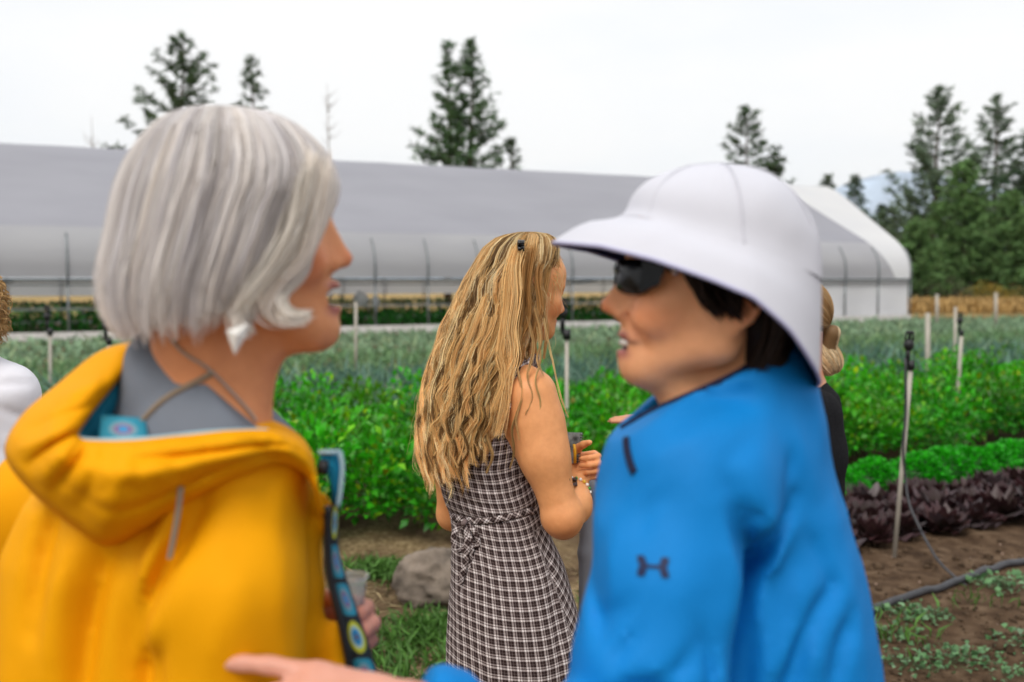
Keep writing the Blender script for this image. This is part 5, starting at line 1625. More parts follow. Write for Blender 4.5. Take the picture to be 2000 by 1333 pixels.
# ================================================================== woman in the blue jacket and white sun hat
def person_blue():
    q = W
    D0 = 1.06
    root = tag(empty('person', (q(1430, 900, 1.1)[0], 1.12, 0)), 'smiling woman in white sun hat, dark sunglasses and bright blue jacket', 'person', 'people talking at the farm')
    R = rot_frame((-1, -.03, .12))
    H = Head(q(1404, 551, D0), R, 1.0, chin=-.008, chinz=.008, lipr=.75, lipx=-.004, nt=.042, nk=.014, mouth=.0065, nose=-.003, nup=.004, eard=.012, smile=1.0, neck=(-.035, 0, -.205), nr=.050, lip=(.45, .15, .12), brow=(.05, .03, .02))
    V = Vol((-.42, .78, .88), (.46, 1.46, 1.80), .0043)
    H.carve(V)
    # smile folds, fuller jowl
    V.ell(H.w(.070, .037, -.044), (.017, .014, .015), None, .015); V.ell(H.w(.070, -.037, -.044), (.017, .014, .015), None, .015)
    for s_ in (-1, 1):
        V.chain([H.w(.094, s_ * .019, -.046), H.w(.084, s_ * .033, -.062), H.w(.074, s_ * .036, -.080)], [.0030, .0040, .0022], .008, True)
    V.rc(H.w(.045, 0, -.100), H.w(-.005, 0, -.16), .012, .028, .03)
    nb = H.w(-.035, 0, -.205)
    chest = q(1440, 1060, 1.14)
    V.ell(chest, (.115, .11, .15), None, .05); V.ell(chest - np.array([0, 0, .27]), (.125, .11, .17), None, .05)
    shl, shr = q(1365, 985, 1.02), q(1480, 985, 1.28)
    V.rc(nb, shl, .045, .045, .04); V.rc(nb, shr, .045, .045, .04)
    el = q(1285, 1500, .95); wl = q(815, 1394, .855)
    V.rc(shl, el, .040, .034, .03); V.rc(el, wl, .034, .027, .02)
    er = q(1400, 1430, 1.34); wrr = q(1130, 1480, 1.3)
    V.rc(shr, er, .046, .038, .03); V.rc(er, wrr, .038, .026, .02)
    # hand laid on the yellow sleeve, index finger leading
    hand(V, q(772, 1392, .850), (-1, -.03, .185), (0.03, -.45, .9), -1, ((4, 8, 4), (30, 34, 16), (36, 40, 18), (38, 40, 20)), thumb=(.25, .1), sc=.98, spread=.04)
    hand(V, wrr, (-1, 0, -.2), (0, 1, 0), 1, ((25, 30, 20),) * 4)
    P, F = V.mesh(1)
    col = H.colour(P, (.88, .42, .205))
    hm = (P[:, 0] < XP(900, .86))[:, None] & (P[:, 2] < q(0, 1100, .9)[2])[:, None]
    col = np.where(hm, np.array([.66, .32, .23]), col)
    mk('body', P, F, M['skin'], root, True, col)
    eyes(H, root)
    mb = MB(); mb.tube([H.w(.080, .021, -.0745), H.w(.0915, .010, -.0757), H.w(.0945, 0, -.076), H.w(.0915, -.010, -.0757), H.w(.080, -.021, -.0745)], .0038, 8); mb.build('teeth', M['teeth'], root)

    # ---- dark short hair under the hat
    rng = np.random.default_rng(41)
    gl, gc = [], []
    def lockH(pts, n, sp, col, tipf=.5, m=14):
        g = spline([H.w(*p) for p in pts], m); tt = np.linspace(0, 1, m)[:, None]
        for k in range(n):
            o = rng.normal(size=3) * sp
            gl.append(g + o * (1 - (1 - tipf) * tt) + .002 * np.sin(tt * 7 + rng.uniform(0, 6, 3))); gc.append(np.array(col) * rng.uniform(.5, 1.6))
    dk = (.026, .016, .012)
    for s_ in (1, -1):
        lockH([(.06, s_ * .058, .03), (.048, s_ * .070, .02), (.030, s_ * .076, -.012), (.012, s_ * .078, -.030)], 130, .007, dk)
        lockH([(.04, s_ * .068, .03), (.024, s_ * .078, .015), (.010, s_ * .084, -.015), (-.002, s_ * .084, -.03)], 130, .008, dk)
        lockH([(.02, s_ * .072, .03), (.004, s_ * .085, .02), (-.012, s_ * .092, -.002), (-.026, s_ * .090, -.014)], 120, .008, dk)
        lockH([(-.03, s_ * .066, .0), (-.042, s_ * .074, -.01), (-.044, s_ * .070, -.045), (-.034, s_ * .062, -.085)], 170, .007, dk)
        lockH([(-.040, s_ * .058, -.01), (-.048, s_ * .062, -.025), (-.048, s_ * .058, -.05), (-.040, s_ * .050, -.092)], 170, .0055, dk)
        lockH([(-.045, s_ * .04, -.015), (-.055, s_ * .040, -.03), (-.052, s_ * .034, -.06), (-.042, s_ * .030, -.100)], 170, .0055, dk)
        lockH([(.082, s_ * .04, .045), (.086, s_ * .040, .035), (.082, s_ * .046, .018), (.072, s_ * .056, .004)], 60, .005, (.05, .03, .02))
    hair = strands(np.array(gl), .0010, rng, np.array(gc), root, 'hair', M['hair'])
    V = Vol(H.c - .16, H.c + .16, .005)
    E = lambda c, r, k, sub=False: V.ell(H.w(*c), r, R, k, sub)
    E((-.010, 0, .020), (.084, .077, .070), .0)
    for s_ in (1, -1):
        E((-.046, s_ * .038, -.045), (.026, .030, .058), .02)
        E((.030, s_ * .064, .010), (.022, .012, .034), .015)
        E((.000, s_ * .078, .006), (.026, .010, .022), .015)
    E((-.055, 0, -.05), (.022, .05, .060), .02)
    E((.075, 0, .0), (.045, .10, .06), .01, True)
    V.noise(.004, 60, 3)
    P, F = V.mesh(1); mk('hair_mass', P, F, M['hair'], hair, True, np.tile([.014, .009, .008], (len(P), 1)))

    # ---- hat: dome crown in panels, brim long at the back, dark underside
    # brim rim seen in profile: front (1078,470) ... back (1585,745)
    hc = H.w(-.010, 0, .052)                     # centre of the hat band
    def dome(t, ph):    # t 0 at band .. 1 at top
        pass
    nphi = 72
    ph = np.arange(nphi) * 2 * math.pi / nphi
    ex = np.array([-1.0, 0, 0]); ey = np.array([0, 1.0, 0])      # ph 0 = front (photo left)
    # band ellipse: front px 1235, back px 1592
    xf, xb = XP(1222, D0), XP(1597, D0)
    cxh, rxh = (xf + xb) / 2, (xb - xf) / 2
    cyh = H.c[1]; ryh = .096
    zb_f, zb_b = q(0, 432, D0)[2], q(0, 560, D0)[2]             # height of the band at the front and at the back
    ztop = q(0, 320, D0)[2]
    xtop = XP(1400, D0)
    def band_z(c): return zb_f + (zb_b - zb_f) * ((1 - c) / 2) ** 1.1
    rows = []
    for t in np.linspace(0, 1, 15):
        e = (1 - t ** 2.3) ** .5 if t < 1 else 0
        e = max(e, .02)
        r = []
        for p in ph:
            c, s_ = math.cos(p), math.sin(p)
            x = (cxh - c * rxh * e) * (1 - t * .0) + (xtop - cxh) * t ** 2
            y = cyh + ryh * s_ * e
            z = band_z(c) + (ztop - band_z(c)) * (t ** .82 if c < .2 else t ** .95)
            r.append((x, y, z))
        rows.append(r)
    # brim from the band outwards
    brim = []
    front = q(1080, 472, D0); back = q(1588, 748, D0); midz = q(0, 575, .93)[2]
    nb_ = 9
    for t in np.linspace(0, 1, nb_)[1:]:
        r = []
        for k, p in enumerate(ph):
            c, s_ = math.cos(p), math.sin(p)
            bx, by, bz = rows[0][k]
            # rim target
            w_f = max(c, 0) ** 1.5; w_b = max(-c, 0) ** 1.2; w_s = 1 - max(w_f, w_b)
            ox = cxh - c * (rxh + (.072 * w_f if c > 0 else 0.0))
            if c > 0:
                tx = cxh + (front[0] - cxh) * c * (.96 + .04 * c)
            else:
                tx = cxh + (back[0] - cxh) * (-c)
            ty = cyh + s_ * (ryh + .030 + .006 * (1 - abs(c)))
            # the rim drops from the front tip over the cheek to the nape
            u = (1 - c) / 2
            tz = np.interp(u, [0, .03, .12, .25, .40, .55, .70, .85, 1.0], [front[2], front[2] - .002, q(0, 484, D0)[2], q(0, 505, .96)[2], q(0, 545, .93)[2], q(0, 592, .93)[2], q(0, 640, .95)[2], q(0, 700, 1.0)[2], back[2]])
            sag = math.sin(t * math.pi) * (.010 if c > 0 else .012)
            r.append((bx + (tx - bx) * t, by + (ty - by) * (t ** .8), bz + (tz - bz) * (t ** 1.05) + sag * (1 if c > .5 else .6)))
        brim.append(r)
    def grid(rows_, closed_top=None):
        Vv = np.array(rows_).reshape(-1, 3); n = nphi; Ff = []
        for i in range(len(rows_) - 1):
            for j in range(n): Ff.append((i * n + j, i * n + (j + 1) % n, (i + 1) * n + (j + 1) % n, (i + 1) * n + j))
        return Vv, np.array(Ff)
    # soft dents in the crown
    # the crown runs softly into the brim
    full = np.array(rows[::-1] + brim); jn = len(rows) - 1
    for _ in range(10):
        f2 = full.copy()
        for i in range(jn - 3, jn + 4): f2[i] = .5 * full[i] + .25 * (full[i - 1] + full[i + 1])
        full = f2
    rows = [list(map(tuple, r)) for r in full[:jn + 1][::-1]]; brim = [list(map(tuple, r)) for r in full[jn + 1:]]
    Vv, Ff = grid(rows)
    Vv = Vv + (vnoise(Vv, 16, 3) * .0035 + vnoise(Vv, 34, 5) * .0012)[:, None] * _n(np.array([.2, -1, .3]))
    hat = mk('sun_hat', Vv, Ff[:, ::-1], M['hatwhite'], root)
    hat['label'] = 'white sun hat with a wide brim and dark underside'
    # crown seams
    for a in (35, 90, 145, 215, 270, 325):
        k = int(a / 360 * nphi) % nphi
        line = np.array([rows[i][k] for i in range(15)]); cdir = line - np.array([cxh, cyh, zb_f]); cdir /= np.linalg.norm(cdir, axis=1, keepdims=True)
        MB().tube(spline(line + cdir * .0006, 24), .0008, 5).build('seam', M['hatwhite'], hat)
    Vb, Fb = grid([rows[0]] + brim)
    b1 = mk('brim', Vb, Fb, M['hatwhite'], hat)
    ctr = np.stack([np.full(len(Vb), cxh), np.full(len(Vb), cyh), Vb[:, 2] - .10], -1) - Vb; ctr /= np.linalg.norm(ctr, axis=1, keepdims=True)
    b2 = mk('brim_underside', Vb + ctr * .004, Fb[:, ::-1], M['navy'], hat)
    rim = np.array(brim[-1] + [brim[-1][0]]); MB().tube(spline(rim, 200) - np.array([0, 0, .0015]), .0022, 6).build('brim_edge', M['hemlav'], hat)

    # ---- sunglasses
    sg = empty('sunglasses', root.location); sg.parent = root; sg.location = (0, 0, 0)
    lens = []
    for s_ in (1, -1):
        n = 28; a = np.arange(n) * 2 * math.pi / n
        rows2 = []
        for d, k in ((0.0, 1.0), (.0022, 1.02), (.0022, .0), ):
            pass
        pts = []
        for rr_ in (1.0, .6, .02):
            for t in a:
                u, v = math.cos(t), math.sin(t)
                uu = np.sign(u) * abs(u) ** .75 * .029 * rr_; vv = np.sign(v) * abs(v) ** .75 * .0185 * rr_
                yy = s_ * (.036 + uu); xx = .110 - .9 * max(abs(yy) - .012, 0) ** 1.0 * .55 + .003 * (1 - rr_)
                pts.append(H.w(xx, yy, -.006 + vv))
        pts = np.array(pts); back_ = pts + H.R @ np.array([-.0025, 0, 0])
        Vl = np.concatenate([pts, back_]); m = len(pts)
        Fl = []
        for i in range(2):
            for j in range(n):
                Fl.append((i * n + j, i * n + (j + 1) % n, (i + 1) * n + (j + 1) % n, (i + 1) * n + j)); Fl.append((m + i * n + j, m + (i + 1) * n + j, m + (i + 1) * n + (j + 1) % n, m + i * n + (j + 1) % n))
        for j in range(n): Fl.append((j, m + j, m + (j + 1) % n, (j + 1) % n))
        mk('lens', Vl, np.array(Fl), M['lens'], sg)
        # wrap-around side and temple arm
        sidev = np.array([H.w(.094, s_ * .064, .012), H.w(.094, s_ * .064, -.022), H.w(.076, s_ * .0735, -.012), H.w(.072, s_ * .075, .009), H.w(.0915, s_ * .0615, .012), H.w(.0915, s_ * .0615, -.022), H.w(.076, s_ * .0705, -.012), H.w(.072, s_ * .072, .009)])
        mk('side_shield', sidev, np.array([(0, 1, 2, 3), (7, 6, 5, 4), (0, 3, 7, 4), (1, 5, 6, 2), (0, 4, 5, 1), (3, 2, 6, 7)]), M['lens'], sg, False)
        mb = MB(); mb.tube(spline([H.w(.07, s_ * .0745, .006), H.w(.03, s_ * .079, .008), H.w(-.01, s_ * .0815, .008), H.w(-.03, s_ * .082, -.005)], 12), .0042, 8); mb.build('temple', M['gloss'], sg)
        MB().tube([H.w(.066, s_ * .0775, .003), H.w(.060, s_ * .0785, .003)], .0035, 8).build('stud', M['silver'], sg)
    mb = MB(); mb.tube(spline([H.w(.107, .010, -.002), H.w(.110, 0, .001), H.w(.107, -.010, -.002)], 8), .0035, 8); mb.build('bridge', M['gloss'], sg)

    # ---- jacket
    V = Vol((-.14, .74, .45), (.52, 1.50, 1.58), .0058)
    zq = lambda py, D=1.12: q(0, py, D)[2]; xq = lambda px, D=1.10: XP(px, D)
    V.loft([.46, zq(1500), zq(1333), zq(1200), zq(1080), zq(980), zq(900), zq(840)],
           [xq(1450), xq(1448), xq(1448), xq(1442), xq(1435), xq(1430), xq(1432), xq(1440)], [1.13] * 8,
           [.175, .170, .165, .156, .147, .132, .104, .076], [.17, .17, .168, .165, .155, .14, .11, .08], 2.15, 0, .03)
    # standing collar, tilted: back high at the hat, front open at the chin
    V.chain([q(1425, 760, 1.075), q(1420, 860, 1.09), q(1415, 930, 1.10)], [.088, .095, .11], .04)
    V.chain([q(1310, 820, 1.06), q(1330, 920, 1.06)], [.060, .07], .04)
    V.rc(q(1258, 872, 1.06), q(1240, 920, 1.06), .030, .032, .03)
    # shoulders and sleeves
    V.rc(q(1400, 880, 1.09), q(1360, 960, 1.01), .07, .085, .05)
    V.chain([q(1355, 965, 1.0), q(1305, 1130, .975), q(1275, 1300, .955), q(1262, 1490, .95)], [.085, .080, .076, .072], .03)
    V.chain([q(1262, 1490, .95), q(1060, 1480, .90), q(885, 1412, .862)], [.070, .056, .040], .03)
    V.rc(q(1470, 870, 1.18), q(1500, 950, 1.28), .06, .075, .05)
    V.chain([q(1500, 960, 1.29), q(1480, 1200, 1.33), q(1440, 1440, 1.35), q(1150, 1480, 1.3)], [.075, .075, .07, .05], .03)
    # neck opening, cut by the tilted collar edge
    pA, pB = q(1222, 852, 1.06), q(1515, 722, 1.06)
    dvec = pB - pA
    nrm = np.array([-dvec[2], 0, dvec[0]])
    V.rc(q(1385, 680, 1.075), q(1375, 800, 1.075), .060, .056, .006, True)
    V.rc(q(1300, 770, 1.07), q(1275, 840, 1.07), .040, .026, .006, True)
    V.plane_cut(q(1340, 772, 1.0), nrm)
    pA, pB = q(1215, 846, 1.02), q(1310, 784, 1.02); dv2 = pB - pA
    V.plane_cut(q(1290, 797, 1.02), np.array([-dv2[2], 0, dv2[0]]))
    xz = lambda *pts, D=.96: [(q(a, b, D)[0], q(a, b, D)[2]) for a, b in pts]
    G = crease_field(V, [
        (xz((1415, 940), (1440, 1020), (1462, 1090), (1450, 1180), (1432, 1333), (1425, 1480)), .024, .012),      # armhole fold
        (xz((1400, 960), (1415, 1040), (1425, 1120), (1415, 1200)), -.005, .012),
        (xz((1560, 985), (1520, 1060), (1475, 1130), (1450, 1200)), .016, .010),
        (xz((1515, 1025), (1478, 1085)), .010, .007),
        (xz((1650, 1170), (1600, 1220), (1560, 1300), (1530, 1400)), .017, .011),
        (xz((1620, 1180), (1560, 1260), (1520, 1340)), -.009, .012),
        (xz((1480, 980), (1520, 1040)), -.005, .012),
        (xz((1165, 1050), (1160, 1130), (1170, 1210)), .010, .008),
        (xz((1215, 1140), (1180, 1180), (1155, 1215)), .008, .008),
        (xz((1200, 960), (1175, 1010), (1160, 1060)), -.003, .008),
        (xz((1180, 1300), (1235, 1285), (1290, 1310), (1310, 1360)), .016, .011),
        (xz((1185, 1330), (1250, 1320), (1285, 1350)), -.006, .010),
        (xz((1360, 1100), (1345, 1200), (1350, 1333)), .004, .016),
        (xz((1340, 800), (1420, 775), (1500, 770)), .005, .008),
        (xz((1290, 860), (1380, 800), (1510, 785)), .006, .008),
        (xz((1250, 900), (1310, 860), (1380, 820)), -.003, .010),
        (xz((1560, 840), (1600, 920), (1640, 1020)), -.004, .014),
        (xz((1690, 1230), (1660, 1290), (1640, 1370)), .012, .011),
        (xz((1580, 1120), (1570, 1220)), -.004, .014),
        (xz((1465, 990), (1472, 1000)), .008, .008),
        (xz((1405, 985), (1428, 1050), (1440, 1110)), .007, .005), (xz((1500, 1085), (1475, 1150), (1462, 1230)), .008, .006), (xz((1545, 1060), (1515, 1130)), -.005, .006),
        (xz((1205, 1000), (1185, 1060), (1180, 1120)), -.004, .006), (xz((1235, 1180), (1200, 1225), (1175, 1260)), .007, .006), (xz((1330, 1210), (1300, 1250), (1255, 1270)), .007, .007),
        (xz((1380, 1230), (1385, 1300), (1375, 1380)), -.006, .008), (xz((1345, 1180), (1362, 1260), (1360, 1340)), .006, .006), (xz((1600, 1060), (1640, 1140), (1655, 1220)), .006, .008),
        (xz((1560, 900), (1540, 960), (1530, 1010)), .005, .008), (xz((1300, 940), (1260, 985), (1235, 1040)), .004, .008), (xz((1470, 850), (1420, 880), (1390, 930)), .004, .010),
        (xz((1480, 1240), (1465, 1333), (1462, 1420)), .010, .007), (xz((1505, 1200), (1500, 1300), (1490, 1400)), -.006, .009), (xz((1590, 1240), (1600, 1333)), -.005, .010),
    ])
    V.field_xz(G, 1.16, .10)
    V.noise(.0055, 8, 13, (1, 1, .45)); V.noise(.0035, 20, 14, (1, 1, .45)); V.noise(.0013, 48, 15, (1, 1, .6))
    P, F = V.mesh(1)
    jac = mk('jacket', P, F, M['blue'], root)
    # navy binding along the collar edge, navy zip
    def surf(px, py, near=.70, far=1.3):
        """first point of the jacket along the sight line through a pixel"""
        from mathutils.bvhtree import BVHTree
        if not hasattr(surf, 't'):
            me = jac.data; surf.t = BVHTree.FromPolygons([v.co + jac.matrix_world.translation * 0 for v in me.vertices], [p.vertices[:] for p in me.polygons])
        o = Vector((0, 0, CAM_Z)) - Vector(origin_of(jac)); d = Vector(W(px, py, 1.0)) - Vector((0, 0, CAM_Z)); d.normalize()
        h, n_, i_, l_ = surf.t.ray_cast(o, d)
        return None if h is None else (np.array(h) + origin_of(jac), np.array(n_))
    def onsurf(pts, off=.0015, lift=0):
        r = []
        for a, b in pts:
            s_ = None
            for dy in range(lift, 60, 2):
                s_ = surf(a, b + dy)
                if s_ is not None and (lift == 0 or s_[0][1] < 1.045): break
                s_ = None
            if s_ is not None: r.append(s_[0] + s_[1] * off)
        return np.array(r)
    edge = onsurf([(1215, 845), (1240, 828), (1265, 812), (1290, 797), (1315, 784), (1340, 771), (1367, 759), (1394, 749), (1420, 742), (1450, 735), (1480, 731), (1510, 733)], .0, -50)
    for _ in range(4): edge[1:-1] = .25 * edge[:-2] + .5 * edge[1:-1] + .25 * edge[2:]
    if len(edge) > 3: MB().tube(spline(edge, 40), .0045, 6).build('collar_binding', M['navy'], jac)
    zp = onsurf([(1224, 858), (1226, 880), (1232, 905), (1240, 925)], .0)
    if len(zp) > 2: MB().tube(spline(zp, 14), .0045, 6).build('zip', M['navy'], jac)
    # small dark emblem on the sleeve: two mirrored flared arcs joined by a bar
    def emblem(cx, cy, s):
        shapes = []
        arc = lambda sx: [(sx * 31, -19), (sx * 18, -20), (sx * 13, -10), (sx * 13, -4), (sx * 0, -3), (sx * 0, 3), (sx * 13, 4), (sx * 13, 11), (sx * 18, 21), (sx * 31, 20), (sx * 30, 9), (sx * 26, 0), (sx * 30, -9)]
        for sx in (-1, 1):
            ring = arc(sx)
            pf = onsurf([(cx + a * s, cy + b * s + a * s * .08) for a, b in ring], .0016)
            pb = onsurf([(cx + a * s, cy + b * s + a * s * .08) for a, b in ring], .0002)
            if len(pf) != len(ring): continue
            import mathutils
            tris = mathutils.geometry.tessellate_polygon([[Vector((a, b, 0)) for a, b in ring]])
            n = len(ring)
            Ff = [tuple(t) for t in tris] + [(i, (i + 1) % n, n + i) for i in range(n)] + [((i + 1) % n, n + (i + 1) % n, n + i) for i in range(n)]
            mk('emblem', np.concatenate([pf, pb]), np.array(Ff), M['emblem'], jac, False)
    emblem(1276, 1107, 1.0)
    # cuff
    cf = spline([q(912, 1422, .866), q(876, 1404, .862), q(846, 1392, .858), q(818, 1382, .856)], 10)
    MB().tube(cf, np.interp(np.linspace(0, 1, 10), [0, .3, .8, 1], [.036, .044, .042, .036]), 24).build('cuff', M['blue'], jac)
    # ---- trousers
    pel = np.array([xq(1446), 1.13, .86])
    V = Vol((pel[0] - .3, .86, -.02), (pel[0] + .3, 1.40, 1.0), .012)
    V.ell(pel, (.17, .14, .14), None, .03)
    legs(V, pel, [pel + [0, -.075, -.03], pel + [0, .075, -.03]], [np.array([pel[0] + .02, 1.04, 0]), np.array([pel[0] - .04, 1.22, 0])], .10, (-1, 0, 0))
    P, F = V.mesh(1); mk('trousers', P, F, M['denim'], root)
    return H
M['hatwhite'] = cloth_mat('white_hat_cloth', (.60, .60, .655), .75, .03, .2, 1100)
M['navy'] = cloth_mat('navy_cloth', (.012, .014, .04), .8)
M['hemlav'] = cloth_mat('lavender_hem', (.45, .44, .62), .8)
M['blue'] = cloth_mat('blue_shell', (.004, .20, .56), .6, .06, .12, 800, spec=.16)
M['emblem'] = pmat('emblem_print', (.004, .012, .06), .5)
M['lens'] = pmat('dark_lens', (.004, .004, .005), .18, spec=.2)
M['gloss'] = pmat('black_gloss', (.01, .008, .008), .25, spec=.6)
HB = person_blue()
# ================================================================== blonde woman in the plaid dress (in focus)
def plaid_mat():
    m, nt, b = mat_new('plaid_cotton'); L = nt.links.new
    uv = nt.nodes.new('ShaderNodeUVMap'); uv.uv_map = 'UV'
    sep = nt.nodes.new('ShaderNodeSeparateXYZ'); L(uv.outputs[0], sep.inputs[0])
    def math_(op, a, bb=None):
        n = nt.nodes.new('ShaderNodeMath'); n.operation = op
        for i, v in enumerate((a, bb)):
            if v is None: continue
            if isinstance(v, (int, float)): n.inputs[i].default_value = v
            else: L(v, n.inputs[i])
        return n.outputs[0]
    def stripes(c, per):
        f = math_('FRACT', math_('DIVIDE', c, per))
        a = math_('LESS_THAN', f, .20); d = math_('MULTIPLY', math_('GREATER_THAN', f, .30), math_('LESS_THAN', f, .44))
        return math_('ADD', a, math_('MULTIPLY', d, .8)), math_('MULTIPLY', math_('GREATER_THAN', f, .66), math_('LESS_THAN', f, .72))
    su, tu = stripes(sep.outputs['X'], .0205); sv, tv = stripes(sep.outputs['Y'], .0225)
    w = math_('MULTIPLY', math_('ADD', su, sv), .5)
    t = math_('MULTIPLY', math_('ADD', tu, tv), .12)
    w = math_('ADD', w, t)
    # warp and weft threads
    n = nt.nodes.new('ShaderNodeTexNoise'); n.inputs['Scale'].default_value = 700; n.inputs['Detail'].default_value = 2
    L(uv.outputs[0], n.inputs['Vector'])
    w = math_('MULTIPLY', w, math_('ADD', math_('MULTIPLY', n.outputs['Fac'], .6), .68))
    r = nt.nodes.new('ShaderNodeValToRGB'); cr = r.color_ramp
    cr.elements[0].position = 0; cr.elements[0].color = (.030, .017, .016, 1)
    cr.elements[1].position = 1; cr.elements[1].color = (.80, .74, .72, 1)
    e = cr.elements.new(.45); e.color = (.27, .215, .205, 1)
    L(w, r.inputs['Fac']); L(r.outputs[0], b.inputs['Base Color'])
    b.inputs['Roughness'].default_value = .9; b.inputs['Specular IOR Level'].default_value = .1
    bp = nt.nodes.new('ShaderNodeBump'); bp.inputs['Strength'].default_value = .25; bp.inputs['Distance'].default_value = .002
    L(n.outputs['Fac'], bp.inputs['Height']); L(bp.outputs[0], b.inputs['Normal'])
    return m
M['plaid'] = plaid_mat()

def person_plaid():
    q = W; D = 2.42
    root = tag(empty('person', (q(985, 900, D)[0], D, 0)), 'blonde long haired woman in brown plaid sleeveless dress holding a notebook', 'person', 'people talking at the farm')
    yaw = RAD(27)
    R = rot_frame((math.cos(yaw), math.sin(yaw), -.22))
    H = Head(q(1025, 557, D), R, 1.0, nose=-.004, nup=.004, neck=(-.035, 0, -.19), nr=.048, lip=(.50, .17, .14), brow=(.30, .18, .09), brow_w=.6)
    V = Vol((-.24, 2.10, -.03), (.28, 2.72, 1.72), .004)
    H.carve(V)
    nb = H.w(-.035, 0, -.19)
    up = q(955, 850, 2.40); wa = q(968, 1005, 2.41); hip = q(1005, 1200, 2.43)
    V.chain([nb, q(970, 760, 2.40), up, wa], [.048, .066, .078, .078], .05); V.chain([wa, hip], [.078, .118], .05)
    sR, sL = q(1036, 772, 2.325), q(878, 778, 2.49)
    V.rc(nb - np.array([0, 0, .02]), sR, .042, .048, .04); V.rc(nb - np.array([0, 0, .02]), sL, .04, .046, .04)
    eR = q(1098, 1012, 2.29); wR = q(1126, 925, 2.475)
    mid = sR * .5 + eR * .5 + np.array([-.004, -.006, 0])
    V.chain([sR, sR * .75 + eR * .25, mid, eR * .9 + mid * .1], [.0545, .054, .050, .043], .045)
    V.rc(eR, eR + np.array([.004, .01, -.012]), .043, .040, .02)
    V.chain([eR, eR * .65 + wR * .35 + np.array([.012, 0, -.008]), wR], [.043, .045, .029], .02)
    eL = q(884, 1005, 2.58); wL = q(1085, 940, 2.60)
    V.chain([sL, (sL + eL) / 2, eL], [.050, .046, .038], .03); V.chain([eL, (eL + wL) / 2, wL], [.040, .040, .028], .02)
    hand(V, q(1108, 912, 2.487), (.88, -.34, .12), (.45, .85, 0), -1, ((62, 74, 34), (66, 78, 36), (68, 80, 36), (70, 80, 36)), thumb=(.85, .75), sc=.95, fk=.003)
    hand(V, wL, (.9, -.1, .3), (0, .8, .5), 1, ((25, 30, 20),) * 4, sc=.95)
    feet = [XP(985, 2.36), XP(985, 2.36)]
    legs(V, None, [hip + [.06, -.04, -.06], hip + [-.06, .05, -.06]], [np.array([hip[0] + .06, 2.40, 0]), np.array([hip[0] - .08, 2.50, 0])], .08, (math.cos(yaw), math.sin(yaw), 0))
    P, F = V.mesh(1)
    col = H.colour(P, (.76, .34, .135))
    fing = np.clip(1 - np.linalg.norm((P - q(1145, 895, 2.45)) / np.array([.05, .08, .06]), axis=1), 0, 1)[:, None]
    col = col * (1 - fing * .5) + col * np.array([1.02, .78, .78]) * fing * .5
    elb = np.exp(-(np.linalg.norm(P - (eR + np.array([0, -.03, -.03])), axis=1) / .05) ** 2)[:, None]
    col = col * (1 - .35 * elb) + col * np.array([.95, .70, .62]) * .35 * elb
    body = mk('body', P, F, M['skin'], root, True, col)
    eyes(H, root, (.12, .18, .2))
    cb = caster(body)
    # small forearm tattoo: two little tapered marks
    for pts in ([(1112, 935), (1118, 937), (1127, 932), (1127, 940), (1118, 939), (1113, 940)], [(1114, 947), (1127, 941), (1128, 949), (1115, 948)]):
        pf = [cb(a, b) for a, b in pts]
        if any(p is None for p in pf): continue
        A = np.array([p[0] + p[1] * .0008 for p in pf]); B = np.array([p[0] - p[1] * .001 for p in pf]); n = len(pts)
        Ff = [(0, i, i + 1) for i in range(1, n - 1)] + [(i, n + i, n + (i + 1) % n) for i in range(n)] + [(i, n + (i + 1) % n, (i + 1) % n) for i in range(n)]
        mk('tattoo', np.concatenate([A, B]), np.array(Ff), M['ink'], body, False)
    # moles
    # ---- dress
    V = Vol((-.28, 2.12, .36), (.30, 2.72, 1.50), .005)
    z = lambda py: q(0, py, D)[2]; x = lambda px: XP(px, D)
    rows = [(705, 985, .048, .050), (735, 976, .080, .074), (780, 958, .104, .094), (850, 950, .118, .106), (900, 942, .116, .108), (960, 956, .117, .108), (1005, 970, .113, .106), (1040, 978, .120, .110), (1100, 990, .141, .126), (1180, 1000, .158, .142), (1260, 1010, .174, .157), (1333, 1016, .184, .165), (1500, 1014, .195, .175), (1730, 1018, .22, .20)]
    V.loft([z(r[0]) for r in rows], [x(r[1]) for r in rows], 2.41, [r[2] for r in rows], [r[3] for r in rows], 2.1, 0, .0)
    # armholes
    V.rc(q(1102, 690, 2.27), q(1084, 930, 2.29), .070, .050, .012, True)
    V.rc(q(830, 720, 2.52), q(835, 900, 2.52), .06, .05, .012, True)
    V.rc(q(1010, 690, 2.40), q(985, 715, 2.38), .055, .050, .01, True)
    # shoulder straps
    V.chain([q(990, 790, 2.295), q(1000, 735, 2.31), q(1024, 706, 2.36), q(1040, 704, 2.42), q(1035, 730, 2.47)], [.016, .018, .020, .018, .014], .015)
    V.chain([q(905, 790, 2.36), q(905, 735, 2.40), q(925, 706, 2.44)], [.016, .016, .014], .012)
    xz = lambda *pts, D=2.32: [(q(a, b, D)[0], q(a, b, D)[2]) for a, b in pts]
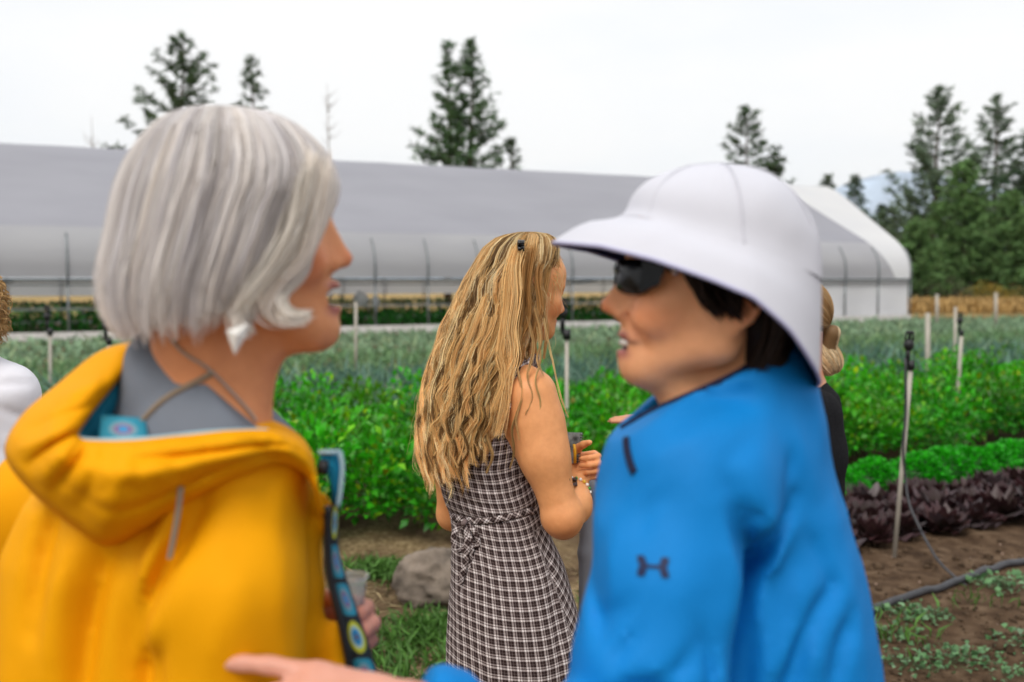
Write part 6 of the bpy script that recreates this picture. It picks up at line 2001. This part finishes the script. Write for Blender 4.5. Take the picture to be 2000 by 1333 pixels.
    V.field_xz(crease_field(V, [
        (xz((875, 1012), (930, 1018), (990, 1012), (1062, 998)), .010, .010),
        (xz((900, 1025), (905, 1080), (900, 1150)), .005, .010), (xz((930, 1025), (940, 1090), (945, 1180)), .004, .012),
        (xz((985, 1022), (1000, 1100), (1008, 1180)), .004, .012), (xz((1040, 1010), (1065, 1080), (1085, 1200), (1098, 1333)), .005, .010),
        (xz((960, 920), (1010, 940), (1045, 965)), .005, .009), (xz((900, 930), (960, 955), (1030, 975)), .005, .009), (xz((875, 960), (930, 985), (1000, 990)), .005, .008),
        (xz((1000, 870), (1015, 920), (1040, 955)), -.004, .009), (xz((870, 1100), (880, 1220), (878, 1333)), .004, .014), (xz((950, 1180), (958, 1260), (955, 1400)), -.004, .018),
        (xz((1050, 1180), (1058, 1260), (1060, 1400)), -.004, .018), (xz((910, 1200), (915, 1300), (912, 1420)), .004, .018)]), 2.42, .06)
    V.noise(.003, 11, 21, (1, 1, .5)); V.noise(.0012, 34, 22)
    P, F = V.mesh(1)
    def dress_uv(P):
        cx = np.interp(P[:, 2], [z(r[0]) for r in rows][::-1], [x(r[1]) for r in rows][::-1])
        a = np.arctan2(P[:, 0] - cx, -(P[:, 1] - 2.41))
        rr = np.interp(P[:, 2], [z(r[0]) for r in rows][::-1], [r[2] for r in rows][::-1])
        u = a * (.35 * rr + .65 * .125); v = P[:, 2] + .012 * np.sin(a * 2 + 1) - .05 * np.clip(P[:, 2] - z(1000), 0, 1) * np.sin(a)
        seam = np.interp(P[:, 2], [z(1400), z(1055), z(1000), z(900)], [1.10, .86, .80, 1.2])
        side = (a > seam) & (P[:, 2] < z(1020))
        c_, s_ = math.cos(RAD(24)), math.sin(RAD(24))
        u2, v2 = u * c_ + v * s_, -u * s_ + v * c_
        # bodice back cut on its own grain
        return np.stack([np.where(side, u2, u), np.where(side, v2, v)], -1)
    dress = mk('dress', P, F, M['plaid'], root, True, None, dress_uv(P))
    cd = caster(dress)
    def on(pts, off):
        r = []
        for a, b in pts:
            h = cd(a, b)
            if h is not None: r.append(h[0] + h[1] * off)
        return np.array(r)
    def band(name, pts, wdt, par, flat=.35, off=.004):
        """cloth strap following a path: flattened tube with its own weave coordinates"""
        c = spline(pts, 6 * len(pts)); T, N, B = frames_for(c)
        n = len(c); k = 8; a = np.arange(k) * 2 * math.pi / k
        view = _n(np.array([0, -1.0, .1]))
        S = np.cross(T, view); S /= np.linalg.norm(S, axis=1, keepdims=True) + 1e-9; Nn = np.cross(S, T)
        w_ = np.broadcast_to(np.asarray(wdt, float), (len(pts),)); w_ = np.interp(np.linspace(0, 1, n), np.linspace(0, 1, len(pts)), w_)
        Vv = c[:, None] + w_[:, None, None] * (np.cos(a)[None, :, None] * S[:, None] + flat * np.sin(a)[None, :, None] * Nn[:, None])
        ln = np.concatenate([[0], np.cumsum(np.linalg.norm(np.diff(c, axis=0), axis=1))])
        U = np.stack([np.repeat(ln[:, None], k, 1) * .8 + np.cos(a)[None] * w_[:, None] * .7, np.cos(a)[None] * w_[:, None] * .8 - ln[:, None] * .6], -1).reshape(-1, 2)
        i = (np.arange(n - 1)[:, None] * k); j = np.arange(k)[None]; j2 = (j + 1) % k
        Ff = np.stack([i + j, i + j2, i + k + j2, i + k + j], -1).reshape(-1, 4)
        return mk(name, Vv.reshape(-1, 3), Ff, M['plaid'], par, True, None, U)
    bp = on([(884, 1006), (900, 1012), (925, 1015), (955, 1014), (985, 1009), (1015, 1003), (1040, 998), (1058, 994)], .004)
    belt = band('belt', bp, .0085, dress)
    k0 = on([(912, 1018)], .012)[0]; e = lambda dx, dy, dz: k0 + np.array([dx, dz, -dy]) * .001245
    band('bow', [e(0, 0, 0), e(-12, 10, -8), e(-20, 28, -12), (e(-16, 48, -12)), e(-4, 54, -10), e(5, 36, -10), e(4, 12, -8), e(0, 0, 0)], .0062, belt)
    band('bow', [e(0, 0, 0), e(10, 8, -8), e(22, 22, -10), e(27, 40, -10), e(20, 46, -10), e(11, 30, -10), e(4, 12, -8)], .006, belt)
    band('tie_end', [e(2, 4, -2), e(6, 40, -12), e(3, 75, -10), e(-4, 105, -6), e(-8, 122, -4)], [.006, .007, .007, .007, .005], belt)
    band('tie_end', [e(0, 4, -4), e(12, 40, -10), e(14, 70, -8), e(8, 92, -6)], [.006, .007, .006, .004], belt)
    MB().tube([k0 + np.array([-.004, -.008, 0]), k0 + np.array([.005, -.008, -.004])], .009, 10).build('knot', M['plaidplain'], belt)
    # waist gathers at the side, a frill where the dress ends under the arm
    fr_ = on([(862, 950), (866, 985), (874, 1005)], .003)
    if len(fr_) == 3: band('side_tie', fr_, .006, dress)
    # strap edge binding along the armhole
    ah = on([(1003, 712), (985, 745), (978, 780), (982, 815), (990, 850), (1003, 885), (1018, 915), (1035, 938)], .001)
    if len(ah) > 4: band('armhole_binding', ah, .0045, dress)

    # ---- hair
    rng = np.random.default_rng(51)
    env = [(453, 1018, 1044), (457, 992, 1070), (466, 968, 1085), (484, 946, 1092), (510, 930, 1088), (545, 912, 1070), (580, 893, 1064), (640, 866, 1056), (700, 845, 1032), (760, 828, 1004), (820, 820, 988), (870, 818, 978), (930, 832, 965)]
    cy0 = float(H.c[1]); zt = z(453)
    cyf = lambda zz: np.interp(zt - zz, [0, .1, .25, .4, .6], [cy0, cy0 - .005, cy0 - .035, cy0 - .065, cy0 - .07])
    ryf = lambda zz: np.interp(zt - zz, [0, .003, .012, .03, .07, .12, .3, .6], [.008, .03, .055, .078, .094, .098, .092, .085])
    def zend(ph, r):
        base = 900 if ph < -75 else (850 if ph < -45 else 800)
        return z(base + r.normal() * 22)
    NCL = 300
    G, cid = loft_hair(env, cyf, ryf, D, NCL, 16, rng, zend, (-205, -12), layer=(.86, 1.03), m=36, wave=lambda r: (r.uniform(.004, .012), r.uniform(.075, .14), r.uniform(0, 6.28), 0), curl_in=-.03, clump_r=.0085, tight=.7)
    pal = np.array([[.74, .47, .19], [.95, .68, .34], [.42, .24, .09], [1.0, .83, .50], [.20, .11, .042], [.85, .56, .25]])
    cc = pal[rng.choice(6, NCL, p=[.20, .20, .20, .12, .14, .14])][cid] * rng.uniform(.8, 1.2, (len(cid), 1))
    tt = np.linspace(0, 1, 36)[None, :, None]
    cc = cc[:, None, :] * (.80 + .45 * tt)            # darker roots, sun-bleached ends
    hair = strands(G, .00052, rng, cc, root, 'hair', M['hair_blond'])
    V = Vol((XP(800, D), 2.18, z(900)), (XP(1110, D), 2.60, z(440)), .005)
    e_ = np.array(env, float)[:-1]; zz = np.array([z(a) for a in e_[:, 0]])
    V.loft(zz, (x(e_[:, 1]) + x(e_[:, 2])) / 2, cyf(zz), (x(e_[:, 2]) - x(e_[:, 1])) / 2 * .84, ryf(zz) * .84, 2, 0, 0)
    # face opening
    V.ell(H.w(.085, -.01, -.04), (.050, .10, .085), R, .01, True)
    V.noise(.006, 45, 3, (1, 1, .3))
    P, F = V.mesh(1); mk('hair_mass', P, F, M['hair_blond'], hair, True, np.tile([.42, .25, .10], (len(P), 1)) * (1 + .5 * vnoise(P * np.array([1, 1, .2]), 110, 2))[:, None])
    gl, gc = [], []
    def lock(pts, n, sp, colr, tipf=.4, m=30, wob=.0012, flat=1.0):
        g = spline([q(*p) for p in pts], m); t_ = np.linspace(0, 1, m)[:, None]
        for k in range(n):
            o = rng.normal(size=3) * sp * np.array([1, flat, 1])
            gl.append(g + o * (1 - (1 - tipf) * t_) + wob * np.sin(t_ * 14 + rng.uniform(0, 6, 3)) * t_); gc.append(np.array(colr) * rng.uniform(.62, 1.25))
    # the bright gathered tail under the clip
    lock([(1014, 482, 2.318), (1004, 520, 2.302), (1006, 580, 2.292), (998, 640, 2.285), (1002, 690, 2.278), (990, 740, 2.272), (984, 800, 2.268), (970, 850, 2.266)], 120, .0070, (.98, .72, .38), .75, wob=.004, flat=.5)
    lock([(1010, 484, 2.318), (994, 540, 2.298), (988, 620, 2.285), (978, 690, 2.276), (984, 740, 2.27), (966, 800, 2.266)], 90, .007, (.88, .60, .28), .7, wob=.004, flat=.5)
    # front hair drawn back to the clip
    for k in range(150):
        f = rng.random()
        a = H.w(.070 + .012 * rng.normal() * .4, -.012 - .045 * f, .080 - .050 * f * f); mid1 = H.w(.030, -.030 - .036 * f, .110 - .045 * f)
        b = q(1018 + rng.normal() * 2, 482 + rng.normal() * 2, 2.33)
        g = spline([a, mid1 + rng.normal(size=3) * .002, b * .5 + H.w(-.01, -.05 - .02 * f, .100 - .03 * f) * .5, b], 30); gl.append(g); gc.append(np.array([.68, .42, .17]) * rng.uniform(.7, 1.35))
    # hair over the temple and ear, hanging in front of the shoulder
    for (pts, n, sp, c_) in [
        ([(1060, 488, 2.36), (1050, 540, 2.33), (1056, 600, 2.325), (1044, 650, 2.32), (1046, 690, 2.315)], 80, .005, (.58, .32, .12)),
        ([(1072, 492, 2.375), (1068, 540, 2.36), (1060, 600, 2.35), (1068, 650, 2.345), (1062, 700, 2.33)], 80, .004, (.66, .40, .16)),
        ([(1040, 486, 2.33), (1030, 560, 2.31), (1032, 620, 2.305), (1016, 665, 2.30), (1020, 700, 2.295)], 80, .006, (.54, .30, .11)),
        ([(1022, 488, 2.325), (1018, 570, 2.305), (1014, 640, 2.30), (1000, 700, 2.29), (1002, 740, 2.285)], 80, .006, (.56, .32, .12)),
        ([(1050, 640, 2.31), (1056, 700, 2.29), (1046, 745, 2.268), (1056, 790, 2.262), (1042, 840, 2.258), (1048, 880, 2.255), (1040, 897, 2.252)], 16, .0016, (.66, .45, .2)),
        ([(1062, 620, 2.33), (1072, 670, 2.31), (1082, 715, 2.28), (1092, 760, 2.27), (1102, 795, 2.27), (1110, 815, 2.275)], 10, .0014, (.72, .52, .26)),
        ([(1005, 760, 2.285), (1012, 800, 2.275), (1000, 840, 2.268), (1004, 880, 2.262), (996, 915, 2.26)], 22, .002, (.46, .29, .12)),
        ([(960, 800, 2.285), (952, 850, 2.28), (962, 890, 2.278), (950, 925, 2.28)], 40, .003, (.50, .32, .14)),
        ([(900, 820, 2.30), (888, 860, 2.295), (902, 900, 2.295), (885, 925, 2.30)], 40, .003, (.56, .37, .16)),
        ([(850, 820, 2.33), (838, 860, 2.33), (850, 890, 2.33), (825, 912, 2.335)], 34, .003, (.62, .44, .22))]:
        lock(pts, n, sp, c_, .35)
    # loose S-curled locks over the outer layer
    for k in range(70):
        py0 = rng.uniform(560, 740); py1 = rng.uniform(850, 925); f = rng.uniform(.03, .93)
        ee = np.array(env, float); n_ = 9; pys = np.linspace(py0, py1, n_)
        am = rng.uniform(4, 11); wl = rng.uniform(55, 95); ph0 = rng.uniform(0, 6.28)
        xs_ = np.interp(pys, ee[:, 0], ee[:, 1]) * (1 - f) + np.interp(pys, ee[:, 0], ee[:, 2]) * f
        a_ = math.pi * (1 - f); zz_ = np.array([z(p) for p in pys])
        ds_ = cyf(zz_) - ryf(zz_) * 1.03 * math.sqrt(max(.05, 1 - (2 * f - 1) ** 2)) - rng.uniform(0, .006)
        pts = [(xx + am * min(1, i_ / 3) * math.sin(2 * math.pi * (p - py0) / wl + ph0), p, dv) for i_, (xx, p, dv) in enumerate(zip(xs_, pys, ds_))]
        if f > .8 and py1 > 880: continue
        lock(pts, 24, rng.uniform(.0022, .0045), pal[rng.choice(6, p=[.17, .22, .16, .22, .11, .12])], .3)
    for pts in ([(1030, 620, 2.30), (1042, 680, 2.29), (1030, 735, 2.272), (1040, 775, 2.262), (1026, 810, 2.258)], [(1018, 640, 2.295), (1010, 710, 2.285), (1020, 770, 2.268), (1008, 820, 2.262), (1014, 860, 2.258)], [(1045, 600, 2.315), (1058, 660, 2.30), (1050, 700, 2.285), (1062, 735, 2.27)]):
        lock(pts, 14, .0022, (.62, .40, .18), .35)
    # short fine hairs at the temple
    for k in range(26):
        a = H.w(.030 + rng.normal() * .008, -.064 + rng.normal() * .003, .040 + rng.normal() * .02)
        gl.append(spline([a, a + np.array([.010, .0, -.012]) + rng.normal(size=3) * .004, a + np.array([.012, .0, -.036]) + rng.normal(size=3) * .008], 30)); gc.append(np.array([.6, .42, .2]) * rng.uniform(.8, 1.2))
    strands(np.array(gl), .00048, rng, np.array(gc) * np.array([1.0, .99, .92]), hair, 'lock', M['hair_blond'])['kind'] = 'stuff'
    # fly-aways
    fl, fc = [], []
    for k in range(230):
        left = rng.random() < .72
        py0 = rng.uniform(500, 860)
        ee = np.array(env, float)
        xl = np.interp(py0, ee[:, 0], ee[:, 1]); xr_ = np.interp(py0, ee[:, 0], ee[:, 2])
        x0 = xl + rng.uniform(0, 25) if left else xr_ - rng.uniform(0, 15)
        sgn = -1 if left else 1
        ln = rng.uniform(40, 110); bow = rng.uniform(4, 22) * sgn
        d_ = 2.34 + rng.normal() * .03
        pts = [q(x0, py0, d_), q(x0 + bow, py0 + ln * .35, d_), q(x0 + bow * .9 + rng.normal() * 6, py0 + ln * .7, d_), q(x0 + bow * rng.uniform(.2, 1.6), min(py0 + ln, 925), d_)]
        fl.append(spline(pts, 18)); fc.append(np.array([.66, .48, .25]) * rng.uniform(.8, 1.25))
    strands(np.array(fl), .00028, rng, np.array(fc), hair, 'flyaway', M['hair_blond'])['kind'] = 'stuff'
    # ---- claw clip
    cc0 = q(1017, 481, 2.318)
    clip = empty('hair_clip', root.location); clip.parent = root; clip.location = (0, 0, 0)
    for sg in (-1, 1):
        for k in range(4):
            o = cc0 + np.array([.004 * (k - 1.5), 0, .0])
            MB().tube(spline([o + np.array([0, -.006, .010 * sg * .2 + .002]), o + np.array([.001, -.008, sg * .008]), o + np.array([.001, .004, sg * .013]), o + np.array([0, .012, sg * .011])], 8), [.0022] * 6 + [.0015, .001], 6).build('tooth', M['gloss'], clip)
        MB().tube([cc0 + np.array([-.008, -.005, sg * .003]), cc0 + np.array([.008, -.005, sg * .003])], .0032, 8).build('jaw', M['gloss'], clip)
        MB().tube([cc0 + np.array([-.003 * 1, -.008, sg * .004]), cc0 + np.array([-.003, -.020, sg * .008])], .004, 8).build('grip', M['gloss'], clip)
    # ---- bracelet, ring
    bc = eR * .42 + wR * .58 + np.array([.010, 0, .0]); ax = _n(wR - eR); s1 = _n(np.cross(ax, [0, 0, 1])); s2 = np.cross(ax, s1)
    br = empty('bracelet', root.location); br.parent = root; br.location = (0, 0, 0)
    nbd = 22
    for k in range(nbd):
        a = k * 2 * math.pi / nbd; p = bc + (s1 * math.cos(a) + s2 * math.sin(a)) * .0375
        u = np.linspace(-1, 1, 5)
        mb = MB(); mb.tube([p + ax * (.0042 * t_) for t_ in u], [.001, .0038, .0046, .0038, .001], 7)
        mb.build('bead', [M['beadw'], M['beadg'], M['beadw'], M['beady']][k % 4], br)
    # ---- notebook held in the hand (a thing of its own)
    nbk = tag(empty('notebook', q(1124, 880, 2.46)), 'small spiral notebook with grey patterned cover in the blonde woman\'s hand', 'notebook')
    ax_ = _n(q(1137, 846, 2.455) - q(1129, 905, 2.455)); wx = _n(np.array([-1, .15, .0])); th = np.cross(ax_, wx) * .006
    o = q(1129, 905, 2.458)
    mb = MB(); mb.obox(o + th * 1.02, ax_ * .078, wx * .055, th * .2); mb.build('cover', M['notecover'], nbk, False)
    mb = MB(); mb.obox(o, ax_ * .077, wx * .054, th); mb.build('pages', M['paper'], nbk, False)
    for k in range(11):
        c = o + ax_ * (.005 + .0068 * k); a = np.linspace(0, 2 * math.pi, 11)
        MB().tube([c + wx * (.0035 * math.cos(t_)) + _n(th) * (.004 + .0068 * math.sin(t_)) for t_ in a], .0009, 5).build('ring', M['gloss'], nbk)
    pen = tag(MB().tube([q(1121, 868, 2.438), q(1123, 880, 2.436), q(1123, 905, 2.435)], [.0030, .0040, .0040], 7).build('pencil', M['pencil'], None), 'yellow pencil held against the small notebook', 'pencil')
    # ---- grey coat over her arm (a thing of its own)
    V = Vol((XP(1110, 2.5), 2.36, z(1500)), (XP(1210, 2.5), 2.66, z(900)), .005)
    V.chain([q(1140, 918, 2.55), q(1156, 960, 2.545), q(1172, 1010, 2.54), q(1165, 1100, 2.53), q(1160, 1260, 2.53), q(1160, 1420, 2.53)], [.012, .020, .026, .034, .04, .045], .02)
    V.chain([q(1146, 1010, 2.52), q(1142, 1080, 2.51), q(1145, 1200, 2.51)], [.014, .016, .02], .015)
    V.noise(.004, 22, 9, (1, 1, .3)); P, F = V.mesh(1)
    tag(mk('folded_coat', P, F, M['greycoat']), 'grey coat hanging over the blonde woman\'s arm', 'coat')
    return H
M['ink'] = pmat('tattoo_ink', (.05, .035, .035), .6)
M['plaidplain'] = cloth_mat('plaid_knot', (.20, .15, .145), .9)
M['beadw'] = pmat('white_bead', (.8, .78, .74), .3); M['beadg'] = pmat('green_bead', (.06, .28, .05), .3); M['beady'] = pmat('yellow_bead', (.7, .45, .05), .3)
M['paper'] = pmat('paper', (.75, .73, .70), .9)
M['notecover'] = pmat('note_cover', (.20, .22, .22), .6, noise=.8, nscale=45)
M['pencil'] = pmat('pencil', (.75, .38, .02), .4)
M['greycoat'] = cloth_mat('grey_coat', (.26, .26, .28), .9)
HC = person_plaid()
# ================================================================== woman in black behind the hat, person in white at the edge
def person_black():
    q = W; D = 2.75
    root = tag(empty('person', (q(1540, 900, D)[0], D, 0)), 'woman in black sweater with blond ponytail, mostly hidden behind the white hat', 'person', 'people talking at the farm')
    R = rot_frame((-.93, .30, -.05))
    H = Head(q(1548, 628, D), R, 1.0, neck=(-.02, 0, -.20), nr=.050)
    V = Vol((XP(1190, D), 2.40, -.03), (XP(1690, D), 3.05, 1.72), .0075)
    H.carve(V)
    nb = H.w(-.02, 0, -.20); ch = q(1535, 900, D); wa = q(1535, 1080, D); hp = q(1538, 1200, D)
    V.chain([nb, ch, wa, hp], [.05, .09, .09, .10], .05)
    sa, sb = q(1595, 812, 2.62), q(1490, 812, 2.92)
    V.rc(nb, sa, .045, .045, .04); V.rc(nb, sb, .045, .045, .04)
    ea = q(1612, 1030, 2.60); wa2 = q(1420, 1060, 2.55); V.chain([sa, ea, wa2], [.046, .038, .027], .02)
    eb = q(1440, 1000, 2.95); wb = q(1300, 850, 2.80); V.chain([sb, eb, wb], [.046, .038, .027], .02)
    hand(V, wb, (-.8, -.1, .45), (.3, -.4, .9), 1, ((12, 18, 10), (16, 22, 12), (20, 26, 14), (24, 30, 14)))
    hand(V, wa2, (-1, 0, 0), (0, -1, .2), 1, ((20, 25, 15),) * 4)
    legs(V, None, [hp + [0, -.06, -.05], hp + [0, .06, -.05]], [np.array([hp[0] + .02, 2.66, 0]), np.array([hp[0] - .04, 2.84, 0])], .068, (-1, .2, 0))
    P, F = V.mesh(1); col = H.colour(P, (.60, .28, .15)); mk('body', P, F, M['skin'], root, True, col); eyes(H, root)
    V = Vol((XP(1380, D), 2.42, z_(1420)), (XP(1690, D), 3.08, z_(690)), .009)
    rows = [(735, 1562, .060, .06), (770, 1562, .105, .11), (820, 1556, .125, .15), (900, 1545, .126, .15), (1000, 1545, .125, .14), (1200, 1545, .14, .15), (1400, 1545, .15, .16)]
    V.loft([z_(r[0]) for r in rows], [XP(r[1], D) for r in rows], D, [r[2] for r in rows], [r[3] for r in rows], 2.1, 0, 0)
    V.chain([q(1597, 812, 2.62), q(1604, 890, 2.61), q(1605, 1020, 2.60), q(1440, 1055, 2.56)], [.066, .060, .055, .044], .03)
    V.chain([q(1500, 815, 2.90), q(1450, 1000, 2.95), q(1340, 880, 2.84)], [.062, .052, .04], .03)
    V.rc(q(1515, 700, 2.75), q(1520, 745, 2.75), .066, .062, .012, True)
    V.noise(.004, 14, 4); P, F = V.mesh(1); mk('sweater', P, F, M['blackknit'], root)
    V = Vol((hp[0] - .3, 2.45, -.02), (hp[0] + .3, 3.05, .98), .014)
    V.ell((hp[0], D, .88), (.11, .12, .12), None, .03); legs(V, None, [hp + [0, -.06, -.05], hp + [0, .06, -.05]], [np.array([hp[0] + .02, 2.66, 0]), np.array([hp[0] - .04, 2.84, 0])], .082, (-1, .2, 0))
    P, F = V.mesh(1); mk('trousers', P, F, M['denim'], root)
    # hair drawn back into a low curled ponytail
    rng = np.random.default_rng(61); gl, gc = [], []
    tie = H.w(-.105, .0, -.035)
    shell = np.array([.094, .080, .091]); c0 = np.array([-.012, 0, .029]); td = _n([-.93, 0, -.52])
    nk_ = 0
    while nk_ < 1500:
        d0 = _n(rng.normal(size=3))
        if d0[2] < -.25 or (d0[0] > .60 and d0[2] < .55) or (d0[0] > .1 and d0[2] < .10): continue
        nk_ += 1
        om = math.acos(np.clip(d0 @ td, -1, 1)); t = np.linspace(0, .97, 18)
        g = [(math.sin((1 - x_) * om) * d0 + math.sin(x_ * om) * td) / math.sin(om) for x_ in t]
        sh = shell * rng.uniform(.985, 1.03)
        gl.append(np.array([H.w(*(c0 + g_ * sh)) for g_ in g])); gc.append(np.array([.52, .34, .17]) * rng.uniform(.6, 1.35))
    bc_ = q(1614, 698, 2.745); u_ = _n(np.array([.55, .0, -1.0])); e1 = _n(np.cross(u_, [0, 1, 0])); e2 = np.cross(u_, e1)
    for k in range(1100):
        a = rng.uniform(0, 6.28); rr_ = rng.uniform(.88, 1.06); sw = rng.normal() * .5
        t = np.linspace(.02, rng.uniform(.86, .98), 18)
        g = [bc_ + rr_ * (-math.cos(math.pi * x_) * u_ * .050 + math.sin(math.pi * x_) ** .8 * (math.cos(a + sw * x_) * e1 * .038 + math.sin(a + sw * x_) * e2 * .036)) for x_ in t]
        gl.append(np.array(g) + rng.normal(size=3) * .001); gc.append(np.array([.90, .70, .44]) * rng.uniform(.55, 1.12))
    hair = strands(np.array(gl), .0009, rng, np.array(gc), root, 'hair', M['hair'])
    V = Vol(H.c - .17, H.c + .17, .006); V.ell(H.w(-.012, 0, .029), (.092, .078, .089), R, 0); V.ell(H.w(.095, 0, -.045), (.062, .11, .100), R, .01, True); V.ell(H.w(.03, 0, -.075), (.08, .11, .05), R, .01, True); V.ell(H.w(-.01, .08, -.01), (.025, .03, .03), R, .01, True)
    V.ell(q(1616, 700, 2.745), (.036, .034, .044), None, .02); V.rc(tie, q(1612, 690, 2.745), .022, .026, .01)
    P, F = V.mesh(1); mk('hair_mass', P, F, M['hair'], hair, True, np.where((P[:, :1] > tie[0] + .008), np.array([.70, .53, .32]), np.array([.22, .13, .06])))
    nk = [q(1522, 738, 2.66), q(1534, 748, 2.665), q(1546, 742, 2.67), q(1556, 730, 2.68)]
    nkp = empty('necklace', root.location); nkp.parent = root; nkp.location = (0, 0, 0)
    for k, p in enumerate(spline(nk, 14)):
        MB().tube([p + np.array([-.004, 0, 0]), p, p + np.array([.004, 0, 0])], [.001, .0042, .001], 7).build('bead', M['beadw'] if k % 3 else M['black'], nkp)
z_ = lambda py: W(0, py, 2.75)[2]
M['blackknit'] = pmat('black_knit', (.010, .010, .012), .9, noise=.5, nscale=300, bump=.4, bscale=400, spec=.15)
person_black()

def person_white():
    q = W; D = 2.3
    root = tag(empty('person', (q(-110, 900, D)[0], D, 0)), 'person in white shirt with curly tan hair cut off by the left photo edge', 'person', 'people talking at the farm')
    R = rot_frame((-.5, .85, 0))
    H = Head(q(-88, 590, D), R, 1.0, neck=(-.03, 0, -.2), nr=.05)
    V = Vol((XP(-330, D), 2.0, -.03), (XP(110, D), 2.62, 1.74), .009)
    H.carve(V); nb = H.w(-.03, 0, -.2); ch = q(-95, 900, D); hp = q(-95, 1200, D)
    V.chain([nb, ch, q(-95, 1050, D), hp], [.05, .09, .09, .10], .05)
    sa, sb = q(8, 775, 2.31), q(-215, 770, 2.36); V.rc(nb, sa, .045, .05, .04); V.rc(nb, sb, .045, .05, .04)
    for s_, e_, w_ in ((sa, q(35, 1010, 2.32), q(-40, 1150, 2.5)), (sb, q(-240, 1010, 2.36), q(-160, 1150, 2.5))):
        V.chain([s_, e_, w_], [.046, .038, .027], .02); hand(V, w_, (.2, .8, -.3), (0, .2, .9), 1, ((20, 25, 15),) * 4)
    legs(V, None, [hp + [.06, 0, -.05], hp + [-.06, 0, -.05]], [np.array([hp[0] + .09, D, 0]), np.array([hp[0] - .09, D, 0])], .068, (-.4, .9, 0))
    P, F = V.mesh(1); mk('body', P, F, M['skin'], root, True, H.colour(P, (.6, .3, .17))); eyes(H, root)
    z = lambda py: q(0, py, D)[2]
    V = Vol((XP(-340, D), 1.98, z(1420)), (XP(130, D), 2.66, z(640)), .009)
    rows = [(690, -85, .06, .06), (730, -90, .12, .10), (800, -95, .15, .12), (950, -95, .155, .13), (1150, -95, .16, .14), (1380, -95, .175, .15)]
    V.loft([z(r[0]) for r in rows], [XP(r[1], D) for r in rows], D, [r[2] for r in rows], [r[3] for r in rows], 2.1, 0, 0)
    V.rc(q(-60, 720, 2.30), q(8, 765, 2.30), .05, .066, .04)
    V.chain([q(12, 775, 2.30), q(26, 880, 2.31), q(30, 1010, 2.32), q(-40, 1140, 2.48)], [.068, .064, .058, .047], .03); V.rc(q(-120, 720, 2.32), q(-212, 770, 2.36), .05, .068, .04); V.chain([q(-215, 774, 2.36), q(-240, 1010, 2.36), q(-162, 1145, 2.49)], [.070, .058, .047], .03)
    V.rc(H.w(-.02, 0, -.10), H.w(-.03, 0, -.19), .056, .055, .01, True)
    xz = lambda *pts: [(q(a, b, 2.25)[0], q(a, b, 2.25)[2]) for a, b in pts]
    V.field_xz(crease_field(V, [(xz((-20, 752), (25, 750), (55, 757)), .008, .008), (xz((0, 790), (40, 820), (60, 850)), .008, .009), (xz((-10, 860), (25, 900), (30, 960)), .008, .01)]), 2.32, .06)
    V.noise(.005, 10, 5, (1, 1, .6)); P, F = V.mesh(1); mk('shirt', P, F, M['whitecloth'], root)
    V = Vol((hp[0] - .3, 2.0, -.02), (hp[0] + .3, 2.6, .98), .014)
    V.ell((hp[0], D, .86), (.13, .11, .12), None, .03); legs(V, None, [hp + [.06, 0, -.05], hp + [-.06, 0, -.05]], [np.array([hp[0] + .09, D, 0]), np.array([hp[0] - .09, D, 0])], .082, (-.4, .9, 0))
    P, F = V.mesh(1); mk('trousers', P, F, M['denim'], root)
    rng = np.random.default_rng(71); gl, gc = [], []
    for k in range(1900):
        d = rng.normal(size=3); d /= np.linalg.norm(d)
        if d[2] < -.75 or (d[0] > .45 and d[2] < .35): continue
        a = np.array([-.018, 0, .020]) + d * np.array([.094, .084, .090]); ph = rng.uniform(0, 6.28, 3)
        t = np.linspace(0, 1, 14)[:, None]
        g = a + d * t * .032 + np.array([0, 0, -1]) * t * .045 + .008 * np.sin(t * 9 + ph) * t
        gl.append(np.array([H.w(*p) for p in g])); gc.append(np.array([.50, .31, .13]) * rng.uniform(.6, 1.3))
    hair = strands(np.array(gl), .0013, rng, np.array(gc), root, 'hair', M['hair'])
    V = Vol(H.c - .17, H.c + .17, .007); V.ell(H.w(-.018, 0, .020), (.096, .086, .092), R, 0); V.ell(H.w(-.05, 0, -.04), (.05, .07, .06), R, .03); V.ell(H.w(.085, 0, -.03), (.06, .11, .10), R, .01, True); V.noise(.006, 30, 2)
    P, F = V.mesh(1); mk('hair_mass', P, F, M['hair'], hair, True, np.tile([.33, .20, .085], (len(P), 1)))
M['whitecloth'] = cloth_mat('white_cotton', (.78, .77, .82), .85, .04, .2, 600)
person_white()

# ================================================================== smoky summer air
def haze():
    m = bpy.data.materials.new('haze_air'); m.use_nodes = True; nt = m.node_tree; nt.nodes.clear()
    o = nt.nodes.new('ShaderNodeOutputMaterial'); v = nt.nodes.new('ShaderNodeVolumePrincipled')
    v.inputs['Color'].default_value = (.90, .94, 1.0, 1); v.inputs['Density'].default_value = 4e-5; v.inputs['Anisotropy'].default_value = .2
    nt.links.new(v.outputs[0], o.inputs['Volume'])
    mb = MB(); mb.box((-9300, -3300, -60), (9300, 9300, 760))
    tag(mb.build('haze', m, None, False), 'thin pale smoky air over the valley', 'haze', kind='stuff')
haze()
